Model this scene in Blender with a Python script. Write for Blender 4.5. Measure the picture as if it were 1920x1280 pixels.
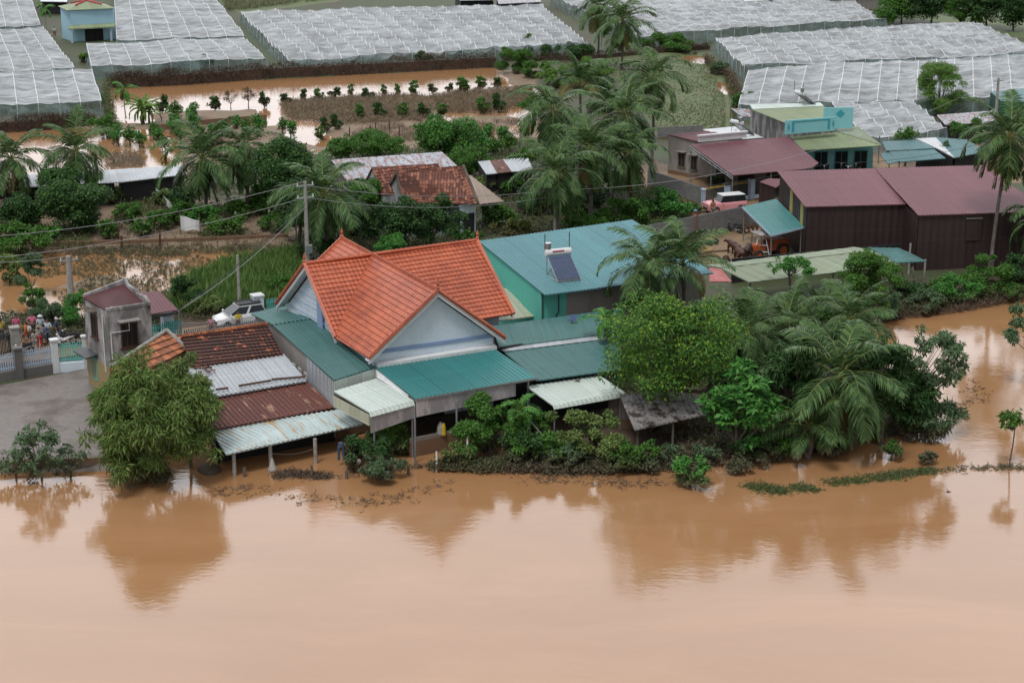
import bpy, bmesh, math, random
import numpy as np
from mathutils import Vector, Matrix
sc = bpy.context.scene
for o in list(bpy.data.objects): bpy.data.objects.remove(o, do_unlink=True)
COL = sc.collection
# ------------------------------------------------------------------ camera
CAMH, PITCH, FPX = 36.0, 16.86, 3300.0
cam = bpy.data.objects.new('camera', bpy.data.cameras.new('camera')); COL.objects.link(cam)
cam.location = (0, 0, CAMH); cam.rotation_euler = (math.radians(90-PITCH), 0, 0)
cam.data.sensor_width = 36; cam.data.lens = 36*FPX/1920
cam.data.clip_start = 1; cam.data.clip_end = 6000
sc.camera = cam
# ------------------------------------------------------------------ sky and sun (overcast)
SUN_EL, SUN_AZ = math.radians(62), math.radians(205)   # azimuth clockwise from +Y
w = bpy.data.worlds.new("World"); sc.world = w; w.use_nodes = True
nt = w.node_tree; nt.nodes.clear()
sky = nt.nodes.new('ShaderNodeTexSky'); sky.sky_type = 'NISHITA'; sky.sun_disc = False
sky.sun_elevation = SUN_EL; sky.sun_rotation = SUN_AZ
sky.air_density = 1.0; sky.dust_density = 6.0; sky.ozone_density = 1.0
hs = nt.nodes.new('ShaderNodeHueSaturation'); hs.inputs['Saturation'].default_value = 0.22
hs.inputs['Value'].default_value = 1.0
bg = nt.nodes.new('ShaderNodeBackground'); bg.inputs['Strength'].default_value = 0.15
wo = nt.nodes.new('ShaderNodeOutputWorld')
# thick cloud cover: brighter towards the far horizon, darker overhead and behind
tc = nt.nodes.new('ShaderNodeTexCoord'); sx = nt.nodes.new('ShaderNodeSeparateXYZ'); nt.links.new(tc.outputs['Generated'], sx.inputs[0])
def _mr(src, a, b, c=0., d=1.):
    n = nt.nodes.new('ShaderNodeMapRange'); n.interpolation_type = 'SMOOTHSTEP'; nt.links.new(src, n.inputs[0])
    for i, x in enumerate((a, b, c, d)): n.inputs[i+1].default_value = x
    return n.outputs[0]
def _m(op, a, b):
    n = nt.nodes.new('ShaderNodeMath'); n.operation = op
    for i, x in enumerate((a, b)):
        if isinstance(x, (int, float)): n.inputs[i].default_value = x
        else: nt.links.new(x, n.inputs[i])
    return n.outputs[0]
cn_ = nt.nodes.new('ShaderNodeTexNoise'); cn_.inputs['Scale'].default_value = 2.2; cn_.inputs['Detail'].default_value = 4; nt.links.new(tc.outputs['Generated'], cn_.inputs[0])
band = _m('MULTIPLY', _mr(sx.outputs[1], .1, .8), _mr(sx.outputs[2], .9, .45))
lum = _m('MULTIPLY', _m('ADD', _m('MULTIPLY', band, 8.5), 2.6), _m('ADD', _m('MULTIPLY', cn_.outputs[0], .5), .75))
cc = nt.nodes.new('ShaderNodeVectorMath'); cc.operation = 'SCALE'; cc.inputs[0].default_value = (.97, .99, 1.03); nt.links.new(lum, cc.inputs['Scale'])
mx = nt.nodes.new('ShaderNodeMix'); mx.data_type = 'RGBA'; mx.inputs[0].default_value = .8
nt.links.new(sky.outputs[0], hs.inputs['Color']); nt.links.new(hs.outputs[0], mx.inputs[6]); nt.links.new(cc.outputs[0], mx.inputs[7])
nt.links.new(mx.outputs[2], bg.inputs[0]); nt.links.new(bg.outputs[0], wo.inputs[0])
sl = bpy.data.lights.new('sun', 'SUN'); sl.energy = 1.25; sl.angle = math.radians(14); sl.color = (1, .97, .93)
so = bpy.data.objects.new('sun', sl); COL.objects.link(so)
sd = Vector((math.sin(SUN_AZ)*math.cos(SUN_EL), math.cos(SUN_AZ)*math.cos(SUN_EL), math.sin(SUN_EL)))
so.rotation_euler = sd.to_track_quat('Z', 'Y').to_euler(); so.location = (0, 0, 80)
sc.view_settings.view_transform = 'Standard'; sc.view_settings.look = 'None'
sc.view_settings.exposure = 0.30; sc.view_settings.gamma = 1.0
# ------------------------------------------------------------------ pixel -> place
_p = math.radians(PITCH)
FWD = Vector((0, math.cos(_p), -math.sin(_p))); UPV = Vector((0, math.sin(_p), math.cos(_p)))
def at(px, py, z=0.0):
    "point at height z that the photograph shows at (px, py)"
    d = FWD*FPX + Vector((1, 0, 0))*(px-960) - UPV*(py-640)
    return Vector((0, 0, CAMH)) + d*((z-CAMH)/d.z)
def on(px, py, P, deg):
    "point seen at (px, py) that lies in the vertical plane through P running in direction deg"
    d = FWD*FPX + Vector((1, 0, 0))*(px-960) - UPV*(py-640)
    n = Vector((-math.sin(math.radians(deg)), math.cos(math.radians(deg)), 0))
    t = (Vector(P) - Vector((0, 0, CAMH))).dot(n)/d.dot(n)
    return Vector((0, 0, CAMH)) + d*t
def pix(P):
    q = Vector(P)-Vector((0, 0, CAMH)); w_ = q.dot(FWD)
    return 960+FPX*q.x/w_, 640-FPX*q.dot(UPV)/w_
def ppm(py): return (py+360)/CAMH*1.0    # pixels per metre for something standing at ground row py
UA, VA = 30.3, 117.6
def dirv(deg): return Vector((math.cos(math.radians(deg)), math.sin(math.radians(deg)), 0))
U, V = dirv(UA), dirv(VA)
Z = Vector((0, 0, 1))
GZ = 0.3
# ------------------------------------------------------------------ mesh builder and object tree
OFF = {}
def setp(o, label=None, cat=None, group=None, kind=None):
    if label: o['label'] = label
    if cat: o['category'] = cat
    if group: o['group'] = group
    if kind: o['kind'] = kind
    return o
def thing(name, label, cat, loc=(0, 0, 0), group=None):
    o = bpy.data.objects.new(name, None); COL.objects.link(o); o.location = loc
    o.empty_display_size = .2
    OFF[o.name] = Vector(loc); return setp(o, label, cat, group)
class MB:
    def __init__(s): s.v = []; s.f = []; s.uv = []; s.m = []
    def face(s, pts, uv=None, m=0):
        b = len(s.v); s.v += [tuple(p) for p in pts]; s.f.append(tuple(range(b, b+len(pts))))
        s.uv += [tuple(q) for q in uv] if uv else [(0, 0)]*len(pts); s.m.append(m)
    def slab(s, pts, off, m=0, uvs=None):
        pts = [Vector(p) for p in pts]; off = Vector(off)
        n = Vector((0, 0, 0))
        for i in range(len(pts)): n += pts[i].cross(pts[(i+1) % len(pts)])
        if n.dot(off) > 0: pts = pts[::-1]
        q = [p+off for p in pts]
        def wuv(P):
            a = (pts[1]-pts[0]).normalized()
            return [((p-pts[0]).dot(a), p.z) for p in P]
        s.face(pts, wuv(pts), m); s.face(q[::-1], wuv(q[::-1]), m)
        for i in range(len(pts)):
            j = (i+1) % len(pts); L = (pts[j]-pts[i]).length
            P = [pts[i], q[i], q[j], pts[j]]
            s.face(P, [(0, P[0].z), (0, P[1].z), (L, P[2].z), (L, P[3].z)], m)
    def box(s, c, a, b, h, m=0):
        "centre of the bottom face, half vectors a and b, height vector h"
        c, a, b = Vector(c), Vector(a), Vector(b); h = Vector(h) if not isinstance(h, (int, float)) else Vector((0, 0, h))
        s.slab([c-a-b, c+a-b, c+a+b, c-a+b], h, m)
    def tube(s, pts, rads, n=8, m=0, cap=True):
        pts = [Vector(p) for p in pts]; rings = []
        if isinstance(rads, (int, float)): rads = [rads]*len(pts)
        prev = None
        for i, p in enumerate(pts):
            d = (pts[min(i+1, len(pts)-1)]-pts[max(i-1, 0)])
            if d.length < 1e-6: d = Z
            d.normalize()
            a = d.cross(Vector((0, 0, 1)) if abs(d.z) < .9 else Vector((1, 0, 0))) if prev is None else prev-d*prev.dot(d)
            a.normalize(); prev = a; b = d.cross(a)
            rings.append([p+(a*math.cos(2*math.pi*k/n)+b*math.sin(2*math.pi*k/n))*rads[i] for k in range(n)])
        base = len(s.v)
        for r in rings: s.v += [tuple(q) for q in r]
        for i in range(len(rings)-1):
            for k in range(n):
                k2 = (k+1) % n
                s.f.append((base+i*n+k, base+i*n+k2, base+(i+1)*n+k2, base+(i+1)*n+k)); s.m.append(m)
                s.uv += [(k/n, i), ((k+1)/n, i), ((k+1)/n, i+1), (k/n, i+1)]
        if cap:
            s.f.append(tuple(base+k for k in range(n))[::-1]); s.m.append(m); s.uv += [(0, 0)]*n
            s.f.append(tuple(base+(len(rings)-1)*n+k for k in range(n))); s.m.append(m); s.uv += [(0, 0)]*n
    def ball(s, c, r, n=8, k=6, m=0):
        c = Vector(c); r = Vector(r) if not isinstance(r, (int, float)) else Vector((r, r, r)); base = len(s.v)
        for i in range(1, k):
            a = math.pi*i/k
            for j in range(n):
                t = 2*math.pi*j/n; s.v.append((c.x+r.x*math.sin(a)*math.cos(t), c.y+r.y*math.sin(a)*math.sin(t), c.z+r.z*math.cos(a)))
        top = len(s.v); s.v.append((c.x, c.y, c.z+r.z)); s.v.append((c.x, c.y, c.z-r.z))
        def F(*q): s.f.append(q); s.m.append(m); s.uv.extend([(0, 0)]*len(q))
        for j in range(n):
            j2 = (j+1) % n
            F(top, base+j, base+j2)
            for i in range(k-2): F(base+i*n+j, base+(i+1)*n+j, base+(i+1)*n+j2, base+i*n+j2)
            F(top+1, base+(k-2)*n+j2, base+(k-2)*n+j)
    def build(s, name, mat, parent=None, label=None, smooth=False, local=False):
        me = bpy.data.meshes.new(name)
        off = Vector((0, 0, 0))
        if parent is not None and not local: off = OFF[parent.name]
        me.from_pydata([(x-off.x, y-off.y, z-off.z) for x, y, z in s.v], [], s.f)
        mats = mat if isinstance(mat, (list, tuple)) else [mat]
        for q in mats: me.materials.append(q)
        if len(mats) > 1: me.polygons.foreach_set('material_index', s.m)
        ul = me.uv_layers.new(name='UVMap'); ul.data.foreach_set('uv', np.array(s.uv, dtype=np.float32).ravel())
        if smooth: me.polygons.foreach_set('use_smooth', [True]*len(s.f))
        me.update()
        o = bpy.data.objects.new(name, me); COL.objects.link(o)
        if parent is not None: o.parent = parent
        OFF[o.name] = off
        if label: o['label'] = label
        return o
def copy_tree(root, loc, rotz=0, scale=1, label=None, group=None, cat=None):
    c = root.copy(); COL.objects.link(c); c.location = loc; c.rotation_euler = (0, 0, rotz)
    c.scale = (scale, scale, scale) if isinstance(scale, (int, float)) else scale
    if label: c['label'] = label
    if group: c['group'] = group
    if cat: c['category'] = cat
    def rec(a, b):
        for ch in list(a.children):
            d = ch.copy(); COL.objects.link(d); d.parent = b; rec(ch, d)
    rec(root, c); return c
def place(root, loc, rotz=0, scale=1, label=None, group=None):
    "first use moves the prototype itself, later uses copy it"
    if not root.get('_used'):
        root['_used'] = 1; root.location = loc; root.rotation_euler = (0, 0, rotz)
        root.scale = (scale, scale, scale) if isinstance(scale, (int, float)) else scale
        return setp(root, label, None, group)
    return copy_tree(root, loc, rotz, scale, label, group)
# ------------------------------------------------------------------ roofs with real ribs / courses
def clip(poly, c0, c1):
    "poly: list of (t, s, P); keep c0<=t<=c1"
    for sign, c in ((1, c0), (-1, -c1)):
        out = []
        for i in range(len(poly)):
            a, b = poly[i], poly[(i+1) % len(poly)]
            da, db = sign*a[0]-c, sign*b[0]-c
            if da >= 0: out.append(a)
            if (da >= 0) != (db >= 0):
                k = da/(da-db); out.append((a[0]+(b[0]-a[0])*k, a[1]+(b[1]-a[1])*k, a[2].lerp(b[2], k)))
        poly = out
        if len(poly) < 3: return []
    return poly
def poly_n(P):
    n = Vector((0, 0, 0))
    for i in range(len(P)): n += P[i].cross(P[(i+1) % len(P)])
    n.normalize(); return n if n.z > 0 else -n
def ribbed(mb, P, slope, pitch=.25, depth=.035, thick=.05, m=0):
    "corrugated sheet: ribs run along vector slope"
    P = [Vector(p) for p in P]; n = poly_n(P); s = (slope-n*slope.dot(n)).normalized(); u = s.cross(n)
    o = P[0]; poly = [((p-o).dot(u), (p-o).dot(s), p) for p in P]
    prof = [(0, 0), (.4, 0), (.5, 1), (.9, 1)]
    t0, t1 = min(q[0] for q in poly), max(q[0] for q in poly)
    k = math.floor(t0/pitch)
    bps = []
    while k*pitch < t1:
        bps += [((k+a)*pitch, h*depth) for a, h in prof]; k += 1
    bps.append((k*pitch, 0)); 
    for (a, ha), (b, hb) in zip(bps, bps[1:]):
        c = clip(poly, a, b)
        if len(c) < 3: continue
        pts = [p+n*(ha+(hb-ha)*((t-a)/(b-a))) for t, _, p in c]
        nn = (pts[1]-pts[0]).cross(pts[2]-pts[0])
        uv = [(t, q) for t, q, _ in c]
        if nn.dot(n) < 0: pts.reverse(); uv.reverse()
        mb.face(pts, uv, m)
    mb.slab([p-n*.012 for p in P], -n*thick, m)
def courses(mb, P, slope, step=.33, lift=.045, thick=.08, m=0):
    "tile roof: rows of tiles overlap down along vector slope"
    P = [Vector(p) for p in P]; n = poly_n(P); s = (slope-n*slope.dot(n)).normalized(); u = s.cross(n)
    o = P[0]; poly = [((p-o).dot(s), (p-o).dot(u), p) for p in P]
    t0, t1 = min(q[0] for q in poly), max(q[0] for q in poly); k = math.floor(t0/step)
    while k*step < t1:
        a, b = k*step, (k+1)*step; k += 1
        c = clip(poly, a, b)
        if len(c) < 3: continue
        pts = [p+n*(lift*(t-a)/step) for t, _, p in c]; uv = [(q, t) for t, q, _ in c]
        nn = (pts[1]-pts[0]).cross(pts[2]-pts[0])
        if nn.dot(n) < 0: pts.reverse(); uv.reverse()
        mb.face(pts, uv, m)
        low = [(q, p) for t, q, p in c if abs(t-b) < 1e-4]
        if len(low) >= 2:
            low.sort(key=lambda e: e[0]); A, B = low[0][1], low[-1][1]
            mb.face([A+n*lift, B+n*lift, B-n*.02, A-n*.02], [(low[0][0], b), (low[-1][0], b), (low[-1][0], b), (low[0][0], b)], m)
    mb.slab([p-n*.02 for p in P], -n*thick, m)
def prism(mb, foot, z0, ztops, m=0):
    "walls round a footprint with a top height for each corner"
    foot = [Vector(p) for p in foot]
    if isinstance(ztops, (int, float)): ztops = [ztops]*len(foot)
    area = sum(foot[i].x*foot[(i+1) % len(foot)].y-foot[(i+1) % len(foot)].x*foot[i].y for i in range(len(foot)))
    if area < 0: foot = foot[::-1]; ztops = list(ztops)[::-1]
    d = 0
    for i in range(len(foot)):
        j = (i+1) % len(foot); a, b = foot[i], foot[j]; L = (b-a).length
        mb.face([(a.x, a.y, z0), (b.x, b.y, z0), (b.x, b.y, ztops[j]), (a.x, a.y, ztops[i])],
                [(d, z0), (d+L, z0), (d+L, ztops[j]), (d, ztops[i])], m); d += L
    mb.face([(p.x, p.y, z) for p, z in zip(foot, ztops)], None, m)
def opening(parent, P, along, w_, h, nrm, frame, pane, sill=True, mull=1, name='window'):
    "window or door: P = bottom centre on the wall face"
    a = along.normalized(); n = nrm.normalized(); mb = MB(); t = .07
    def bar(c, l, hh, dep=.06): mb.slab([c-a*l/2, c+a*l/2, c+a*l/2+Z*hh, c-a*l/2+Z*hh], n*dep)
    bar(P, w_+2*t, t); bar(P+Z*(h-t), w_+2*t, t)
    for s in (-1, 1): bar(P+a*s*(w_/2+t/2)+Z*t, t, h-2*t)
    for k in range(mull): bar(P+a*(w_*((k+1)/(mull+1)-.5))+Z*t, .05, h-2*t, .05)
    f = mb.build(name, frame, parent)
    g = MB(); g.slab([P-a*w_/2+Z*t, P+a*w_/2+Z*t, P+a*w_/2+Z*(h-t), P-a*w_/2+Z*(h-t)], n*.015); 
    OFF[f.name] = OFF[parent.name]; g.build('pane', pane, f)
    if sill:
        q = MB(); q.slab([P-a*(w_/2+.15)-Z*.1, P+a*(w_/2+.15)-Z*.1, P+a*(w_/2+.15)-Z*.002, P-a*(w_/2+.15)-Z*.002], n*.12); q.build('sill', frame, f)
    return f
# ------------------------------------------------------------------ materials
def mat(name): m = bpy.data.materials.new(name); m.use_nodes = True; return m, m.node_tree, m.node_tree.nodes['Principled BSDF']
def N(nt, t, **kw):
    n = nt.nodes.new(t)
    for k, v in kw.items():
        if hasattr(n, k): setattr(n, k, v)
    return n
def noise(nt, vec, scale, det=4, rough=.6):
    n = N(nt, 'ShaderNodeTexNoise'); n.inputs['Scale'].default_value = scale; n.inputs['Detail'].default_value = det; n.inputs['Roughness'].default_value = rough
    if vec is not None: nt.links.new(vec, n.inputs['Vector'])
    return n
def ramp(nt, fac, stops):
    r = N(nt, 'ShaderNodeValToRGB'); cr = r.color_ramp
    while len(cr.elements) < len(stops): cr.elements.new(.5)
    for e, (p, c) in zip(cr.elements, stops): e.position = p; e.color = (*c, 1) if len(c) == 3 else c
    nt.links.new(fac, r.inputs[0]); return r
def mix(nt, fac, a, b, mode='MIX'):
    n = N(nt, 'ShaderNodeMix'); n.data_type = 'RGBA'; n.blend_type = mode
    if isinstance(fac, (int, float)): n.inputs[0].default_value = fac
    else: nt.links.new(fac, n.inputs[0])
    for i, c in ((6, a), (7, b)):
        if isinstance(c, tuple): n.inputs[i].default_value = (*c[:3], 1)
        else: nt.links.new(c, n.inputs[i])
    return n.outputs[2]
def math_(nt, op, a, b=None, c=None):
    n = N(nt, 'ShaderNodeMath', operation=op)
    for i, x in enumerate((a, b, c)):
        if x is None: continue
        if isinstance(x, (int, float)): n.inputs[i].default_value = x
        else: nt.links.new(x, n.inputs[i])
    return n.outputs[0]
def bump(nt, h, b, strength=.3, dist=.02):
    n = N(nt, 'ShaderNodeBump'); n.inputs['Strength'].default_value = strength; n.inputs['Distance'].default_value = dist
    nt.links.new(h, n.inputs['Height']); nt.links.new(n.outputs[0], b.inputs['Normal']); return n
def coords(nt, kind='Object'):
    return N(nt, 'ShaderNodeTexCoord').outputs[kind]
def scaled(nt, vec, s):
    m = N(nt, 'ShaderNodeMapping'); m.inputs['Scale'].default_value = s; nt.links.new(vec, m.inputs[0]); return m.outputs[0]
def worldpos(nt): return N(nt, 'ShaderNodeNewGeometry').outputs['Position']
def M_plain(name, c, rough=.6, var=.25, scale=1.5, c2=None, metal=0, bstr=.15, fine=12):
    m, nt, b = mat(name); v = worldpos(nt)
    n = noise(nt, v, scale); n2 = noise(nt, v, fine, 3)
    c2 = c2 or tuple(x*(1-var*1.6) for x in c)
    r = ramp(nt, n.outputs[0], [(.3, c2), (.6, c), (.85, tuple(min(1, x*(1+var*.5)) for x in c))])
    k = mix(nt, n2.outputs[0], tuple((.72,)*3), (1.12, 1.12, 1.12)); 
    col = mix(nt, 1.0, r.outputs[0], k, 'MULTIPLY')
    nt.links.new(col, b.inputs['Base Color']); b.inputs['Roughness'].default_value = rough; b.inputs['Metallic'].default_value = metal
    bump(nt, n2.outputs[0], b, bstr); return m
def M_sheet(name, c, rust=(.16, .055, .03), rustamt=.0, streak=.25, rough=.42, joint=1.0, c2=None, blotch=0, spot=0):
    "painted or bare roofing sheet; uv.x across the ribs, uv.y down the slope"
    m, nt, b = mat(name); uv = coords(nt, 'UV'); wp = worldpos(nt)
    st = noise(nt, scaled(nt, uv, (3.5, .22, 1)), 1, 4, .65)
    big = noise(nt, wp, .35, 3)
    c2 = c2 or tuple(x*.62 for x in c)
    k1 = mix(nt, ramp(nt, st.outputs[0], [(.3, (0,)*3), (.75, (1,)*3)]).outputs[0], c, tuple(min(1, x*(1-streak)+.02) for x in c))
    k2 = mix(nt, ramp(nt, big.outputs[0], [(.35, (0,)*3), (.75, (1,)*3)]).outputs[0], k1, c2)
    k2 = mix(nt, .45, k1, k2)
    # per sheet shade, about one sheet a metre
    sp = N(nt, 'ShaderNodeSeparateXYZ'); nt.links.new(uv, sp.inputs[0])
    fl = math_(nt, 'FLOOR', math_(nt, 'MULTIPLY', sp.outputs[0], joint)); wn = N(nt, 'ShaderNodeTexWhiteNoise', noise_dimensions='1D'); nt.links.new(fl, wn.inputs['W'])
    g = math_(nt, 'MULTIPLY_ADD', wn.outputs[0], .2, .89)
    cb = N(nt, 'ShaderNodeCombineColor')
    for i in range(3): nt.links.new(g, cb.inputs[i])
    k3 = mix(nt, 1.0, k2, cb.outputs[0], 'MULTIPLY')
    fr = math_(nt, 'FRACT', math_(nt, 'MULTIPLY', sp.outputs[0], joint)); edge = math_(nt, 'LESS_THAN', fr, .045)
    k3 = mix(nt, math_(nt, 'MULTIPLY', edge, .45), k3, tuple(x*.35 for x in c))
    fy = math_(nt, 'FRACT', math_(nt, 'MULTIPLY', sp.outputs[1], .37)); ey = math_(nt, 'LESS_THAN', fy, .018)
    k3 = mix(nt, math_(nt, 'MULTIPLY', ey, .35), k3, tuple(min(1, x*1.5+.05) for x in c))
    if rustamt:
        rn = noise(nt, scaled(nt, uv, (2.2, .5, 1)), 1.2, 6, .7)
        rr = ramp(nt, rn.outputs[0], [(.62-rustamt*.35, (0,)*3), (.68-rustamt*.3, (1,)*3)])
        k3 = mix(nt, rr.outputs[0], k3, rust)
    if blotch:
        rn = noise(nt, wp, 1.6, 6, .75); rr = ramp(nt, rn.outputs[0], [(.5, (0,)*3), (.56, (1,)*3)])
        k3 = mix(nt, math_(nt, 'MULTIPLY', rr.outputs[0], blotch), k3, (.035, .022, .018))
    if spot:
        rn = noise(nt, wp, 9, 1, .5); rr = ramp(nt, rn.outputs[0], [(.72, (0,)*3), (.74, (1,)*3)])
        k3 = mix(nt, math_(nt, 'MULTIPLY', rr.outputs[0], spot), k3, (.05, .03, .025))
    nt.links.new(k3, b.inputs['Base Color']); b.inputs['Roughness'].default_value = rough
    fn = noise(nt, wp, 3, 3); bump(nt, fn.outputs[0], b, .15, .03); return m
def M_tile(name, c, dark, alt=None, altamt=0, w_=.3, step=.33, rough=.6, moss=None):
    m, nt, b = mat(name); uv = coords(nt, 'UV')
    sp = N(nt, 'ShaderNodeSeparateXYZ'); nt.links.new(uv, sp.inputs[0])
    fx = math_(nt, 'FLOOR', math_(nt, 'DIVIDE', sp.outputs[0], w_)); fy = math_(nt, 'FLOOR', math_(nt, 'DIVIDE', sp.outputs[1], step))
    cv = N(nt, 'ShaderNodeCombineXYZ'); nt.links.new(fx, cv.inputs[0]); nt.links.new(fy, cv.inputs[1])
    wn = N(nt, 'ShaderNodeTexWhiteNoise', noise_dimensions='3D'); nt.links.new(cv.outputs[0], wn.inputs['Vector'])
    k = ramp(nt, wn.outputs[0], [(0, tuple(x*.86 for x in c)), (.5, c), (1, tuple(min(1, x*1.12) for x in c))]).outputs[0]
    wp = worldpos(nt); big = noise(nt, wp, .55, 5, .7)
    k = mix(nt, ramp(nt, big.outputs[0], [(.42, (0,)*3), (.72, (1,)*3)]).outputs[0], k, dark)
    if alt:
        n2 = noise(nt, wp, 1.1, 2); v = math_(nt, 'ADD', math_(nt, 'MULTIPLY', wn.outputs[0], .35), n2.outputs[0])
        rr = ramp(nt, v, [(.98-altamt*.5, (0,)*3), (1.0-altamt*.5, (1,)*3)]); k = mix(nt, rr.outputs[0], k, alt)
    # dark joints between tiles (open gaps), across and along
    fr = math_(nt, 'FRACT', math_(nt, 'DIVIDE', sp.outputs[0], w_)); j = math_(nt, 'LESS_THAN', fr, .12)
    fr2 = math_(nt, 'FRACT', math_(nt, 'DIVIDE', sp.outputs[1], step)); j2 = math_(nt, 'GREATER_THAN', fr2, .86)
    k = mix(nt, math_(nt, 'MULTIPLY', j, .35), k, dark); k = mix(nt, math_(nt, 'MULTIPLY', j2, .6), k, tuple(x*.45 for x in dark))
    nt.links.new(k, b.inputs['Base Color']); b.inputs['Roughness'].default_value = rough
    sw = math_(nt, 'SINE', math_(nt, 'MULTIPLY', sp.outputs[0], 2*math.pi/w_)); bump(nt, sw, b, .8, .03); return m
def M_wall(name, c, stain=(.12, .11, .1), amt=.5, rough=.85, block=None, low=None, sharp=.08):
    m, nt, b = mat(name); wp = worldpos(nt)
    v = scaled(nt, wp, (1, 1, .35)); n = noise(nt, v, 1.1, 6, .7); f = noise(nt, wp, 9, 4)
    k = mix(nt, ramp(nt, n.outputs[0], [(.5-.1*amt, (0,)*3), (.5-.1*amt+sharp+.12, (1,)*3)]).outputs[0], c, stain)
    k = mix(nt, amt, c, k)
    k = mix(nt, 1.0, k, mix(nt, f.outputs[0], (.78,)*3, (1.12,)*3), 'MULTIPLY')
    if low:   # muddy foot of the wall: dirt left by the flood
        s = N(nt, 'ShaderNodeSeparateXYZ'); nt.links.new(wp, s.inputs[0]); h = math_(nt, 'ADD', s.outputs[2], math_(nt, 'MULTIPLY', n.outputs[0], .5))
        k = mix(nt, math_(nt, 'LESS_THAN', h, low), k, (.17, .10, .06))
    if block:
        br = N(nt, 'ShaderNodeTexBrick'); nt.links.new(coords(nt, 'UV'), br.inputs['Vector']); br.inputs['Scale'].default_value = 1
        br.inputs['Brick Width'].default_value = block; br.inputs['Row Height'].default_value = block/2; br.inputs['Mortar Size'].default_value = .015
        br.inputs['Color1'].default_value = (.85,)*3+(1,); br.inputs['Color2'].default_value = (1.1,)*3+(1,); br.inputs['Mortar'].default_value = (.5,)*3+(1,)
        k = mix(nt, 1.0, k, br.outputs[0], 'MULTIPLY')
    nt.links.new(k, b.inputs['Base Color']); b.inputs['Roughness'].default_value = rough; bump(nt, f.outputs[0], b, .3, .02); return m
def M_leaf(name, c, c2, rough=.5, trans=.22, mud=1.0, amt=.85):
    "leaf: shade varies leaf by leaf; coated with dried mud near the flood line"
    m, nt, b = mat(name); g = N(nt, 'ShaderNodeNewGeometry')
    c, c2 = tuple(x*1.15 for x in c), tuple(x*1.15 for x in c2)
    k = mix(nt, g.outputs['Random Per Island'], c, c2)
    s = N(nt, 'ShaderNodeSeparateXYZ'); nt.links.new(g.outputs['Position'], s.inputs[0])
    if mud:
        n = noise(nt, g.outputs['Position'], .9, 3); h = math_(nt, 'MULTIPLY_ADD', n.outputs[0], 1.2, -.6); h = math_(nt, 'ADD', h, s.outputs[2])
        mr = N(nt, 'ShaderNodeMapRange'); nt.links.new(h, mr.inputs[0]); mr.inputs[1].default_value = mud*1.25; mr.inputs[2].default_value = mud*.45; mr.inputs[3].default_value = 0; mr.inputs[4].default_value = amt
        k = mix(nt, mr.outputs[0], k, (.13, .10, .07))
    nt.links.new(k, b.inputs['Base Color']); b.inputs['Roughness'].default_value = rough
    b.inputs['Specular IOR Level'].default_value = .14
    t = N(nt, 'ShaderNodeBsdfTranslucent'); nt.links.new(mix(nt, .5, k, (.07, .16, .035)), t.inputs[0])
    ms = N(nt, 'ShaderNodeMixShader'); ms.inputs[0].default_value = trans; nt.links.new(b.outputs[0], ms.inputs[1]); nt.links.new(t.outputs[0], ms.inputs[2])
    nt.links.new(ms.outputs[0], nt.nodes['Material Output'].inputs[0]); return m
def M_water():
    m, nt, b = mat('flood_water'); wp = worldpos(nt)
    a = noise(nt, scaled(nt, wp, (.035, .12, 1)), 1.3, 8, .62); a.inputs['Distortion'].default_value = .6
    k = ramp(nt, a.outputs[0], [(.3, (.34, .175, .078)), (.5, (.37, .195, .090)), (.7, (.42, .225, .110))])
    nt.links.new(k.outputs[0], b.inputs['Base Color']); b.inputs['Roughness'].default_value = .07; b.inputs['IOR'].default_value = 1.7
    r1 = noise(nt, scaled(nt, wp, (1.0, 1.5, 1)), 1.9, 4, .6); r2 = noise(nt, scaled(nt, wp, (.2, .5, 1)), 1, 4, .6)
    h = math_(nt, 'ADD', math_(nt, 'MULTIPLY', r1.outputs[0], .42), r2.outputs[0])
    rr = N(nt, 'ShaderNodeMapRange'); nt.links.new(a.outputs[0], rr.inputs[0]); rr.inputs[1].default_value = .35; rr.inputs[2].default_value = .65; rr.inputs[3].default_value = .05; rr.inputs[4].default_value = .08; nt.links.new(rr.outputs[0], b.inputs['Roughness'])
    r3 = noise(nt, scaled(nt, wp, (.8, 1.2, 1)), 6, 3, .6); h = math_(nt, 'ADD', h, math_(nt, 'MULTIPLY', r3.outputs[0], .10))
    bump(nt, h, b, .30, .05); return m
def M_net(name, c, trans=.25):
    m, nt, b = mat(name); wp = worldpos(nt); uv = coords(nt, 'UV')
    n = noise(nt, scaled(nt, wp, (.10, .5, 1)), 1.1, 5, .6)
    k = ramp(nt, n.outputs[0], [(.3, tuple(x*.74 for x in c)), (.5, tuple(x*1.0 for x in c)), (.6, tuple(min(1, x*1.22) for x in c)), (.75, tuple(min(1, x*1.3) for x in c))])
    nt.links.new(k.outputs[0], b.inputs['Base Color']); b.inputs['Roughness'].default_value = .8
    t = N(nt, 'ShaderNodeBsdfTransparent'); ms = N(nt, 'ShaderNodeMixShader')
    n3 = noise(nt, scaled(nt, uv, (.4, 1.0, 1)), .9, 3)
    mr = N(nt, 'ShaderNodeMapRange'); nt.links.new(n3.outputs[0], mr.inputs[0]); mr.inputs[1].default_value = .35; mr.inputs[2].default_value = .7; mr.inputs[3].default_value = trans*.5; mr.inputs[4].default_value = trans*1.5
    nt.links.new(mr.outputs[0], ms.inputs[0]); nt.links.new(b.outputs[0], ms.inputs[1]); nt.links.new(t.outputs[0], ms.inputs[2])
    nt.links.new(ms.outputs[0], nt.nodes['Material Output'].inputs[0]); return m
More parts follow.
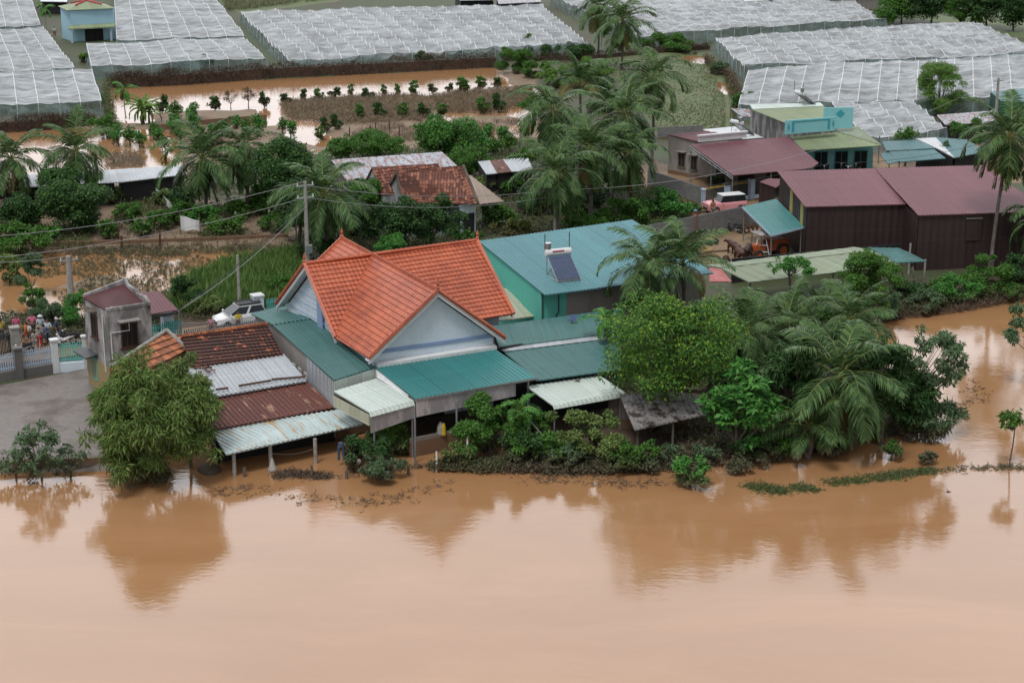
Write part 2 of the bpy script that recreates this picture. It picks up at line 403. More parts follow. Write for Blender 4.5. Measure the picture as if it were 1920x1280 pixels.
def M_ground(name, stops, scale=.5, rough=.8, bs=.6, fine=6):
    m, nt, b = mat(name); wp = worldpos(nt); n = noise(nt, wp, scale, 8, .68); f = noise(nt, wp, fine, 4)
    k = ramp(nt, n.outputs[0], stops).outputs[0]; k = mix(nt, 1.0, k, mix(nt, f.outputs[0], (.65,)*3, (1.25,)*3), 'MULTIPLY')
    nt.links.new(k, b.inputs['Base Color']); b.inputs['Roughness'].default_value = rough; bump(nt, f.outputs[0], b, bs, .06); return m
MT = dict(
    concdark=M_wall('dark_concrete', (.15, .145, .14), (.08, .075, .07), .5),
    water=M_water(),
    mud=M_ground('wet_mud', [(.3, (.09, .055, .035)), (.5, (.16, .10, .06)), (.7, (.22, .14, .085))], .25, .55),
    bankmud=M_ground('bank_mud', [(.35, (.05, .035, .025)), (.6, (.10, .065, .045)), (.75, (.07, .08, .03))], .6, .7),
    weedy=M_ground('weedy_soil', [(.3, (.06, .045, .03)), (.48, (.06, .075, .03)), (.7, (.05, .09, .025))], .35, .9),
    grass=M_ground('field_grass', [(.25, (.25, .19, .10)), (.42, (.15, .18, .065)), (.7, (.12, .17, .05))], .12, .95),
    dirt=M_ground('farm_dirt', [(.3, (.12, .075, .045)), (.5, (.24, .16, .09)), (.75, (.33, .23, .12))], .5, .7),
    concrete=M_ground('yard_concrete', [(.32, (.075, .055, .042)), (.44, (.14, .115, .10)), (.52, (.20, .175, .16)), (.6, (.17, .15, .14)), (.72, (.25, .23, .22))], .3, .6, .5, 4),
    orange=M_tile('orange_tile', (.54, .135, .062), (.33, .075, .04), w_=.3, step=.36, rough=.45),
    oldtile=M_tile('old_brown_tile', (.085, .03, .02), (.045, .02, .016), (.36, .115, .055), .30, w_=.26, step=.34),
    oldtile2=M_tile('old_red_tile', (.17, .055, .035), (.06, .025, .02), (.33, .13, .08), .5, w_=.26, step=.32),
    terracotta=M_tile('broken_terracotta', (.34, .115, .05), (.10, .05, .035), (.47, .17, .07), .5, w_=.55, step=.5),
    teal=M_sheet('teal_sheet', (.028, .205, .205), streak=.15, rough=.5, c2=(.04, .165, .17)),
    tealold=M_sheet('faded_teal_sheet', (.055, .175, .17), streak=.3, rough=.6),
    tealbig=M_sheet('blue_teal_sheet', (.085, .25, .285), streak=.14, rough=.6, c2=(.085, .22, .25)),
    paleaqua=M_sheet('pale_aqua_sheet', (.60, .69, .64), streak=.2, rough=.5, c2=(.50, .60, .55), spot=.5),
    palestreak=M_sheet('pale_streaked_sheet', (.54, .66, .67), rust=(.42, .28, .14), rustamt=.26, streak=.3, rough=.45),
    zinc=M_sheet('grey_zinc_sheet', (.47, .51, .55), streak=.25, rough=.4, spot=.8),
    zincrust=M_sheet('rust_patched_zinc', (.36, .42, .50), rust=(.20, .07, .045), rustamt=.42, streak=.2),
    zincdirt=M_sheet('dirty_zinc', (.33, .31, .31), streak=.4, blotch=.92),
    rust=M_sheet('rusted_sheet', (.145, .045, .032), streak=.35, rough=.7, c2=(.10, .035, .03), rust=(.40, .24, .16), rustamt=.13),
    maroon=M_sheet('maroon_sheet', (.155, .05, .066), streak=.2, rough=.6, c2=(.125, .042, .056)),
    maroon2=M_sheet('faded_maroon_sheet', (.185, .062, .082), streak=.18, rough=.6, c2=(.155, .055, .072)),
    redroof=M_sheet('dark_red_sheet', (.09, .022, .026), streak=.2, rough=.7),
    barn=M_sheet('dark_brown_siding', (.036, .018, .018), streak=.3, rough=.5, c2=(.028, .014, .014)),
    olive=M_sheet('olive_sheet', (.25, .30, .20), streak=.15, rough=.5, c2=(.20, .25, .17)),
    lime=M_sheet('light_olive_sheet', (.27, .33, .19), streak=.2, rough=.6),
    creamy=M_sheet('cream_sheet', (.52, .55, .42), streak=.25, rough=.5, spot=.3),
    beige=M_sheet('beige_sheet', (.42, .33, .27), streak=.2, rough=.6),
    whitesheet=M_sheet('white_sheet', (.68, .72, .75), streak=.12, rough=.45),
    pinksheet=M_sheet('pink_sheet', (.50, .17, .17), streak=.2),
    shed=M_sheet('shed_teal_sheet', (.11, .24, .26), streak=.3, rough=.6),
    whitewall=M_wall('pale_blue_render', (.66, .75, .84), (.50, .58, .66), .3),
    blueband=M_plain('blue_paint', (.27, .37, .58), .6, .08),
    whitetrim=M_plain('white_trim', (.72, .73, .74), .5, .1),
    aqua=M_wall('aqua_render', (.12, .52, .42), (.10, .40, .33), .3),
    turq=M_wall('turquoise_render', (.24, .56, .60), (.18, .42, .46), .2), turqd=M_plain('turquoise_dark', (.04, .36, .44), .5, .08),
    skyblue=M_wall('sky_blue_render', (.34, .55, .66), (.25, .4, .5), .2),
    grey=M_wall('raw_concrete_wall', (.30, .28, .265), (.17, .15, .14), .45, low=1.0),
    greylow=M_wall('raw_concrete_wall_flooded', (.23, .20, .18), (.13, .11, .095), .5, low=1.2),
    tower=M_wall('peeling_render', (.40, .385, .39), (.11, .105, .10), .85, low=.8, sharp=.02),
    oldwhite=M_wall('mouldy_white_wall', (.38, .41, .42), (.08, .08, .075), .8),
    block=M_wall('concrete_block_wall', (.22, .22, .22), (.12, .11, .10), .35, block=.42, low=.7),
    panel=M_wall('muddy_grey_sheet', (.46, .43, .44), (.20, .19, .20), .75, sharp=.02),
    yellowwall=M_wall('yellow_stained_wall', (.33, .25, .12), (.12, .10, .08), .6),
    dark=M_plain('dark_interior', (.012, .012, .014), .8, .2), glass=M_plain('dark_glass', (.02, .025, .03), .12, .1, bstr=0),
    brownwood=M_plain('brown_wood', (.085, .035, .02), .6, .3), oldwood=M_plain('weathered_wood', (.15, .12, .095), .9, .3),
    metalgrey=M_plain('galvanised_steel', (.33, .35, .37), .4, .15, metal=.5), metaldark=M_plain('dark_steel', (.06, .065, .07), .5, .2, metal=.3),
    steel=M_plain('bright_steel', (.55, .56, .58), .25, .1, metal=.8),
    concpost=M_plain('concrete_post', (.36, .345, .32), .85, .2, 3), white=M_plain('white_paint', (.74, .76, .78), .4, .06),
    teal_paint=M_plain('aqua_paint', (.10, .50, .47), .45, .12), bluewhite=M_plain('pale_blue_paint', (.42, .53, .68), .5, .1),
    yellow=M_plain('yellow_plastic', (.65, .45, .03), .4, .1), gold=M_plain('gold_paint', (.5, .35, .06), .4, .1), yband=M_plain('yellow_panel', (.42, .36, .12), .5, .1),
    black=M_plain('black_rubber', (.015, .015, .016), .7, .1), wire=M_plain('cable', (.05, .05, .055), .6, .1), wirel=M_plain('pale_cable', (.30, .31, .32), .5, .1),
    carwhite=M_plain('white_car_paint', (.75, .77, .80), .18, .03, bstr=0), pink=M_plain('pink_car_paint', (.72, .33, .36), .2, .03, bstr=0),
    red=M_plain('red_paint', (.45, .03, .03), .4, .1), orangep=M_plain('orange_machine_paint', (.50, .11, .03), .5, .25), solar=M_plain('solar_tube_blue', (.10, .15, .28), .12, .1, metal=.3, bstr=0),
    lamp=M_plain('clear_lamp', (.7, .7, .68), .1, .05, bstr=0), hay=M_ground('hay', [(.3, (.25, .16, .07)), (.6, (.45, .31, .14)), (.8, (.5, .36, .18))], 2, .95), 
    bark=M_plain('bark', (.13, .105, .085), .95, .35, 4), palmbark=M_plain('palm_bark', (.17, .15, .13), .95, .3, 3, fine=8), bamboobark=M_plain('bamboo_stem', (.16, .17, .06), .6, .3),
    coconut=M_plain('green_coconut', (.14, .17, .035), .45, .25), twig=M_leaf('dry_twigs', (.08, .055, .04), (.16, .12, .09), .9, .05, 0), 
    drybed=M_leaf('dried_plants', (.14, .10, .07), (.26, .21, .15), .9, .1, 0), drydark=M_leaf('dead_hedge_twigs', (.045, .03, .024), (.10, .07, .055), .95, .05, 0),
    netw=M_net('white_crop_net', (.50, .53, .56), .42), netf=M_net('side_net', (.20, .28, .28), .62), seam=M_plain('net_wire', (.82, .86, .90), .6, .1),
    palmleaf=M_leaf('coconut_leaf', (.018, .055, .018), (.105, .175, .06), .42, .12, .9), palmold=M_leaf('old_coconut_leaf', (.13, .13, .04), (.17, .13, .06), .6, .2, .8), rachis=M_plain('frond_stalk', (.32, .34, .10), .5, .2),
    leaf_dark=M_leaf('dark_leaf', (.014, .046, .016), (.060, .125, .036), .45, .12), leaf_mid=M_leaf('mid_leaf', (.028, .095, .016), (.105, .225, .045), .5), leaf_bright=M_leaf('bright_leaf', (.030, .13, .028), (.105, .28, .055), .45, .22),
    leaf_yel=M_leaf('lime_leaf', (.10, .20, .02), (.24, .36, .04), .5), leaf_bamboo=M_leaf('bamboo_leaf', (.050, .095, .026), (.22, .29, .095), .55, .25), leaf_grey=M_leaf('grey_green_leaf', (.05, .10, .05), (.13, .20, .10), .55),
    leaf_feather=M_leaf('feathery_leaf', (.06, .15, .03), (.19, .32, .07), .5, .3), grassb=M_leaf('grass_blade', (.05, .12, .025), (.19, .28, .09), .6, .3, .5, .5), reed=M_leaf('muddy_reed', (.13, .15, .09), (.30, .29, .18), .7, .2, .5, .6),
    hedge=M_leaf('clipped_yellow_green', (.06, .085, .02), (.13, .15, .04), .6), skin=M_plain('skin', (.33, .17, .10), .5, .05, bstr=0), hair=M_plain('hair', (.012, .01, .01), .6, .1),
    cow=M_plain('brown_hide', (.10, .032, .018), .6, .4, 2), cowdark=M_plain('dark_brown_hide', (.045, .02, .015), .6, .4, 2), horn=M_plain('horn', (.3, .25, .18), .5, .1),
    tarp=M_plain('muddy_white_sack', (.42, .40, .37), .7, .2), bluep=M_plain('blue_plastic', (.08, .16, .28), .4, .2), denim=M_plain('denim', (.07, .10, .18), .9, .2),
)
# ================================================================== THE SETTING: ground and flood water
from mathutils import noise as mn
def inpoly(X, Y, poly):
    ins = np.zeros(X.shape, bool); n = len(poly)
    for i in range(n):
        x1, y1 = poly[i]; x2, y2 = poly[(i+1) % n]
        if y1 == y2: continue
        c = ((y1 > Y) != (y2 > Y)) & (X < (x2-x1)*(Y-y1)/(y2-y1)+x1); ins ^= c
    return ins
RIVER = [(-900, 893), (0, 893), (165, 886), (230, 870), (330, 850), (420, 826), (560, 812), (700, 822), (830, 838), (960, 848), (1090, 862), (1230, 868), (1330, 872), (1500, 852), (1640, 832), (1770, 812), (1760, 740), (1690, 690), (1625, 650), (1640, 603), (1720, 590), (1800, 582), (1920, 560), (2100, 530), (2700, 470), (2700, 2600), (-900, 2600)]
PONDS = [
    ([(208, 172), (500, 152), (930, 128), (960, 160), (1020, 165), (1010, 215), (990, 262), (760, 262), (600, 275), (540, 250), (470, 235), (300, 232), (210, 235)], -.22),
    ([(-300, 252), (205, 240), (330, 246), (345, 300), (330, 325), (100, 345), (-300, 350)], -.22),
    ([(-300, 470), (60, 470), (300, 470), (520, 465), (480, 500), (345, 520), (330, 580), (110, 600), (-300, 600)], -.16),
    ([(1325, 120), (1345, 118), (1378, 180), (1370, 235), (1345, 235), (1350, 180)], -.1),
    ([(1270, 104), (1325, 100), (1335, 122), (1280, 118)], -.1),
    ([(1130, 140), (1150, 140), (1170, 175), (1155, 180)], -.1),
    ([(495, 215), (540, 235), (640, 290), (600, 300), (520, 260)], -.1),
    ([(560, 455), (620, 460), (560, 500), (500, 480)], -.06)]
BEDS = [[(525, 192), (620, 182), (790, 178), (815, 205), (790, 228), (650, 232), (540, 222)], [(795, 182), (870, 172), (985, 168), (1000, 190), (940, 205), (830, 208)],
        [(600, 240), (700, 226), (820, 232), (850, 262), (620, 262)], [(850, 222), (930, 215), (985, 225), (960, 240), (870, 240)],
        [(285, 212), (480, 205), (500, 222), (300, 232)], [(195, 285), (225, 282), (232, 312), (205, 316)], [(235, 285), (258, 283), (270, 312), (248, 316)], [(85, 295), (108, 293), (112, 312), (88, 314)]]
xs = np.concatenate([[-2500, -1200, -600, -350, -220, -160], np.arange(-125, 126, 1.0), [160, 220, 350, 600, 1200, 2500]])
ys = np.concatenate([[-1500, -500, -100, 10, 40, 55], np.arange(62, 175, .8), np.arange(175, 420, 1.6), [450, 520, 700, 1200, 2500, 4000]])
X, Y = np.meshgrid(xs, ys)
def topix(X, Y, z=0.):
    fy, fz, uy, uz = FWD.y, FWD.z, UPV.y, UPV.z
    w_ = Y*fy+(z-CAMH)*fz; w_ = np.where(w_ > 1, w_, 1)
    return 960+FPX*X/w_, 640-FPX*(Y*uy+(z-CAMH)*uz)/w_
PX, PY = topix(X, Y)
PX = np.where(Y < 30, 960+X*30, PX); PY = np.where(Y < 30, 2500, PY)
nz = np.array([mn.noise(Vector((x*.16, y*.10, 0)))+.5*mn.noise(Vector((x*.5, y*.4, 3))) for x, y in zip(X.ravel(), Y.ravel())]).reshape(X.shape)
H = .32+.10*nz
for poly, lev in PONDS:
    m = inpoly(PX, PY, poly); H = np.where(m, lev+.30*nz, H)
PIT = [(500, 140), (945, 118), (975, 140)]
m = inpoly(PX, PY, [(208, 165), (500, 150), (930, 127), (950, 152), (560, 178), (480, 190), (210, 205)]); H = np.where(m, -.5, H)
for poly in BEDS:
    m = inpoly(PX, PY, poly); H = np.where(m, .22+.22*nz, H)
m = inpoly(PX, PY, RIVER); H = np.where(m, -1.3, H)
def blur(A, n=1):
    for _ in range(n):
        B = A.copy(); B[1:-1, :] = (A[:-2, :]+2*A[1:-1, :]+A[2:, :])/4; A = B.copy(); A[:, 1:-1] = (B[:, :-2]+2*B[:, 1:-1]+B[:, 2:])/4
    return A
H = blur(H, 1)
H = H+np.where(H > -.6, .05*np.array([mn.noise(Vector((x*.9, y*.7, 9))) for x, y in zip(X.ravel(), Y.ravel())]).reshape(X.shape), 0)
zones = {k: np.zeros(X.shape) for k in ('mud', 'grass', 'dirt', 'bank')}
def zone(poly, k):
    m = inpoly(PX, PY, poly)
    for q in zones: zones[q] = np.where(m, 1.0 if q == k else 0.0, zones[q])
zone([(1130, 105), (1330, 100), (1380, 180), (1370, 250), (1240, 250), (1180, 190)], 'grass')
zone([(1700, 30), (2000, 30), (2000, 80), (1860, 70)], 'grass')
zone([(400, 0), (640, -40), (640, 5), (450, 30)], 'grass')
zone([(1200, 300), (1330, 330), (1330, 380), (1460, 370), (1480, 500), (1300, 500), (1180, 430)], 'dirt')
zone([(1490, 285), (1950, 270), (1950, 350), (1490, 330)], 'dirt')
zone([(-300, 590), (160, 595), (520, 560), (520, 640), (150, 700), (-300, 720)], 'bank')
zone([(-300, 235), (1010, 130), (1020, 270), (560, 300), (340, 350), (-300, 360)], 'mud')
zone([(-300, 395), (560, 380), (560, 520), (340, 600), (-300, 600)], 'mud')
zone([(400, 510), (560, 470), (560, 600), (330, 600)], 'weedy')
zone([(160, 700), (1000, 640), (1400, 700), (1700, 560), (2300, 420), (2300, 650), (1700, 900), (160, 960)], 'bank')
zone(RIVER, 'bank')
v = np.stack([X, Y, H], -1).reshape(-1, 3); ny, nx = X.shape
idx = np.arange(ny*nx).reshape(ny, nx)
F = np.stack([idx[:-1, :-1], idx[:-1, 1:], idx[1:, 1:], idx[1:, :-1]], -1).reshape(-1, 4)
me = bpy.data.meshes.new('ground'); me.from_pydata(v.tolist(), [], F.tolist())
ca = me.color_attributes.new('soil', 'FLOAT_COLOR', 'POINT')
ca.data.foreach_set('color', np.stack([blur(zones[k], 2) for k in ('mud', 'grass', 'dirt', 'bank')], -1).astype(np.float32).ravel())
gm, gt, gb = mat('ground_soil'); at_ = N(gt, 'ShaderNodeVertexColor'); at_.layer_name = 'soil'; gw = worldpos(gt)
gn = noise(gt, gw, .8, 6, .7); gf = noise(gt, gw, 5, 5, .7); gl_ = noise(gt, gw, .22, 6, .65)
gs = N(gt, 'ShaderNodeSeparateColor'); gt.links.new(at_.outputs[0], gs.inputs[0])
def soft(x):
    q = math_(gt, 'ADD', x, math_(gt, 'MULTIPLY_ADD', gn.outputs[0], 1.2, -.6)); r = N(gt, 'ShaderNodeMapRange'); gt.links.new(q, r.inputs[0]); r.inputs[1].default_value = .38; r.inputs[2].default_value = .62; return r.outputs[0]
gk = ramp(gt, gl_.outputs[0], [(.3, (.07, .05, .033)), (.48, (.06, .07, .03)), (.7, (.05, .085, .025))]).outputs[0]
for src, st in ((gs.outputs[0], [(.3, (.15, .095, .065)), (.5, (.25, .175, .12)), (.72, (.17, .15, .08))]), (gs.outputs[1], [(.3, (.18, .14, .08)), (.42, (.115, .14, .055)), (.7, (.09, .14, .045))]),
                (gs.outputs[2], [(.3, (.12, .075, .045)), (.5, (.24, .16, .09)), (.75, (.33, .23, .12))]), (at_.outputs['Alpha'], [(.35, (.05, .035, .025)), (.6, (.10, .065, .045)), (.75, (.07, .075, .03))])):
    gk = mix(gt, soft(src), gk, ramp(gt, gl_.outputs[0], st).outputs[0])
gk = mix(gt, 1.0, gk, mix(gt, gf.outputs[0], (.6,)*3, (1.3,)*3), 'MULTIPLY'); gt.links.new(gk, gb.inputs['Base Color']); gb.inputs['Roughness'].default_value = .75
bump(gt, gf.outputs[0], gb, .6, .08)
me.materials.append(gm); me.polygons.foreach_set('use_smooth', [True]*len(F)); me.update()
o = bpy.data.objects.new('ground', me); COL.objects.link(o); o['kind'] = 'structure'; o['label'] = 'muddy flooded farmland and river bank'
mb = MB(); mb.slab([(-2500, -1400, 0), (2500, -1400, 0), (2500, 3800, 0), (-2500, 3800, 0)], (0, 0, -1.0))
o = mb.build('flood_water', MT['water']); o['kind'] = 'structure'; o['label'] = 'brown flood water of the swollen river'
# concrete yard on the left, a real slab with an edge
P = [at(x, y, .42) for x, y in [(-260, 735), (0, 722), (105, 702), (163, 690), (186, 748), (225, 810)]]; Q = [at(x, y, .40) for x, y in [(225, 850), (-260, 862)]]; Q2 = [at(x, y, -.25) for x, y in [(240, 902), (-260, 915)]]
mb = MB(); mb.slab(P+Q, (0, 0, -1.2)); mb.face([Q[1], Q[0], Q2[0], Q2[1]]); o = mb.build('concrete_yard', MT['concrete']); o['kind'] = 'structure'; o['label'] = 'wet grey concrete yard sloping into the flood'
# dirt lane beyond the fence
P = [at(x, y, .44) for x, y in [(-300, 668), (-300, 705), (100, 672), (300, 640), (520, 606), (520, 590), (300, 622), (60, 634)]]
mb = MB(); mb.slab(P, (0, 0, -.2)); o = mb.build('dirt_lane', MT['dirt']); o['kind'] = 'structure'

# ================================================================== crop net houses
def nethouse(label, patches, h=2.4, cell=(10, 6), sag=.16, seams=True, drop=None, seed=0):
    """patches: four pixel corners of the top (back-left, back-right, front-right, front-left)"""
    random.seed(seed)
    c0 = at(*patches[0][3], h); root = thing('net_house', label, 'net house', (c0.x, c0.y, 0))
    top = MB(); seam = MB(); side = MB(); side2 = []
    for q in patches:
        A, B, C, D = [at(x, y, h) for x, y in q]
        w1 = ((B-A).length+(C-D).length)/2; w2 = ((D-A).length+(C-B).length)/2
        nu = max(3, round(w1/2.7)); nv = max(2, round(w2/4.2)); k = 5
        du, dv = nu*k, nv*k
        def pt(i, j, e=0):
            s, t = i/du, j/dv; p = A.lerp(B, s).lerp(D.lerp(C, s), t)
            fu, fv = (i % k)/k, (j % k)/k
            su, sv = math.sin(math.pi*fu), math.sin(math.pi*fv)
            ph = mn.noise(Vector((p.x*.13, p.y*.09, seed)))
            q5 = mn.noise(Vector((round(i/k)*3.7, round(j/k)*2.9, seed)))
            z = -sag*(su*sv*1.8+.5*su+1.9*sv)*(.8+.9*abs(ph))+.45*ph+.22*q5*(1-su*.6)+.14*mn.noise(Vector((p.x*.9, p.y*1.6, seed)))
            ed = min(i, du-i, j, dv-j)/k
            if ed < 1: z -= .35*(1-ed)**2
            return p+Z*(z+e)
        base = len(top.v)
        for j in range(dv):
            for i in range(du):
                a = [(i, j), (i+1, j), (i+1, j+1), (i, j+1)]
                top.face([pt(*x) for x in a], [(x/k*2.7, y/k*4.2) for x, y in a])
        if seams:
            def strip(path):
                for p, r in zip(path, path[1:]):
                    d = (r-p); sd = d.cross(Z); sd.normalize(); sd *= .04
                    seam.face([p-sd, r-sd, r+sd, p+sd])
            for ii in range(0, nu+1): strip([pt(ii*k, j, .05) for j in range(dv+1)])
            for jj in range(0, nv+1): strip([pt(i, jj*k, .05) for i in range(du+1)])
        for edge in (range(4) if drop is None else drop):
            if edge == 0: path = [pt(i, 0) for i in range(du+1)]
            if edge == 1: path = [pt(du, j) for j in range(dv+1)]
            if edge == 2: path = [pt(i, dv) for i in range(du+1)]
            if edge == 3: path = [pt(0, j) for j in range(dv+1)]
            for n_, (p, r) in enumerate(zip(path, path[1:])):
                ctr_ = (A+B+C+D)/4; oo = lambda v_: Vector((v_.x, v_.y, .1))+Vector((v_.x-ctr_.x, v_.y-ctr_.y, 0)).normalized()*.55
                side.face([p, r, oo(r), oo(p)], [(n_/k*4, p.z), ((n_+1)/k*4, r.z), ((n_+1)/k*4, 0), (n_/k*4, 0)])
                if n_ % k == 0: t_ = MB(); t_.tube([Vector((p.x, p.y, 0)), p], .05, 5); side2.append(t_)
    o = top.build('roof_net', MT['netw'], root, smooth=True)
    for p_ in o.data.polygons: pass
    side.build('side_net', MT['netf'], root); [t_.build('net_post', MT['seam'], root) for t_ in side2[:100]]
    if seams: seam.build('roof_wire', MT['seam'], root)
    return root
nethouse('flat white net house at the left edge, nearest row, dark see-through front side', [[(-90, 136), (172, 127), (190, 184), (-90, 194)]], 2.6, seed=1, sag=.10)
nethouse('white net house behind the nearest one at the left edge', [[(-90, 52), (80, 46), (140, 121), (-90, 130)]], 2.4, seed=2)
nethouse('white net house in the top left corner of the photo', [[(-90, -35), (45, -40), (76, 42), (-90, 50)]], 2.4, seed=3)
nethouse('large white net house wrapping round the small blue house', [[(212, -45), (372, -48), (458, 62), (219, 72)], [(162, 78), (456, 64), (498, 102), (172, 122)]], 2.3, seed=4, sag=.12)
nethouse('rumpled wide white net house in the middle of the back row', [[(452, 17), (1012, 3), (1108, 76), (545, 106)]], 2.6, seed=5, sag=.3)
nethouse('long white net house at the top behind the tall coconut palms', [[(1035, -12), (1560, -22), (1662, 30), (1198, 62)]], 2.6, seed=6, sag=.14)
nethouse('white net house at the top right, behind the largest one', [[(1342, 66), (1826, 34), (1960, 92), (1396, 118)]], 2.8, seed=7, sag=.17)
nethouse('largest white net house, right of the grass field, with a lobe beside the turquoise house', [[(1404, 124), (2080, 84), (2110, 170), (1385, 190)], [(1560, 186), (1712, 184), (1776, 236), (1630, 250)]], 2.6, seed=8, sag=.17)

# ================================================================== buildings
def roofbox(label, cat, name, roofs, walls=None, posts=None, fascia=None):
    pass
def post(parent, px, py, top, r=.05, m='metalgrey', z0=-.3, name='post', n=8):
    b = at(px, py, 0); mb = MB(); mb.tube([(b.x, b.y, z0), (b.x, b.y, top)], r, n); return mb.build(name, MT[m], parent)
def loc0(p): return (p.x, p.y, 0)
# ---- the orange roofed villa
HR, HE = 8.4, 4.8
a = at(821, 545, HR); b = at(641, 447, HR); c = at(571, 495, HR); d = at(895, 451, HR)
el = at(692, 672, HE); er = at(948, 634, HE); gl = at(517, 570, HE); gr = at(628, 633, HE); fr = at(964, 588, HE)
x_ = at(695, 477, HR)
bk = b-a; bl = (el-a)+b; br_ = (er-a)+b; dl = (gl-c)+d        # hidden back eaves by symmetry
villa = thing('villa', 'pale blue villa with a bright orange cross-gabled tile roof on the flooded bank', 'house', loc0(x_))
mb = MB()
sl_l = (el-a); sl_r = (er-a); sl_f = (gr-c); sl_b = (gl-c)
sl_l = sl_l-(bk.normalized())*sl_l.dot(bk.normalized()); sl_r = sl_r-(bk.normalized())*sl_r.dot(bk.normalized())
cd = (d-c).normalized(); sl_f = sl_f-cd*sl_f.dot(cd); sl_b = sl_b-cd*sl_b.dot(cd)
# where main right slope meets the front slope of the cross wing: valley from x_ to eave point
def meet(P0, d0, P1, d1):   # plan intersection of two eave lines
    A = np.array([[d0.x, -d1.x], [d0.y, -d1.y]]); t = np.linalg.solve(A, np.array([P1.x-P0.x, P1.y-P0.y])); return P0+d0*t[0]
vr = meet(er, bk.normalized(), fr, cd); vr.z = HE
vb_r = meet(br_, bk.normalized(), dl, cd); vb_l = meet(bl, bk.normalized(), gl, cd)
courses(mb, [a, el, gr, x_], sl_l, .36)
courses(mb, [a, er, vr, x_], sl_r, .36)
courses(mb, [c, gr, x_], sl_f, .36)
courses(mb, [x_, vr, fr, d], sl_f, .36)
courses(mb, [b, br_, vb_r, x_], sl_r, .36)
courses(mb, [b, bl, vb_l, x_], sl_l, .36)
courses(mb, [c, gl, vb_l, x_], sl_b, .36)
courses(mb, [x_, vb_r, dl, d], sl_b, .36)
roof = mb.build('roof', MT['orange'], villa); OFF[roof.name] = OFF[villa.name]
mb = MB()
for p, q in ((a, b), (c, d), (a, el), (a, er), (c, gl), (c, gr), (d, fr), (d, dl), (b, bl), (b, br_)):
    n_ = int((q-p).length/.33); 
    for i in range(n_):
        s, e = p.lerp(q, i/n_), p.lerp(q, (i+1)/n_); mb.tube([s+Z*.06, e+Z*.03], [.13, .11], 6)
mb.build('ridge_cap', MT['orange'], roof)
for p in (a, b, c, d):
    mb = MB(); mb.tube([p+Z*.05, p+Z*.2, p+Z*.28, p+Z*.45, p+Z*.75], [.09, .13, .06, .10, .01], 8); mb.build('finial', MT['orange'], roof)
# white barge boards under the gable rakes
for p, q, nrm in ((a, el, -V), (a, er, -V), (c, gl, -U), (c, gr, -U), (d, fr, U)):
    dn = Vector((0, 0, -.42)); p2, q2 = p-Z*.12, q-Z*.12; mb = MB()
    mb.slab([p2, q2, q2+dn*.6, p2+dn*.6], nrm*-.12); mb.build('barge_board', MT['whitetrim'], villa)
# soffit: white underside of the overhang
mb = MB()
for A_, B_, C_, D_ in ((a, el, -V, 0), (a, er, -V, 0), (c, gl, -U, 0), (c, gr, -U, 0)):
    i_ = -C_*.62; mb.slab([A_-Z*.2, B_-Z*.2, B_+i_-Z*.2, A_+i_-Z*.2], (0, 0, -.05))
mb.build('soffit', MT['whitetrim'], villa)
def inset(P, dx): return P+dx
# gable walls
vdir = bk.normalized(); ud = cd
wfa = a+vdir*.62-Z*.3; wfl = at(703, 684, 4.1); wfr = at(925, 652, 4.1)
k_l = (el+ud*.55)+vdir*.62; k_r = (er-ud*.55)+vdir*.62
body = MB()
eL = Vector((k_l.x, k_l.y, 4.75)); eR = Vector((k_r.x, k_r.y, 4.75)); ap = Vector((wfa.x, wfa.y, HR-.42))
depth = vdir*((b-a).length-1.2)
body.slab([Vector((eL.x, eL.y, .2)), Vector((eR.x, eR.y, .2)), eR, ap, eL], depth)
cL = c+ud*.62; kf = gr+ud*.62+(-vdir*-.55); kb = gl+ud*.62-vdir*.55
kf = Vector((kf.x, kf.y, 4.75)); kb = Vector((kb.x, kb.y, 4.75)); apc = Vector((cL.x, cL.y, HR-.42))
body.slab([Vector((kf.x, kf.y, .2)), Vector((kb.x, kb.y, .2)), kb, apc, kf], ud*((d-c).length-1.2))
wall = body.build('wall', MT['whitewall'], villa)
mb = MB()
pb = eL.lerp(eR, 0)+Z*-.12
mb.slab([eL-vdir*.012+Z*.05+ud*.05, eR-vdir*.012+Z*.05-ud*.05, eR-vdir*.012+Z*.30-ud*.35, eL-vdir*.012+Z*.30+ud*.35], -vdir*.05)
mb.build('blue_band', MT['blueband'], villa)
mb = MB(); mid = (kf+kb)/2; wv = (kb-kf).normalized()
off = -ud*.02
mb.slab([mid-wv*.75+off-Z*2, mid-wv*1.45+off-Z*2, mid-wv*1.45+off+Z*1.7, mid-wv*.75+off+Z*2.5], -ud*.06)
mb.build('blue_pilaster', MT['blueband'], villa)
mb = MB()
for z_ in (.1, .75, 1.4, 2.05):
    f_ = 1-(z_+.05)/3.3; A_ = mid+wv*((kb-kf).length/2*f_*.93)+off+Z*z_; B_ = mid-wv*((kb-kf).length/2*f_*.93)+off+Z*z_
    mb.slab([A_, B_, B_+Z*.05, A_+Z*.05], -ud*.03)
mb.build('wall_groove', MT['blueband'], villa)
# flashing of white sheet where the front awning meets the wall
mb = MB(); A_ = at(704, 684, 4.15); B_ = at(927, 650, 4.15); mb.slab([A_-vdir*.02, B_-vdir*.02, B_-vdir*.35-Z*.08, A_-vdir*.35-Z*.08], Z*.2); mb.build('flashing', MT['whitetrim'], villa)
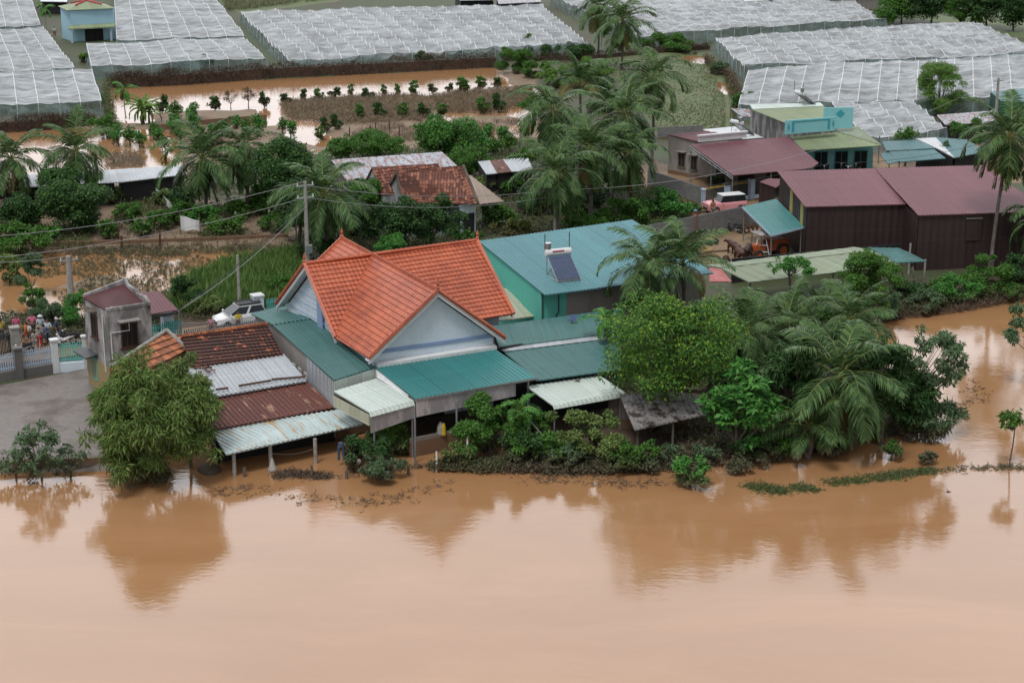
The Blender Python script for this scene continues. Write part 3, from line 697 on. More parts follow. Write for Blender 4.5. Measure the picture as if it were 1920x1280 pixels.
# side parapet under main right eave
# front awning (teal)
F1 = at(780, 748, 3.6); F2 = at(1006, 708, 3.6); B1 = at(703, 688, 4.08); B2 = at(925, 653, 4.08)
mb = MB(); ribbed(mb, [F1, F2, B2, B1], F1-B1, .28, .04); 
aw = thing('awning', 'deep teal corrugated awning below the big white gable', 'awning', loc0(F1)); mb.build('roof_sheet', MT['teal'], aw)
mb = MB(); mb.slab([F1+Z*.02-V*.03, F2+Z*.02-V*.03, F2-Z*.1-V*.03, F1-Z*.1-V*.03], V*-.04); 
for s in (0, .33, .66, 1): mb.slab([F1.lerp(F2, s)-Z*.1, B1.lerp(B2, s)-Z*.1, B1.lerp(B2, s)-Z*.22, F1.lerp(F2, s)-Z*.22], U*.06)
mb.build('frame', MT['metalgrey'], aw)
post(aw, 779, 868, 3.5, .06); post(aw, 857, 858, 3.5, .06); 
q = on(1000, 760, F1+V*.2, UA); mb = MB(); mb.tube([(F2.x-.5, F2.y+.1, -.3), (F2.x-.5, F2.y+.1, 3.55)], .06); mb.build('post', MT['metalgrey'], aw)
q1 = F1-V*.02; q2 = on(967, 717, q1, UA)
mb = MB(); A_, B_ = Vector((q1.x, q1.y, 3.46)), Vector((q2.x, q2.y, 3.46)); mb.slab([A_, B_, B_-Z*.8, A_-Z*.95], V*.05); mb.build('hanging_sheet', MT['panel'], aw)
# triangular cheek beside the awning
# left annex with long teal roof
L1 = on(627, 714, F1+V*5.2, UA+180)
AL_f = at(627, 713, 3.95); AL_fr = at(704, 689, 4.05); AL_b = on(512, 610, AL_f, VA); AL_br = on(588, 596, AL_fr, VA)
print('annex', AL_f, AL_fr, AL_b, AL_br)
an = thing('annex', 'long narrow annex with a teal sheet roof along the left side of the villa', 'annex', loc0(AL_f))
ZB = 4.5
AL_b = at(512, 610, ZB); AL_br = at(590, 598, ZB+.1)
mb = MB(); ribbed(mb, [AL_f, AL_fr, AL_br, AL_b], AL_f-AL_b, .28, .04)
# rear sheet, sloping the other way a little
R1 = at(470, 588, 4.1); R2 = at(540, 571, 4.2)
ribbed(mb, [AL_b+Z*.05, AL_br+Z*.05, R2, R1], R1-AL_b, .28, .04)
rf = mb.build('roof', MT['tealold'], an)
mb = MB(); i1 = AL_f+ud*.12+vdir*.3; i2 = AL_fr+ud*-.05+vdir*.3; i3 = AL_br-ud*.1; i4 = AL_b+ud*.12; i5 = R1+ud*.2-vdir*.3; i6 = R2-vdir*.3
prism(mb, [i1, i2, i3, i4], .1, [3.86, 3.9, ZB-.08, ZB-.12]); prism(mb, [i4, i3, i6, i5], .1, [ZB-.12, ZB-.1, 4.0, 3.9])
wl = mb.build('wall', MT['grey'], an)
# siding sheets on the outer wall near the front
mb = MB(); s1 = i1-ud*.05; s2 = i1.lerp(i4, .42)-ud*.05
ribbed_w = []
nn = 14
for k in range(nn):
    p, q = s1.lerp(s2, k/nn), s1.lerp(s2, (k+1)/nn); e = ud*(-.05 if k % 2 else -.015)
    mb.slab([Vector((p.x, p.y, .3))+e, Vector((q.x, q.y, .3))+e, Vector((q.x, q.y, 3.8+.27*(k+1)/nn))+e, Vector((p.x, p.y, 3.8+.27*k/nn))+e], ud*.03)
mb.build('side_cladding', MT['zinc'], an)
mb = MB(); mb.slab([AL_f-V*.02-Z*.06, AL_fr-V*.02-Z*.06, AL_fr-V*.02-Z*.75, AL_f-V*.02-Z*.62], V*.1); mb.build('front_cladding', MT['paleaqua'], an)
for k in range(4):
    p = i1.lerp(i4, .47+.1*k); opening(an, Vector((p.x, p.y, 2.55)), vdir, .32, .36, -ud, MT['whitetrim'], MT['tarp'], False, 0)
# white rolled-edge awning in front of annex
W3 = at(775, 751, 3.45); W4 = on(693, 772, W3, UA+180); W2 = at(706, 709, 3.75); W1 = on(626, 733, W2, UA+180)
print('white awn', W1, W2, W3, W4)
W4 = at(693, 773, 3.42); W1 = at(626, 733, 3.7)
wa = thing('awning', 'pale white-green awning with a rolled front edge left of the teal awning', 'awning', loc0(W4))
mb = MB(); sl = (W4-W1).normalized(); ribbed(mb, [W4, W3, W2, W1], sl, .3, .02)
dn1, dn2 = Vector((0, 0, -.22)), -V*.18
ribbed(mb, [W4+dn1+dn2, W3+dn1+dn2, W3, W4], (dn1+dn2), .3, .02)
mb.build('roof_sheet', MT['paleaqua'], wa)
mb = MB(); mb.slab([W4-V*.12-Z*.2, W3-V*.12-Z*.2, W3-V*.12-Z*1.0, W4-V*.12-Z*1.2], V*.05); mb.build('hanging_sheet', MT['panel'], wa)
mb = MB(); mb.slab([W4-Z*.15-U*.05, W1-Z*.3-U*.05, W1-Z*.95-U*.05, W4-Z*.8-U*.05], U*.05); mb.build('side_sheet', MT['creamy'], wa)
for p in (W4+U*.25, W3-U*.1): 
    mb = MB(); mb.tube([(p.x, p.y, -.3), (p.x, p.y, 3.3)], .055); mb.build('post', MT['metalgrey'], wa)
# cheek wall between the two awnings
mb = MB(); mb.slab([W2+Z*.05, W2.lerp(W3, .85), W2.lerp(W3, .85)+Z*.12, B1-Z*.1-U*.02, B1-Z*.6], U*.05); mb.build('cheek_sheet', MT['whitetrim'], wa)
# right annex: two teal roofs between villa and aqua house
zR = 3.7
r1 = at(923, 611, 4.3); r2 = at(1060, 593, 4.3); r3 = at(1128, 628, 4.0); r4 = at(936, 652, 3.95)
ra = thing('annex', 'low annex with two stepped teal sheet roofs right of the villa', 'annex', loc0(r4))
mb = MB(); r2 = at(1165, 578, 4.3); r3 = at(1165, 622, 4.0); ribbed(mb, [r1, r2, r3, r4], r4-r1, .5, .02)
t1 = at(945, 660, 3.75); t2 = at(1165, 633, 3.75); t3 = at(1165, 692, 3.3); t4 = at(1010, 713, 3.3)
ribbed(mb, [t1, t2, t3, t4], t4-t1, .5, .02); mb.build('roof', MT['tealold'], ra)
mb = MB(); mb.slab([t1+Z*.05, t2+Z*.05, r3-Z*.05, r4-Z*.05], V*.05); mb.build('gutter_step', MT['zinc'], ra)
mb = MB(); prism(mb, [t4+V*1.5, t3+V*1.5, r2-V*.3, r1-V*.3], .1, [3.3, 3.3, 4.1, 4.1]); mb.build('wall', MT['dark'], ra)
# right white awning
w1 = at(987, 724, 3.0); w2 = at(1123, 703, 3.0); w3 = at(1172, 736, 2.55); w4 = at(1037, 760, 2.55)
wb = thing('awning', 'pale corrugated awning below the two stepped teal roofs, behind the bank shrubs', 'awning', loc0(w4))
mb = MB(); ribbed(mb, [w1, w2, w3, w4], w4-w1, .3, .03); ribbed(mb, [w4, w3, w3-V*.15-Z*.2, w4-V*.15-Z*.2], -V-Z, .3, .02); mb.build('roof_sheet', MT['paleaqua'], wb)
for p in (w4+U*.1, w3-U*.3, w1+U*.2): mb = MB(); mb.tube([(p.x, p.y, -.3), (p.x, p.y, p.z-.05)], .05); mb.build('post', MT['metalgrey'], wb)
# dark stained lean-to with old zinc
s1 = at(1160, 738, 2.5); s2 = at(1290, 735, 2.6); s3 = at(1356, 770, 2.1); s4 = at(1190, 806, 1.95)
sh = thing('lean_to', 'open lean-to with black-stained corrugated roof under the big tree', 'shed', loc0(s4))
mb = MB(); ribbed(mb, [s1, s2, s3, s4], s4-s1, .3, .05); mb.build('roof_sheet', MT['zincdirt'], sh)
for p in (s4+U*.4+V*.3, s4.lerp(s3, .45)+V*.2, s3-U*.3+V*.2, s1, s2):
    mb = MB(); mb.tube([(p.x, p.y, -.3), (p.x, p.y, p.z-.05)], .07); mb.build('post', MT['oldwood'], sh)
mb = MB(); prism(mb, [s1+V*.1, s2+V*.1, s2-V*.1, s1-V*.1], .1, 2.3); mb.build('back_wall', MT['greylow'], sh)
# dark inner walls behind the front awnings (stores under the villa)
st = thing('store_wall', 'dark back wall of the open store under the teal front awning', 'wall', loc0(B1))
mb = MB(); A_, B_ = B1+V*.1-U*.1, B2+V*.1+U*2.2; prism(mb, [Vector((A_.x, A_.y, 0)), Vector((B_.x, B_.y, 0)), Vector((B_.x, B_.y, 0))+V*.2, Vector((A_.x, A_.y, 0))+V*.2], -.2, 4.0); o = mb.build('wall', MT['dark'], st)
# low muddy wall in the store, between the posts
g1 = at(770, 858, .0); g2 = on(890, 838, g1, UA); lw = MB(); prism(lw, [g1, g2, g2+V*.2, g1+V*.2], -.5, 1.15); o = lw.build('low_wall', MT['greylow']); setp(o, 'low muddy concrete wall between the steel posts under the teal awning', 'wall')

# ---- long lean house on the left: old tiles, zinc, rust, pale streaked sheets stepping down to the river
zf = 1.5
p1 = at(430, 851, zf); p2 = at(681, 795, zf)
q1 = at(412, 803, 2.0); q2 = at(640, 767, 2.05)
print('pale', (p2-p1).length, np.degrees(math.atan2((p2-p1).y, (p2-p1).x)), 'depth', (q2-p2).length, np.degrees(math.atan2((q2-p2).y, (q2-p2).x)))
lh = thing('lean_house', 'long low house with brown tile, zinc, rusty and pale roof strips, left of the villa', 'house', loc0(p1))
def line_l(y0, y1, z): pass
p1 = at(424, 852, zf); ql = at(395, 806, 2.0); rl = at(380, 744, 2.75); tl = at(345, 690, 3.35)
mb = MB(); ribbed(mb, [p1, p2, q2, ql], p2-q2, .28, .05); mb.build('streaked_roof', MT['palestreak'], lh)
u1 = at(390, 807, 2.12); u2 = at(628, 764, 2.17); v1 = at(372, 748, 2.78); v2 = at(573, 712, 2.83)
mb = MB(); ribbed(mb, [u1, u2, v2, v1], u2-v2, .28, .05); mb.build('rusty_roof', MT['rust'], lh)
a1 = at(372, 749, 2.90); a2 = at(575, 714, 2.95); b1_ = at(342, 690, 3.42); b2_ = at(532, 664, 3.42)
mb = MB(); ribbed(mb, [a1, a2, b2_, b1_], a2-b2_, .28, .045); mb.build('zinc_roof', MT['zinc'], lh)
c1 = at(358, 688, 3.5); c2 = at(530, 664, 3.5); d1 = at(341, 632, 4.55); d2 = at(501, 608, 4.55)
mb = MB(); courses(mb, [c1, c2, d2, d1], c2-d2, .34, .06)
bdn = V*1.6-Z*1.0; courses(mb, [d1, d2, d2+bdn, d1+bdn], bdn, .34, .06); mb.build('tile_roof', MT['oldtile'], lh)
mb = MB()
for k in range(14):
    s, e = d1.lerp(d2, k/14), d1.lerp(d2, (k+1)/14); mb.tube([s+Z*.08, e+Z*.05], [.14, .12], 6)
mb.build('ridge_cap', MT['terracotta'], lh)
mb = MB(); prism(mb, [c1+V*.3+U*.2, c2+V*.3, d2+bdn, d1+bdn+U*.2], .1, [3.35, 3.35, 3.45, 3.45])
prism(mb, [v1+U*.5, v2, b2_, b1_+U*.5], .1, [2.7, 2.7, 3.2, 3.2]); mb.build('wall', MT['greylow'], lh)
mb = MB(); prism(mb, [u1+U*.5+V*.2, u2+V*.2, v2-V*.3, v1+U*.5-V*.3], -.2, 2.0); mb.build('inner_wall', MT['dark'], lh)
for x, y in ((440, 892), (508, 876), (592, 868)): post(lh, x, y, 1.5 if x > 440 else 1.45, .11, 'concpost', -.5)
for (x0, y0, x1, y1) in ((448, 723, 508, 713), (509, 711, 572, 706), (405, 730, 428, 727)):
    A_, B_ = at(x0, y0, 3.17), at(x1, y1, 3.17); o = MB(); o.tube([A_, B_], .07, 6); o = o.build('timber_pole', MT['brownwood']); setp(o, {448: 'longest dark timber lying on the zinc roof', 509: 'thin dark timber at the right end of the zinc roof', 405: 'short dark timber on the zinc roof beside the bamboo'}[x0], 'timber')
random.seed(5); ti = thing('broken_tiles', 'broken brown tile pieces lying on the zinc roof near the bamboo', 'roof tiles', loc0(at(380, 700, 3.3)))
for k in range(9):
    P = at(random.uniform(364, 402), random.uniform(686, 698), 3.46); mb = MB(); aa = dirv(random.uniform(0, 180))*.14; bb = Z.cross(aa)*random.uniform(.5, 1); mb.box(P, aa, bb, .04); mb.build('tile_piece', MT['oldtile2'], ti)
# terracotta lean-to against the tower
e1 = at(200, 702, 3.3); e2 = at(330, 655, 3.3); e3 = at(344, 640, 3.9); e4 = at(308, 618, 4.9); e5 = at(262, 652, 4.5)
lt = thing('tiled_lean_to', 'half-collapsed orange tile lean-to between the grey tower and the old brown tile roof', 'shed', loc0(e2))
T1, T2, T3, T4 = at(205, 689, 4.15), at(312, 622, 4.75), at(352, 655, 3.9), at(225, 722, 3.3)
mb = MB(); courses(mb, [T1, T2, T3, T4], T3-T2, .5, .07); T5 = at(340, 630, 4.3); courses(mb, [T2, T5, T3], T3-T2, .5, .07); mb.build('tile_roof', MT['terracotta'], lt)
mb = MB(); mb.tube([T1, T2+Z*.1, T2+Z*.15, T3+Z*.05], .12, 6); mb.build('ridge_mortar', MT['concpost'], lt)
mb = MB(); prism(mb, [T4+V*.2, T3, T2, T1], .1, [3.2, 3.75, 4.6, 4.0]); mb.build('wall', MT['yellowwall'], lt)
# ---- grey tower
G = at(203, 757, .3); zt = 6.3
A_ = at(203, 586, zt); print('tower', G, A_)
z_t = 6.1
cF = at(201, 584, z_t); cR = on(282, 571, cF, UA+2); cL = on(157, 567, cF, VA+8); cR.z = cL.z = z_t
cB = cR+(cL-cF)
tw = thing('tower_house', 'small peeling grey concrete tower house with a dark red sheet roof', 'house', loc0(cF))
tu = (cR-cF).normalized(); tv = (cL-cF).normalized(); 
mb = MB(); prism(mb, [cF, cR, cB, cL], .1, [z_t, z_t, z_t+.5, z_t]); 
wallt = mb.build('wall', MT['tower'], tw)
mb = MB()
par = lambda P, Q, z1, z2, w_: mb.slab([P, Q, Vector((Q.x, Q.y, z2)), Vector((P.x, P.y, z1))], w_)
mb.slab([cF+Z*0.0-tv*.03-tu*.03, cR-tv*.03, cR-tv*.03+Z*.18, cF-tv*.03-tu*.03+Z*.18], tv*.25)
top_pts = [cR+Z*.2, cR.lerp(cB, .15)+Z*.5, cR.lerp(cB, .4)+Z*.42, cR.lerp(cB, .5)+Z*.62, cR.lerp(cB, .85)+Z*.72, cR.lerp(cB, .9)+Z*1.0, cB+Z*1.0, cB-Z*.3, cR-Z*.3]
mb.slab(top_pts, -tu*.22)
mb.slab([cL+Z*.3, cB+Z*.95, cB-Z*.3, cL-Z*.5], -tv*.2)
mb.build('parapet', MT['tower'], tw)
mb = MB(); ribbed(mb, [cF+tv*.25+Z*.02+tu*.0, cR+tv*.25-tu*.2+Z*.05, cB-tu*.2-tv*.2+Z*.62, cL-tv*.2-tu*.12+Z*.15], -tu, .25, .03); mb.build('roof', MT['redroof'], tw)
Pw = on(244, 650, cF-tv*.02, UA+2); opening(tw, Pw, tu, .95, 1.55, -tv, MT['brownwood'], MT['dark'], True, 2)
mb = MB(); mb.slab([Pw-tu*.75+Z*1.75, Pw+tu*.65+Z*1.75, Pw+tu*.65+Z*1.83, Pw-tu*.75+Z*1.83], -tv*.5); mb.build('window_hood', MT['concpost'], tw)
Pw = on(179, 632, cF-tu*.02, VA+8); opening(tw, Pw, tv, .8, 1.5, -tu, MT['brownwood'], MT['dark'], True, 1)
mb = MB(); mb.slab([Pw-tv*.5+Z*1.75, Pw+tv*.9+Z*1.75, Pw+tv*.9+Z*1.82, Pw-tv*.5+Z*1.82], -tu*.45); mb.build('window_hood', MT['oldwood'], tw)
Pw = on(182, 742, cF-tu*.02, VA+8); opening(tw, Vector((Pw.x, Pw.y, 1.0)), tv, .7, 1.5, -tu, MT['teal_paint'], MT['turq'], False, 1)
Pw.z = 2.75; mb = MB(); mb.slab([Pw-tv*.6, Pw+tv*1.4, Pw+tv*1.4-tu*.8-Z*.15, Pw-tv*.6-tu*.8-Z*.15], Z*.08); mb.build('door_hood', MT['metaldark'], tw)
mb = MB(); r_ = .04
for k in (.18,): 
    p = cF+tv*k*4-tu*.06; mb.tube([Vector((p.x, p.y, 2.0)), Vector((p.x, p.y, 5.7))], r_, 6)
p = cF-tv*.06+tu*.12; mb.tube([Vector((p.x, p.y, 3)), Vector((p.x, p.y, 4.7)), Vector((p.x, p.y, 4.7))+tu*1.2, Vector((p.x, p.y, 5.3))+tu*1.2], r_, 6); mb.build('drain_pipe', MT['whitetrim'], tw)
mb = MB(); prism(mb, [cF-tu*.03-tv*.03, cR-tv*.03, cR+tv*.2, cF+tv*.2-tu*.03], .1, 2.4); mb.slab([Vector((cF.x, cF.y, .3))-tu*.04-tv*.03, Vector((cL.x, cL.y, .3))-tu*.04, Vector((cL.x, cL.y, 2.6))-tu*.04, Vector((cF.x, cF.y, 2.3))-tu*.04-tv*.03], tu*.03); mb.build('lower_render', MT['yellowwall'], tw)
# canopy behind tower
k1, k2, k3, k4 = at(283, 589, 2.9), at(335, 581, 2.9), at(298, 546, 3.3), at(255, 549, 3.3)
cn = thing('canopy', 'small maroon sheet canopy right behind the grey tower', 'canopy', loc0(k1)); mb = MB(); ribbed(mb, [k1, k2, k3, k4], k1-k4, .25, .03); mb.build('roof_sheet', MT['maroon'], cn)
mb = MB(); mb.slab([k1-Z*.1, k2-Z*.1, k2-Z*.3, k1-Z*.3], V*.05); mb.build('frame', MT['metaldark'], cn)
for p in (k1, k2, k3, k4): mb = MB(); mb.tube([(p.x, p.y, .3), (p.x, p.y, p.z-.1)], .05); mb.build('post', MT['metalgrey'], cn)

# ---- aqua walled house with the large blue-teal roof
hf, hb = 5.6, 6.6
f1 = at(1022, 553, hf); f2 = at(1338, 512, hf); b1 = at(898, 452, hb); b2 = at(1186, 412, hb)
print('aqua', (f2-f1).length, np.degrees(math.atan2((f2-f1).y, (f2-f1).x)), (b1-f1).length, np.degrees(math.atan2((b1-f1).y, (b1-f1).x)), np.degrees(math.atan2((b2-f2).y, (b2-f2).x)))
aq = thing('aqua_house', 'aqua and raw concrete house with the big light teal roof right of the villa', 'house', loc0(f1))
mb = MB(); ribbed(mb, [f1, f2, b2, b1], f1-b1, .28, .035); mb.build('roof', MT['tealbig'], aq)
mb = MB(); d_ = (f2-f1).normalized(); n_ = Z.cross(d_)
side = (b1-f1).normalized(); 
g1, g2, g3, g4 = f1+d_*.15+n_*.9, f2-d_*.3+n_*.9, b2-d_*.3-n_*.4, b1+d_*.15-n_*.4
prism(mb, [g1, g1+d_*1.9, g4+d_*1.9, g4], .1, [hf-.05, hf-.05, hb-.2, hb-.2]); mb.build('aqua_wall', MT['aqua'], aq)
mb = MB(); prism(mb, [g1+d_*1.9+n_*.02, g2, g3, g4+d_*1.9], .1, [hf-.05, hf-.05, hb-.2, hb-.2]); mb.build('wall', MT['grey'], aq)
mb = MB(); mb.tube([g1-n_*.08+d_*.1-Z*.2, Vector((g1.x, g1.y, 2))-n_*.08+d_*.1], .05, 6); p = g1+d_*1.3-n_*.07; mb.tube([p-Z*.3, p-Z*1.6, p-Z*1.6-d_*.15, p-Z*3-d_*.15], .04, 6); mb.build('drain_pipe', MT['metaldark'], aq)
# pale awning on its left wall
m1, m2, m3 = at(943, 541, 4.3), at(1020, 590, 3.6), at(935, 601, 3.6)
m4 = at(975, 537, 4.3)
ma = thing('awning', 'pale cream awning between the orange roof and the aqua wall', 'awning', loc0(m3)); mb = MB(); ribbed(mb, [m1-U*1.0, m4, m2, m3-U*.5], m2-m4, .25, .03); mb.build('roof_sheet', MT['creamy'], ma)
mb = MB(); mb.tube([m2-Z*.05, Vector((m2.x, m2.y, 3.0))], .05); mb.build('post', MT['metalgrey'], ma)
# solar water heaters
def heater(label, P, rz, s=1.0, rods=True):
    h = thing('solar_heater', label, 'water heater', (0, 0, 0))
    mb = MB()
    for y in (-.75, .75):
        mb.tube([(-.9, y, 0), (.75, y, 1.15)], .025, 5); mb.tube([(.75, y, 0), (.75, y, 1.2)], .025, 5); mb.tube([(-.9, y, 0), (.8, y, 0)], .025, 5); mb.tube([(.75, y, 0), (0, y, .6)], .02, 5)
    mb.tube([(-.9, -.75, 0), (-.9, .75, 0)], .025, 5); mb.tube([(.75, -.75, 0), (.75, .75, 0)], .025, 5); mb.tube([(.75, -.75, .9), (.75, .75, .1)], .015, 5)
    mb.build('stand', MT['metalgrey'], h)
    mb = MB(); mb.slab([(-.88, -.72, .04), (-.88, .72, .04), (.62, .72, 1.09), (.62, -.72, 1.09)], (-.02, 0, .03)); mb.build('back_panel', MT['steel'], h)
    mb = MB()
    for k in range(14):
        y = -.68+k*1.36/13; mb.tube([(-.9, y, .1), (.65, y, 1.18)], .036, 6)
    mb.build('vacuum_tubes', MT['solar'], h)
    mb = MB(); mb.tube([(.78, -.85, 1.36), (.78, -.8, 1.36), (.78, .8, 1.36), (.78, .85, 1.36)], [.15, .22, .22, .15], 14); mb.build('tank', MT['white'], h, smooth=False)
    mb = MB(); mb.tube([(.9, .62, 1.56), (.9, .62, 1.95)], [.2, .2], 12); mb.build('feed_tank', MT['steel'], h)
    mb = MB(); mb.tube([(.58, -.3, 1.47), (.58, .45, 1.47)], .045, 6); mb.build('lettering_stripe', MT['red'], h)
    if rods:
        for y in (-.8, .8): mb = MB(); mb.tube([(.95, y, 1.2), (.95, y, 2.5)], .03, 6); mb.build('vent_rod', MT['metaldark'], h)
    h.location = P; h.rotation_euler = (0, 0, rz); h.scale = (s, s, s); return h
d_roof = lambda px, py, A, B, C: None
def on_plane(px, py, A, B, C):
    n = (B-A).cross(C-A); o = Vector((0, 0, CAMH)); d = FWD*FPX+Vector((1, 0, 0))*(px-960)-UPV*(py-640); t = (A-o).dot(n)/d.dot(n); return o+d*t
heater('solar water heater with blue tubes on the big light teal roof', on_plane(1056, 520, f1, f2, b1)+Z*.03, math.radians(112), 1.12)
sp_ = thing('solar_lamp', 'small black solar panel on the lower teal roof beside the aqua wall', 'solar panel', loc0(at(1073, 602, 4.3)))
mb = MB(); P = at(1073, 602, 4.4); mb.slab([P+Vector((-.25, 0, 0)), P+Vector((.25, .1, 0)), P+Vector((.3, .35, .35)), P+Vector((-.15, .25, .35))], (0, -.03, .03)); mb.build('panel', MT['solar'], sp_)
mb = MB(); mb.tube([P-Z*.25+Vector((0, .2, 0)), P+Vector((0, .2, .15))], .03, 5); mb.build('bracket', MT['metaldark'], sp_)
# ---- dark barn with faded maroon roof
zb = 4.9
e1 = at(1510, 388, zb); e2 = at(1698, 383, zb); e3 = at(1722, 404, zb); e4 = at(1965, 396, zb)
r1 = at(1457, 321, 5.9); r2 = at(1634, 316, 5.9); r3 = at(1842, 310, 5.9)
bn = thing('barn', 'big dark brown sheet-metal barn with a stepped faded maroon roof', 'barn', loc0(e1))
mb = MB(); m_ = at(1640, 316, 5.9); ribbed(mb, [e1, e2, m_, r1], e1-r1, .3, .03)
ribbed(mb, [e3, e4, r3, m_+Z*.01], e4-r3, .3, .03); mb.build('roof', MT['maroon2'], bn)
gb = .2
def dn(p, dx=0, dy=.25): return Vector((p.x+dx, p.y+dy, 0))
w1, w2, w3, w4, w5, w6 = dn(e1, .2), dn(e2), dn(e3, .1), dn(e4), dn(r3, 0, .3), dn(r1, .25, -.2)
def sided(mbx, p, q, z1, z2, z0=.1, pitch=.3, m=0):
    "vertical ribbed siding"
    L = (q-p).length; n = max(1, int(L/pitch)); d = (q-p)/n; nr = (q-p).cross(Z).normalized()
    for k in range(n):
        a_, b_ = p+d*k, p+d*(k+1); za, zb_ = z1+(z2-z1)*k/n, z1+(z2-z1)*(k+1)/n
        o1, o2 = (nr*.04 if k % 2 else nr*0), (nr*0 if k % 2 else nr*.04)
        mbx.face([Vector((a_.x, a_.y, z0))+o1, Vector((b_.x, b_.y, z0))+o2, Vector((b_.x, b_.y, zb_))+o2, Vector((a_.x, a_.y, za))+o1], [(k*pitch, 0), ((k+1)*pitch, 0), ((k+1)*pitch, z1), (k*pitch, z1)], m)
mb = MB()
sided(mb, w1, w2, 4.8, 4.8); sided(mb, w2, w3, 4.8, 4.8); sided(mb, w3, w4, 4.8, 4.8); sided(mb, w4, w5, 4.8, 5.8); sided(mb, w5, w6, 5.8, 5.8); sided(mb, w6, w1, 5.8, 4.85)
mb.build('wall', MT['barn'], bn)
for s, wdt in ((.42, .35), (.80, .35)):
    p = w6.lerp(w1, s); q = w6.lerp(w1, s+.09); mb = MB(); h1 = 5.75-.9*s; nrm = (w1-w6).cross(Z).normalized()*.07
    mb.slab([Vector((p.x, p.y, 2.4)), Vector((q.x, q.y, 2.4)), Vector((q.x, q.y, h1-.1)), Vector((p.x, p.y, h1))], nrm); mb.build('yellow_strip', MT['yband'], bn)
P = on(1823, 450, w3-V*.06, math.degrees(math.atan2((w4-w3).y, (w4-w3).x))); dd = (w4-w3).normalized(); nn_ = dd.cross(Z)
mb = MB(); mb.slab([P-dd*.65+nn_*.03, P+dd*.65+nn_*.03, P+dd*.65+nn_*.03+Z*1.75, P-dd*.65+nn_*.03+Z*1.75], nn_*.06); hd = mb.build('shutter', MT['barn'], bn)
mb = MB(); mb.slab([P-dd*.7+Z*1.78, P+dd*.7+Z*1.78, P+dd*.7+Z*1.84, P-dd*.7+Z*1.84], nn_*.2); mb.build('shutter_rail', MT['metalgrey'], bn)
# low maroon annex left of the barn
x1, x2, x3, x4 = at(1455, 352, 3.6), at(1425, 341, 3.8), at(1440, 335, 3.9), at(1460, 338, 3.8)
an2 = thing('shed', 'low dark brown shed with a sliver of maroon roof left of the barn', 'shed', loc0(x1))
mb = MB(); ribbed(mb, [x1, x2, x3, x4+U*1], x1-x2, .3, .03); mb.build('roof', MT['maroon2'], an2)
mb = MB(); sided(mb, dn(x2), dn(x1), 3.7, 3.5); mb.build('wall', MT['barn'], an2)
# teal canopy in the farmyard
c1, c2, c3, c4 = at(1392, 388, 3.3), at(1455, 373, 3.6), at(1509, 425, 3.0), at(1446, 441, 2.7)
cy = thing('canopy', 'bright teal sheet canopy over farm machines beside the dark barn', 'canopy', loc0(c4))
mb = MB(); ribbed(mb, [c1, c2, c3, c4], c4-c1, .28, .03); mb.build('roof_sheet', MT['teal'], cy)
mb = MB(); mb.slab([c4+Z*.02, c3+Z*.02, c3-Z*.13, c4-Z*.13], V*-.05); mb.slab([c4+Z*.02, c1+Z*.02, c1-Z*.13, c4-Z*.13], U*-.05); mb.build('fascia', MT['bluewhite'], cy)
for p in (c4+V*.2+U*.2, c1+U*.15-V*.1, c3+V*.2-U*.2): mb = MB(); mb.tube([(p.x, p.y, .3), (p.x, p.y, p.z-.1)], .06); mb.build('post', MT['metalgrey'], cy)
# long olive shed
o1, o2, o3, o4 = at(1325, 497, 3.3), at(1603, 463, 3.3), at(1640, 469, 3.1), at(1355, 510, 3.1)
s1_, s2_, s3_, s4_ = at(1352, 503, 3.15), at(1637, 470, 3.1), at(1686, 497, 2.5), at(1405, 529, 2.5)
os_ = thing('long_shed', 'long low cattle shed with pale olive roof, teal and pink end sheets', 'shed', loc0(s4_))
mb = MB(); ribbed(mb, [s1_, s2_, s3_, s4_], s4_-s1_, .9, .02); bk2 = V*1.0; ribbed(mb, [o1, o2, s2_+Z*.04, s1_+Z*.04], s1_-o1, .9, .02)
mb.build('olive_roof', MT['olive'], os_)
mb = MB(); ribbed(mb, [at(1628, 464, 3.2), at(1686, 465, 3.2), at(1738, 490, 2.6), at(1681, 493, 2.6)], s4_-s1_, .3, .03); mb.build('teal_roof', MT['tealold'], os_)
mb = MB(); ribbed(mb, [at(1330, 502, 3.15), at(1352, 504, 3.15), at(1372, 528, 2.6), at(1330, 528, 2.6)], s4_-s1_, .3, .03); mb.build('pink_roof', MT['pinksheet'], os_)
for (x, y, zt_) in ((1731, 545, 2.5), (1703, 520, 2.8), (1405, 570, 2.4), (1480, 560, 2.4), (1560, 552, 2.4), (1640, 545, 2.4)): post(os_, x, y, zt_, .08, 'concpost', 0)
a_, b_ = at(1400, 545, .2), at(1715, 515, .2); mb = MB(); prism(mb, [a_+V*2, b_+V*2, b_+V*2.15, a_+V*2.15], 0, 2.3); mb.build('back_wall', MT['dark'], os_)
rl_ = thing('cattle_rail', 'weathered wooden rails of a pen under the teal end of the long shed', 'fence', loc0(at(1690, 548, 0)))
for (p, q) in (((1672, 530, 1.2), (1735, 522, 1.2)), ((1672, 545, .7), (1735, 538, .7)), ((1712, 500, 1.5), (1714, 545, .2)), ((1692, 510, 1.4), (1694, 550, .2)), ((1720, 520, 1.2), (1748, 545, .2))):
    mb = MB(); mb.tube([at(*p), at(*q)], .05, 6); mb.build('rail', MT['oldwood'], rl_)

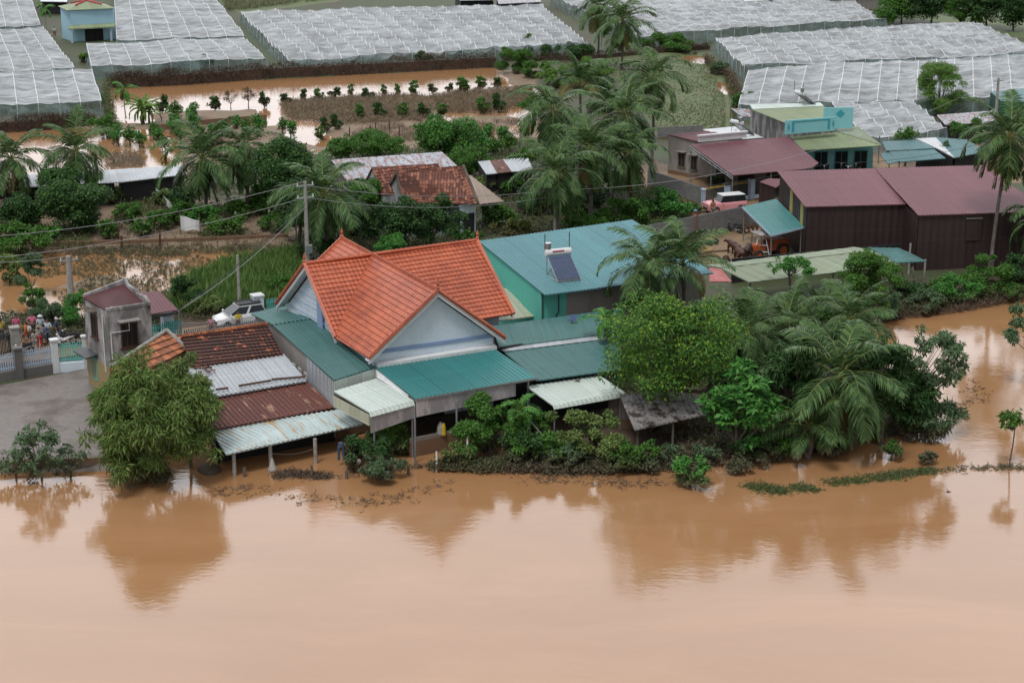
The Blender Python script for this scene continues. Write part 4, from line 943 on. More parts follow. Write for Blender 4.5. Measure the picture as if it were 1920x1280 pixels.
# ---- grey house with maroon roof and deep maroon canopy
h1, h2, h3, h4 = at(1250, 252, 4.3), at(1325, 246, 4.5), at(1392, 256, 4.3), at(1311, 266, 4.2)
mh = thing('grey_house', 'single storey raw grey house with a maroon roof and white parapet', 'house', loc0(h4))
mb = MB(); ribbed(mb, [h1, h2, h3, h4], h4-h1, .3, .03); mb.build('roof', MT['maroon'], mh)
hw1, hw2 = dn(h1, .2, -.1), dn(h4, .15, .1); hd_ = (hw2-hw1); far = dn(h3, 0, .1); hw3 = far; hw4 = dn(h2)
mb = MB(); ext = hw2+hd_.normalized()*2.2; prism(mb, [hw1, hw2, hw3, hw4], .1, [4.2, 4.1, 4.2, 4.3])
prism(mb, [hw2-V*.0, ext, ext+U*3.2, hw2+U*3.2], .1, [4.0, 3.7, 3.7, 4.0]); mb.build('wall', MT['grey'], mh)
la = math.degrees(math.atan2(hd_.y, hd_.x)); nl = -(hd_.normalized().cross(-Z)); nl = Vector((hd_.y, -hd_.x, 0)).normalized(); nl = nl if nl.x < 0 else -nl
for (x, y) in ((1278, 313), (1300, 324)):
    Pq = on(x, y, hw1+nl*.02, la); opening(mh, Vector((Pq.x, Pq.y, max(1.2, Pq.z))), hd_.normalized(), .8, 1.4, nl, MT['oldwood'], MT['dark'], True, 1)
    mb = MB(); q_ = Vector((Pq.x, Pq.y, max(1.2, Pq.z)+1.55)); hh = hd_.normalized()*.6; mb.slab([q_-hh, q_+hh, q_+hh+Z*.07, q_-hh+Z*.07], nl*.4); mb.build('window_hood', MT['concpost'], mh)
pa, pb_ = at(1311, 263, 4.5), at(1400, 255, 4.5); mb = MB(); mb.slab([pa-Z*.2, pb_-Z*.2, pb_+Z*.35, pa+Z*.35], V*.2); mb.slab([pa+Z*.36-V*.12-U*.1, pb_+Z*.36-V*.12+U*.1, pb_+Z*.5-V*.12+U*.1, pa+Z*.5-V*.12-U*.1], V*.4); mb.build('parapet', MT['whitetrim'], mh)
k1, k2, k3, k4, k5 = at(1294, 271, 4.1), at(1478, 257, 4.1), at(1535, 306, 3.3), at(1521, 316, 3.15), at(1374, 329, 3.2)
mc = thing('canopy', 'very large maroon canopy roof in front of the raw grey house', 'canopy', loc0(k5))
mb = MB(); ribbed(mb, [k1, k2, k3, k4, k5], k5-k1, .3, .03); mb.build('roof_sheet', MT['maroon'], mc)
mb = MB(); mb.tube([k1-Z*.15, k5-Z*.15], .05, 6); mb.tube([k1-Z*.5, k5-Z*.35], .04, 6)
for s in range(8): p = k1.lerp(k5, s/7); q = k1.lerp(k5, min(1, (s+.5)/7)); mb.tube([p-Z*.15, q-Z*.45], .03, 5)
mb.build('truss', MT['metalgrey'], mc)
for p in (k5+V*.15+U*.1, k1.lerp(k5, .5)+U*.1, k4+V*.2-U*.4, k1+V*-.1+U*.05, k5.lerp(k4, .5)+V*.2): mb = MB(); mb.tube([(p.x, p.y, .3), (p.x, p.y, p.z-.1)], .06); mb.build('post', MT['metalgrey'], mc)
# interior front wall under canopy
a_, b_ = k1.lerp(k5, .55)+U*1.6, k2.lerp(k3, .6); dw = thing('porch_wall', 'dark red porch wall in the shade of the very large maroon canopy', 'wall', loc0(a_))
mb = MB(); prism(mb, [dn(a_, 0, 0), dn(b_, 0, 0), dn(b_, 0, .2), dn(a_, 0, .2)], .1, 3.0); mb.build('wall', MT['greylow'], dw)
for s in (.25, .6): P = dn(a_, 0, 0).lerp(dn(b_, 0, 0), s)+Z*.5; opening(dw, P-V*.01, (b_-a_)*Vector((1, 1, 0)), 1.6, 1.8, Vector(((b_-a_).y, -(b_-a_).x, 0)), MT['brownwood'], MT['dark'], False, 3)
# white sheet roof behind
mb = MB(); z1, z2, z3, z4 = at(1318, 243, 3.4), at(1380, 237, 3.4), at(1432, 258, 3.2), at(1375, 262, 3.2)
ws = thing('shed', 'low shed with a clean white sheet roof behind the raw grey house', 'shed', loc0(z4)); ribbed(mb, [z1, z2, z3, z4], z4-z1, .3, .02); mb.build('roof', MT['whitesheet'], ws)
mb = MB(); prism(mb, [dn(z4), dn(z3), dn(z2), dn(z1)], .1, 3.1); mb.build('wall', MT['grey'], ws)
heater('solar water heater standing behind the white parapet of the raw grey house', at(1392, 254, 3.9), math.radians(215), 1.05, False)
# ---- turquoise house
zt_ = 5.4
a1, a2, a3, a4 = at(1411, 206, zt_+.3), at(1545, 200, zt_+.3), at(1567, 223, zt_), at(1474, 231, zt_)
th_ = thing('turquoise_house', 'turquoise fronted house with light olive roofs and a porch full of motorbikes', 'house', loc0(a4))
mb = MB(); ribbed(mb, [a1, a2, a3, a4], a4-a1, .28, .03); mb.build('roof', MT['lime'], th_)
mb = MB(); y1, y2 = at(1406, 196, zt_+.4), at(1538, 193, zt_+.4); ribbed(mb, [y1, y2, a2+Z*.06, a1+Z*.06], a4-a1, .28, .03); mb.build('back_roof', MT['paleaqua'], th_)
mb = MB(); q1, q2, q3, q4 = dn(a4, .15, .1), dn(a3, 0, .1), dn(y2), dn(y1, .15); prism(mb, [q1, q2, q3, q4], .1, [zt_-.1, zt_-.1, zt_+.3, zt_+.3]); mb.build('wall', MT['tower'], th_)
def parapet(A_, B_, h_, par, deco):
    A_, B_ = A_+Z*0, B_; mb = MB(); mb.slab([A_-Z*h_, B_-Z*h_, B_+Z*.25, A_+Z*.25], V*.2); o = mb.build('parapet', MT['turq'], par)
    d = (B_-A_); mb = MB(); f = lambda s, z: A_.lerp(B_, s)-V*.02+Z*z
    for (s0, s1, za, zb) in ((.12, .88, .05, .13), (.12, .16, -h_+.25, .05), (.84, .88, -h_+.25, .05)): mb.slab([f(s0, za), f(s1, za), f(s1, zb), f(s0, zb)], -V*.03)
    for s in (.05, .95): mb.slab([f(s-.02, -.35*h_), f(s, -.65*h_), f(s+.02, -.35*h_), f(s, -.05*h_)], -V*.03)
    if deco: mb = MB(); mb.slab([f(.4, -.35), f(.55, -.75), f(.7, -.35), f(.55, .05)], -V*.03)
    OFF[o.name] = OFF[par.name]; mb.build('painted_panel', MT['turqd'], o)
parapet(at(1474, 231, zt_+.2), at(1567, 224, zt_+.2), 1.15, th_, False); parapet(at(1546, 207, zt_+.9), at(1600, 206, zt_+.9), 1.9, th_, True)
l1, l2, l3, l4 = at(1478, 254, 4.0), at(1568, 247, 4.0), at(1653, 273, 3.2), at(1507, 282, 3.1)
l5, l6 = at(1567, 235, 4.3), at(1609, 238, 4.3)
mb = MB(); ribbed(mb, [l1, l2, l3, l4], l4-l1, .28, .03); mb.build('porch_roof', MT['lime'], th_)
mb = MB(); ribbed(mb, [l5, l6, l3+Z*.05, l2+Z*.05], l3-l6, .28, .03); mb.build('side_roof', MT['olive'], th_)
for (x, y) in ((1568, 318), (1646, 312), (1512, 322)): post(th_, x, y, 3.2, .07, 'metalgrey', .2)
a_, b_ = dn(l1, .1, -.3), dn(l3, -.3, 2.4); mb = MB(); prism(mb, [a_, b_, b_+V*.2, a_+V*.2], .1, 3.1); mb.build('porch_wall', MT['turq'], th_)
for s in (.15, .38, .62, .85): opening(th_, a_.lerp(b_, s)+Z*.3-V*.02, b_-a_, 1.3, 2.0, Vector(((b_-a_).y, -(b_-a_).x, 0)), MT['turqd'], MT['dark'], False, 1, 'door' if s < .5 else 'window')
heater('solar water heater on the back edge of the turquoise house roof', at(1510, 197, zt_+.3), math.radians(205), 1.0)
# small rusty lean-to left of the turquoise house
t1_, t2_, t3_, t4_ = at(1370, 203, 3.4), at(1405, 205, 3.6), at(1408, 220, 3.2), at(1388, 218, 3.0); rs = thing('lean_to', 'tiny lean-to with white and rusty sheets left of the turquoise house', 'shed', loc0(t4_))
mb = MB(); ribbed(mb, [t1_, t2_, t3_, t4_], t4_-t1_, .25, .03); mb.build('roof_sheet', MT['zincrust'], rs)
for p in (t4_, t1_, t3_): mb = MB(); mb.tube([(p.x, p.y, .2), (p.x, p.y, p.z-.05)], .05, 6); mb.build('post', MT['oldwood'], rs)
# teal sheds right of it
def simple_shed(label, name, roofs, mats_, wallmat='dark', wz=.25, cat='shed', posts=()):
    P0 = at(*roofs[0][3]); t = thing(name, label, cat, loc0(P0))
    for pts, m_ in zip(roofs, mats_):
        P = [at(*q) for q in pts]; mb = MB(); ribbed(mb, P, P[3]-P[0], .28, .03); mb.build('roof', MT[m_], t)
        if wallmat:
            c_ = sum(P, Vector())/len(P); f = [dn(p.lerp(c_, .08), 0, 0) for p in P]; mb = MB(); prism(mb, f, .1, [p.lerp(c_, .08).z-.12 for p in P]); mb.build('wall', MT[wallmat], t)
    for p in posts: post(t, *p[:2], p[2], .05, 'metalgrey', .1)
    return t
simple_shed('low shed with stepped teal sheet roofs right of the turquoise porch', 'shed', [[(1654, 266, 3.3), (1718, 262, 3.3), (1754, 278, 3.0), (1662, 283, 3.0)], [(1668, 285, 2.9), (1752, 280, 2.9), (1773, 297, 2.5), (1684, 304, 2.4)], [(1651, 290, 2.7), (1667, 283, 2.9), (1688, 302, 2.5), (1665, 308, 2.3)]], ['shed', 'shed', 'shed'], None, posts=((1684, 340, 2.3), (1770, 335, 2.4), (1665, 345, 2.2)))
simple_shed('shed with white and teal roof sheets at the right, behind the dark barn', 'shed', [[(1717, 260, 3.2), (1755, 258, 3.2), (1790, 296, 2.6), (1755, 277, 3.0)], [(1756, 258, 3.2), (1812, 262, 3.2), (1850, 284, 2.8), (1790, 296, 2.6)]], ['whitesheet', 'shed'], 'dark')
simple_shed('low shed with patched zinc roof under the feathery tree by the far net house', 'shed', [[(1757, 216, 2.8), (1860, 208, 2.8), (1875, 229, 2.5), (1772, 234, 2.5)]], ['zincrust'], 'dark')
g_ = thing('green_net_shed', 'dark green shade-net shed at the right edge of the photo', 'net house', loc0(at(1860, 225, 0)))
A_, B_, C_, D_ = at(1857, 172, 3.2), at(1990, 160, 3.2), at(2010, 192, 3.2), at(1878, 190, 3.2)
gm_ = M_plain('dark_green_net', (.01, .10, .07), .8, .2); mb = MB(); prism(mb, [dn(D_, 0, 0), dn(C_, 0, 0), dn(B_, 0, 0), dn(A_, 0, 0)], .1, 3.1); mb.build('side_net', gm_, g_); mb = MB(); ribbed(mb, [A_, B_, C_, D_], D_-A_, .5, .03); mb.build('roof', MT['shed'], g_)
# ---- old tiled house in the middle
ot = thing('old_tile_house', 'old house with steep weathered brown tile roof and mouldy white gable behind the villa', 'house', loc0(at(896, 430, 0)))
zr, ze = 6.3, 3.6
R1_, R2_ = at(745, 319, zr), at(868, 311, zr); E1_, E2_ = at(757, 381, ze), at(896, 382, ze); E3_ = at(713, 349, ze)
mb = MB(); courses(mb, [R1_, R2_, E2_, E1_], E2_-R2_, .34, .05); bo = Vector((-(E2_-R2_).x, -(E2_-R2_).y, (E2_-R2_).z)); courses(mb, [R1_, R2_, R2_+bo, R1_+bo], bo, .34, .05)
rf_ = mb.build('roof', MT['oldtile2'], ot)
for q4, w_ in (([R1_-U*.15, E1_-U*.15, E1_-U*.15-Z*.3, R1_-U*.15-Z*.3], .22), ([R2_-U*.1+Z*.12, E2_-U*.1+Z*.12, E2_-U*.1-Z*.2, R2_-U*.1-Z*.2], .25), ([R1_-U*.15, R1_+bo-U*.15, R1_+bo-U*.15-Z*.3, R1_-U*.15-Z*.3], .22)):
    mb = MB(); mb.slab(q4, U*w_); mb.build('verge', MT['oldwood'], ot)
mb = MB(); du_ = (R2_-R1_); gb1, gb2 = dn(E1_, .1, .4), dn(R1_+bo, .1, -.4)
mb.slab([Vector((gb1.x, gb1.y, .2)), Vector((gb2.x, gb2.y, .2)), Vector((gb2.x, gb2.y, ze-.1)), R1_+U*.1-Z*.25, Vector((gb1.x, gb1.y, ze-.1))], du_*.97); mb.build('wall', MT['oldwhite'], ot)
mb = MB(); gq1, gq2 = at(862, 388, 3.3), at(900, 384, 3.3); mb.slab([gq1, gq2, gq2+V*1, gq1+V*1], Z*.12); mb.build('porch_slab', MT['zinc'], ot)
mb = MB(); prism(mb, [dn(gq1, 0, .1), dn(gq2, -.4, .1), dn(gq2, -.4, 1), dn(gq1, 0, 1)], .1, 3.2); mb.build('porch_wall', MT['whitewall'], ot)
Pw = on(879, 428, dn(gq1, 0, .08), UA); opening(ot, Vector((Pw.x, Pw.y, .7)), U, 1.1, 2.0, -V, MT['bluewhite'], MT['dark'], False, 0)
# rear roof ridge
r1_, r2_ = at(697, 314, 6.0), at(822, 307, 6.0); f1_, f2_ = at(710, 352, 4.2), at(760, 345, 4.6)
ot2 = thing('old_tile_house', 'rear old brown tile roof showing just behind the steep weathered one', 'house', loc0(f1_)); mb = MB(); so_ = (E2_-R2_)*.75
courses(mb, [r1_, r2_, r2_+so_, r1_+so_], so_, .34, .05); so2 = Vector((-so_.x, -so_.y, so_.z)); courses(mb, [r1_, r2_, r2_+so2, r1_+so2], so2, .34, .05); mb.build('roof', MT['oldtile2'], ot2)
mb = MB(); q_, p_ = r1_+so_+U*.1, r1_+so2+U*.1; mb.slab([Vector((q_.x, q_.y, .2)), Vector((p_.x, p_.y, .2)), p_-Z*.1, r1_+U*.1-Z*.1, q_-Z*.1], (r2_-r1_)*.97); mb.build('wall', MT['oldwhite'], ot2)
simple_shed('long low building with rust patched zinc roof behind the old tile houses', 'zinc_house', [[(621, 300, 4.6), (829, 285, 4.6), (872, 325, 4.0), (650, 338, 4.0)]], ['zincrust'], 'greylow', cat='building')
simple_shed('beige sheet lean-to at the right end of the old tile house', 'lean_to', [[(874, 326, 4.6), (884, 330, 4.5), (945, 378, 2.9), (898, 383, 2.9)]], ['beige'], None, posts=((938, 425, 2.8), (905, 428, 2.8)))
simple_shed('small zinc roofed shed with one rusted sheet beside the tall palm cluster', 'shed', [[(896, 303, 3.0), (918, 301, 3.0), (932, 325, 2.7), (912, 327, 2.7)], [(918, 301, 3.0), (943, 299, 3.0), (959, 322, 2.7), (932, 325, 2.7)], [(943, 299, 3.0), (990, 296, 3.0), (1000, 320, 2.7), (959, 322, 2.7)]], ['zinc', 'rust', 'zinc'], 'dark')
simple_shed('long narrow shed with white zinc roof behind the left coconut palms', 'shed', [[(-40, 332, 2.6), (215, 318, 2.6), (225, 342, 2.4), (-40, 356, 2.4)], [(215, 318, 2.6), (345, 310, 2.6), (350, 327, 2.4), (225, 342, 2.4)]], ['zinc', 'zinc'], 'dark')
simple_shed('corner of a red roofed hut at the left edge', 'hut', [[(-60, 376, 2.6), (8, 374, 2.6), (24, 388, 2.3), (-60, 394, 2.3)]], ['redroof'], 'greylow', cat='hut')
# ---- small blue house among the nets
bh = thing('small_blue_house', 'small two storey pale blue house with olive roof among the white nets', 'house', loc0(at(142, 86, 0)))
zz = 5.4; a1, a2 = at(131, 19, zz), at(211, 15, zz); a3 = at(118, 13, zz+.1); dpt = a3-a1; dpt.z = 0
mb = MB(); b1_, b2_ = dn(a1, 0, 0), dn(a2, 0, 0); dd_ = Vector((dpt.x, dpt.y, 0)).normalized()*6; prism(mb, [b1_+Vector((.0, .8, 0)), b2_+Vector((0, .8, 0)), b2_+dd_, b1_+dd_], .1, [zz, zz, zz, zz])
prism(mb, [b1_, b2_, b2_+Vector((0, .8, 0)), b1_+Vector((0, .8, 0))], 3.0, zz-.02); mb.build('wall', MT['skyblue'], bh)
mb = MB(); ce = (b1_+b2_+b2_+dd_+b1_+dd_)/4; tz = zz+1.0; corners = [b1_+Vector((-.4, -.4, 0)), b2_+Vector((.4, -.4, 0)), b2_+dd_+Vector((.4, .3, 0)), b1_+dd_+Vector((-.4, .3, 0))]
cz = [Vector((p.x, p.y, zz+.02)) for p in corners]; ap_ = Vector((ce.x, ce.y, tz))
for i in range(4): mb.slab([cz[i], cz[(i+1) % 4], ap_], (0, 0, -.08))
mb.build('roof', MT['lime'], bh)
mb = MB(); 
for i in range(4): mb.tube([ap_+Z*.08, ap_.lerp(cz[i], .55)+Z*.1], .13, 6)
mb.build('red_ridge', MT['red'], bh)
mb = MB(); e_ = Vector((0, -1.2, 0)); mb.slab([b1_+Z*3.0+Vector((-.2, 0, 0)), b2_+Z*3.0+Vector((.3, 0, 0)), b2_+e_+Z*2.6+Vector((.3, 0, 0)), b1_+e_+Z*2.6+Vector((-.2, 0, 0))], (0, 0, -.2)); mb.build('awning', MT['lime'], bh)
for s in (.04, .96): P = b1_.lerp(b2_, s)+Vector((0, -.9, 0)); mb = MB(); mb.box(P, (.17, 0, 0), (0, .17, 0), 2.6); mb.build('pillar', MT['bluewhite'], bh)
opening(bh, b1_.lerp(b2_, .5)+Vector((0, .79, .15)), b2_-b1_, 2.8, 2.2, Vector((0, -1, 0)), MT['metaldark'], MT['dark'], False, 2, 'door')
# far buildings at the top
simple_shed('small white-roofed dark shed at the very top, left of the blue house', 'shed', [[(75, -14, 2.8), (128, -16, 2.8), (126, 4, 2.6), (76, 3, 2.6)]], ['whitesheet'], 'dark')
simple_shed('rusty-roofed shed at the very top edge, centre right', 'shed', [[(928, -12, 2.8), (1010, -16, 2.8), (1015, 4, 2.6), (935, 8, 2.6)]], ['zincrust'], 'dark')
simple_shed('dark teal sided shed at the top edge above the middle net house', 'shed', [[(850, -14, 2.8), (925, -15, 2.8), (928, 0, 2.7), (862, 1, 2.7)]], ['whitesheet'], 'dark')
simple_shed('grey concrete building at the top edge, right of centre', 'building', [[(1545, -40, 4.5), (1700, -48, 4.5), (1710, -22, 4.3), (1550, -15, 4.3)]], ['zinc'], 'grey', cat='building')
simple_shed('white roof at the top edge behind the long net house', 'shed', [[(1390, -18, 2.6), (1440, -20, 2.6), (1450, 0, 2.5), (1395, 3, 2.5)]], ['whitesheet'], 'dark')

# ================================================================== walls and fences
def wallrun(label, pts, h, th=.18, m='block', name='block_wall', piers=None, z0=-.1):
    P = [at(x, y, z0+.3) for x, y in pts]; t = thing(name, label, 'wall', loc0(P[0]))
    for p, q in zip(P, P[1:]):
        n = Vector((-(q-p).y, (q-p).x, 0)).normalized()*th/2; mb = MB(); prism(mb, [dn(p, 0, 0)-n, dn(q, 0, 0)-n, dn(q, 0, 0)+n, dn(p, 0, 0)+n], z0, h); mb.build('wall', MT[m], t)
        if piers:
            k = max(1, round((q-p).length/piers))
            for i in range(k+1):
                c_ = p.lerp(q, i/k); mb = MB(); d = (q-p).normalized()*.15; mb.box((c_.x, c_.y, z0), d, n*1.8, h-z0+.06); mb.build('pier', MT['brick'], t)
    return t
MT['brick'] = M_wall('brick_pier', (.26, .15, .11), (.18, .15, .13), .5, block=.3)
wallrun('long grey concrete block wall behind the cows in the farmyard', [(1205, 470), (1395, 430), (1460, 417)], 2.3, piers=5)
wallrun('dark block wall running from the palms to the raw grey house', [(1215, 352), (1318, 388)], 2.0)
wallrun('grey block wall at the back corner behind the raw grey house', [(1232, 262), (1318, 258)], 1.6)
wallrun('low brown garden wall with slots in the flooded orchard', [(375, 236), (500, 226)], .9, m='greylow', name='garden_wall')
wallrun('short brown wall end behind the banana plant', [(290, 243), (360, 240)], .8, m='greylow', name='garden_wall')
wallrun('low brown muddy wall in the water left of the bamboo', [(-60, 893), (165, 884), (240, 880)], .55, m='greylow', name='garden_wall', z0=-.6)
wallrun('low broken grey wall behind the rice plot', [(60, 462), (250, 458), (540, 447)], .6, m='greylow', name='garden_wall', th=.25)
simple_shed('dark low fence panel by the water between the mango trees and small front palm', 'fence_panel', [], [], None) if False else None
wallrun('muddy grey net fence panels at the water edge behind the large front palm', [(1455, 848), (1570, 846), (1660, 822), (1700, 800)], 1.1, .05, 'greylow', 'net_fence', z0=-.6)
def railfence(label, A_, B_, zb_, zt_, paint, base=None, basem='concpost', step=.16, name='fence', finials=False, rail=.04):
    t = thing(name, label, 'fence', loc0(A_)); d = (B_-A_); L = d.length; d.normalize(); n = Vector((-d.y, d.x, 0))
    mb = MB()
    for z in (zb_+.12, zt_-.3): mb.box((A_+d*L/2)*Vector((1, 1, 0))+Z*z, d*L/2, n*.02, .07)
    mb.build('rails', paint, t); mb = MB(); k = int(L/step)
    for i in range(k+1):
        c_ = A_+d*(L*(i+.5)/(k+1)); mb.box((c_.x, c_.y, zb_), d*rail, n*.015, zt_-zb_)
    o = mb.build('pickets', paint, t); o['kind'] = 'stuff'
    if finials:
        mb = MB()
        for i in range(k+1): c_ = A_+d*(L*(i+.5)/(k+1)); mb.tube([(c_.x, c_.y, zt_), (c_.x, c_.y, zt_+.22)], [.05, .01], 4)
        o = mb.build('gold_spikes', MT['gold'], t); o['kind'] = 'stuff'
    if base is not None: mb = MB(); mb.box((A_+d*L/2)*Vector((1, 1, 0))-Z*.3, d*L/2, n*.1, base+.3); mb.build('base', MT[basem], t)
    return t
def pillar(label, P, w_, h, m, cap=True, capm=None):
    t = thing('pillar', label, 'pillar', (P.x, P.y, 0)); mb = MB(); mb.box((P.x, P.y, 0), U*w_/2, V*w_/2, h); mb.build('shaft', MT[m], t)
    if cap: mb = MB(); mb.box((P.x, P.y, h), U*(w_/2+.06), V*(w_/2+.06), .12); mb.build('cap', MT[capm or m], t)
    return t
zf_ = .45
fa, fb, fc, fd = at(-60, 722, zf_), at(37, 706, zf_), at(105, 694, zf_), at(160, 690, zf_)
railfence('white picket fence section at the left edge, left of the dark grey pillar', fa, fb, 1.0, 2.15, MT['bluewhite'], .95, 'concdark')
pillar('dark grey concrete fence pillar between the two white picket sections', fb, .5, 2.35, 'concdark')
railfence('white picket fence section between the dark grey pillar and the white pillar', fb, fc, 1.0, 2.15, MT['bluewhite'], .95, 'concdark')
pillar('white gate pillar left of the aqua picket gate', fc, .42, 2.5, 'white')
railfence('aqua picket fence section left of the grey tower', fc, fd, 1.0, 2.3, MT['teal_paint'], .95, 'whitewall')
pillar('slim white pillar where the aqua fence meets the grey tower', fd, .2, 2.6, 'white')
pillar('tall light grey concrete gate pillar beside the standing people at the left', at(31, 668, .4), .55, 2.4, 'concpost')
railfence('dark leaning iron gate at the left edge beside the tall light grey pillar', at(-50, 700, .4), at(22, 668, .4), .7, 2.2, MT['metaldark'], None)
ga, gb_, gc = at(285, 647, .4), at(305, 646, .4), at(343, 640, .4)
railfence('short aqua fence behind the grey tower', at(262, 650, .4), gb_, .7, 1.9, MT['teal_paint'], .6)
pillar('white gate post with boxy cap above the aqua gate', at(316, 640, .4), .75, 2.3, 'whitewall', True, 'whitetrim')
gt_ = railfence('aqua metal gate leaf behind the lean-to tiles', gb_, gc, .6, 2.0, MT['teal_paint'], None, name='gate')
railfence('dark grey railing along the lane in front of the white car', at(345, 640, .4), at(500, 618, .4), .5, 1.25, MT['metalgrey'], None, name='railing')
pillar('white gate post with boxy cap right of the white car', at(484, 602, .4), .75, 2.3, 'whitewall', True, 'whitetrim')
railfence('aqua fence behind the left gable of the villa', at(500, 596, .4), at(545, 588, .4), .6, 1.8, MT['teal_paint'], .5)
# fence of the maroon-canopy house
pillar('pale blue corner pillar at the end of the dark block wall', at(1318, 392, .2), .3, 2.0, 'bluewhite')
ha, hb_, hc, hd2 = at(1320, 389, .2), at(1357, 383, .2), at(1367, 381, .2), at(1402, 376, .2)
railfence('dark grille fence with gold spikes behind the pink car', ha, hb_, .7, 1.9, MT['metaldark'], .7, 'whitewall', finials=True)
pillar('pale blue pillar with black cap, left one behind the pink car', at(1362, 383, .2), .5, 2.1, 'bluewhite', True, 'metaldark')
railfence('dark grille gate with gold spikes between the two black-capped pillars', hc, hd2, .7, 1.9, MT['metaldark'], .7, 'whitewall', finials=True)
pillar('pale blue pillar with black cap, right one beside the barn', at(1408, 376, .2), .5, 2.3, 'bluewhite', True, 'metaldark')
railfence('short dark grille section between the right black-capped pillar and the barn', at(1412, 375, .2), at(1432, 372, .2), .7, 1.9, MT['metaldark'], .7, 'whitewall')
# ---- utility poles and cables
def pole(label, px, py, px2, py2, r=.16, m='concpost', arms=1, z0=.2, h=None):
    b = at(px, py, z0); s = CAMH; 
    top = on(px2, py2, b, 0.0); top = Vector((b.x+(top.x-b.x)*.4, b.y, top.z if h is None else h)); t = thing('utility_pole', label, 'utility pole', (b.x, b.y, 0))
    mb = MB(); mb.tube([Vector((b.x, b.y, -.2)), top], [r*1.15, r*.7], 8); mb.build('shaft', MT[m], t)
    for k in range(arms):
        q = top-Z*(.35+.9*k); mb = MB(); mb.box(q-Z*.05, U*.7, V*.05, .1); mb.build('crossarm', MT['metalgrey'], t)
        for s_ in (-.6, 0, .6):
            mb = MB(); mb.tube([q+U*s_+Z*.05, q+U*s_+Z*.25], .05, 6); mb.build('insulator', MT['white'], t)
    return top
pt = pole('tall utility pole with meter boxes right behind the left villa gable', 579, 575, 573, 340, .17, arms=2)
print('pole top', pt)
mbx = MB(); bx = Vector((pt.x, pt.y, 4.4)); mbx.box(bx-V*.3, U*.25, V*.12, .6); o = mbx.build('meter_box', MT['metalgrey']); setp(o, 'small grey meter box on the tall pole behind the villa', 'meter box')
pl = pole('short double concrete pole beside the rice plot at the left', 134, 580, 131, 480, .28, arms=1)
pm = pole('thin concrete pole with cut top in the tall grass left of the villa', 450, 585, 445, 478, .13, arms=0)
pc = pole('slim pale pole in front of the tall coconut palm cluster', 1040, 460, 1040, 356, .13, arms=1)
pr = pole('concrete pole with crossarm at the right beside the green net shed', 1864, 262, 1871, 146, .2, arms=1)
def cable(label, pts, sag=.6, r=.018, m='wirel'):
    mb = MB(); path = []
    for p, q in zip(pts, pts[1:]):
        for i in range(13): s = i/12; path.append(Vector(p).lerp(Vector(q), s)-Z*sag*4*s*(1-s))
    mb.tube(path, r, 4, cap=False); o = mb.build('power_cable', MT[m]); setp(o, label, 'cable', None)
L_ = at(-120, 450, 7); cable('upper power cable from the tall pole towards the left edge', [pt, L_], .8)
cable('middle power cable from the tall pole towards the left edge', [pt-Z*1.2, at(-120, 492, 5.5)], .8)
cable('power cable from the tall pole to the slim pale pole and on to the right', [pt-Z*.3, pc, at(1500, 290, 8), pr], .7)
cable('lower power cable from the tall pole to the slim pale pole', [pt-Z*1.2, pc-Z*.5], .9)
cable('power cable sweeping down from the slim pale pole over the maroon canopy', [pc-Z*.2, at(1560, 305, 5.5), at(1930, 240, 7)], .9, m='wire')
cable('upper service cable falling from the tall pole to the white gate post', [pt-Z*1.6, at(316, 595, 2.9)], .35, .03, 'wire')
cable('lower service cable falling from the tall pole to the tower canopy', [pt-Z*1.9, at(330, 585, 2.9)], .5, .03, 'wirel')
cable('cable between the short double pole and the left edge', [pl, at(-80, 492, 4)], .2)
cable('thin cable along the lane from the white gate post to the right gate post', [at(340, 605, 2.4), at(484, 590, 2.4)], .2)
cable('cable from the far right pole towards the turquoise house', [pr-Z*.6, at(1700, 262, 5)], .4, m='wire')
# short posts in the water
random.seed(11)
for i, (x, y, h, r, m, lab) in enumerate([(458, 893, .55, .1, 'oldwood', 'short wooden stub in the water below the streaked roof'), (584, 893, .7, .08, 'oldwood', 'wooden stub rising through the floating debris'), (649, 897, .5, .1, 'oldwood', 'thick short stub left of the yellow plastic bag'), (765, 889, .6, .08, 'oldwood', 'brown stub in the water left of the white fence posts'),
        (818, 882, 1.15, .06, 'white', 'white painted fence post in the water, left of the tall one'), (876, 878, 1.95, .06, 'white', 'tall white fence post in the water before the shrubs'), (993, 858, 1.1, .05, 'white', 'white fence post poking from the bank shrubs'), (823, 885, .5, .07, 'brownwood', 'brown stub beside the white post')]):
    b = at(x, y, 0); mb = MB(); mb.tube([(b.x, b.y, -.6), (b.x+.03, b.y, h*.6), (b.x+.02, b.y+.02, h)], [r, r*.95, r*.8], 7); o = mb.build('water_post', MT[m]); setp(o, lab, 'post', 'posts standing in the flood')
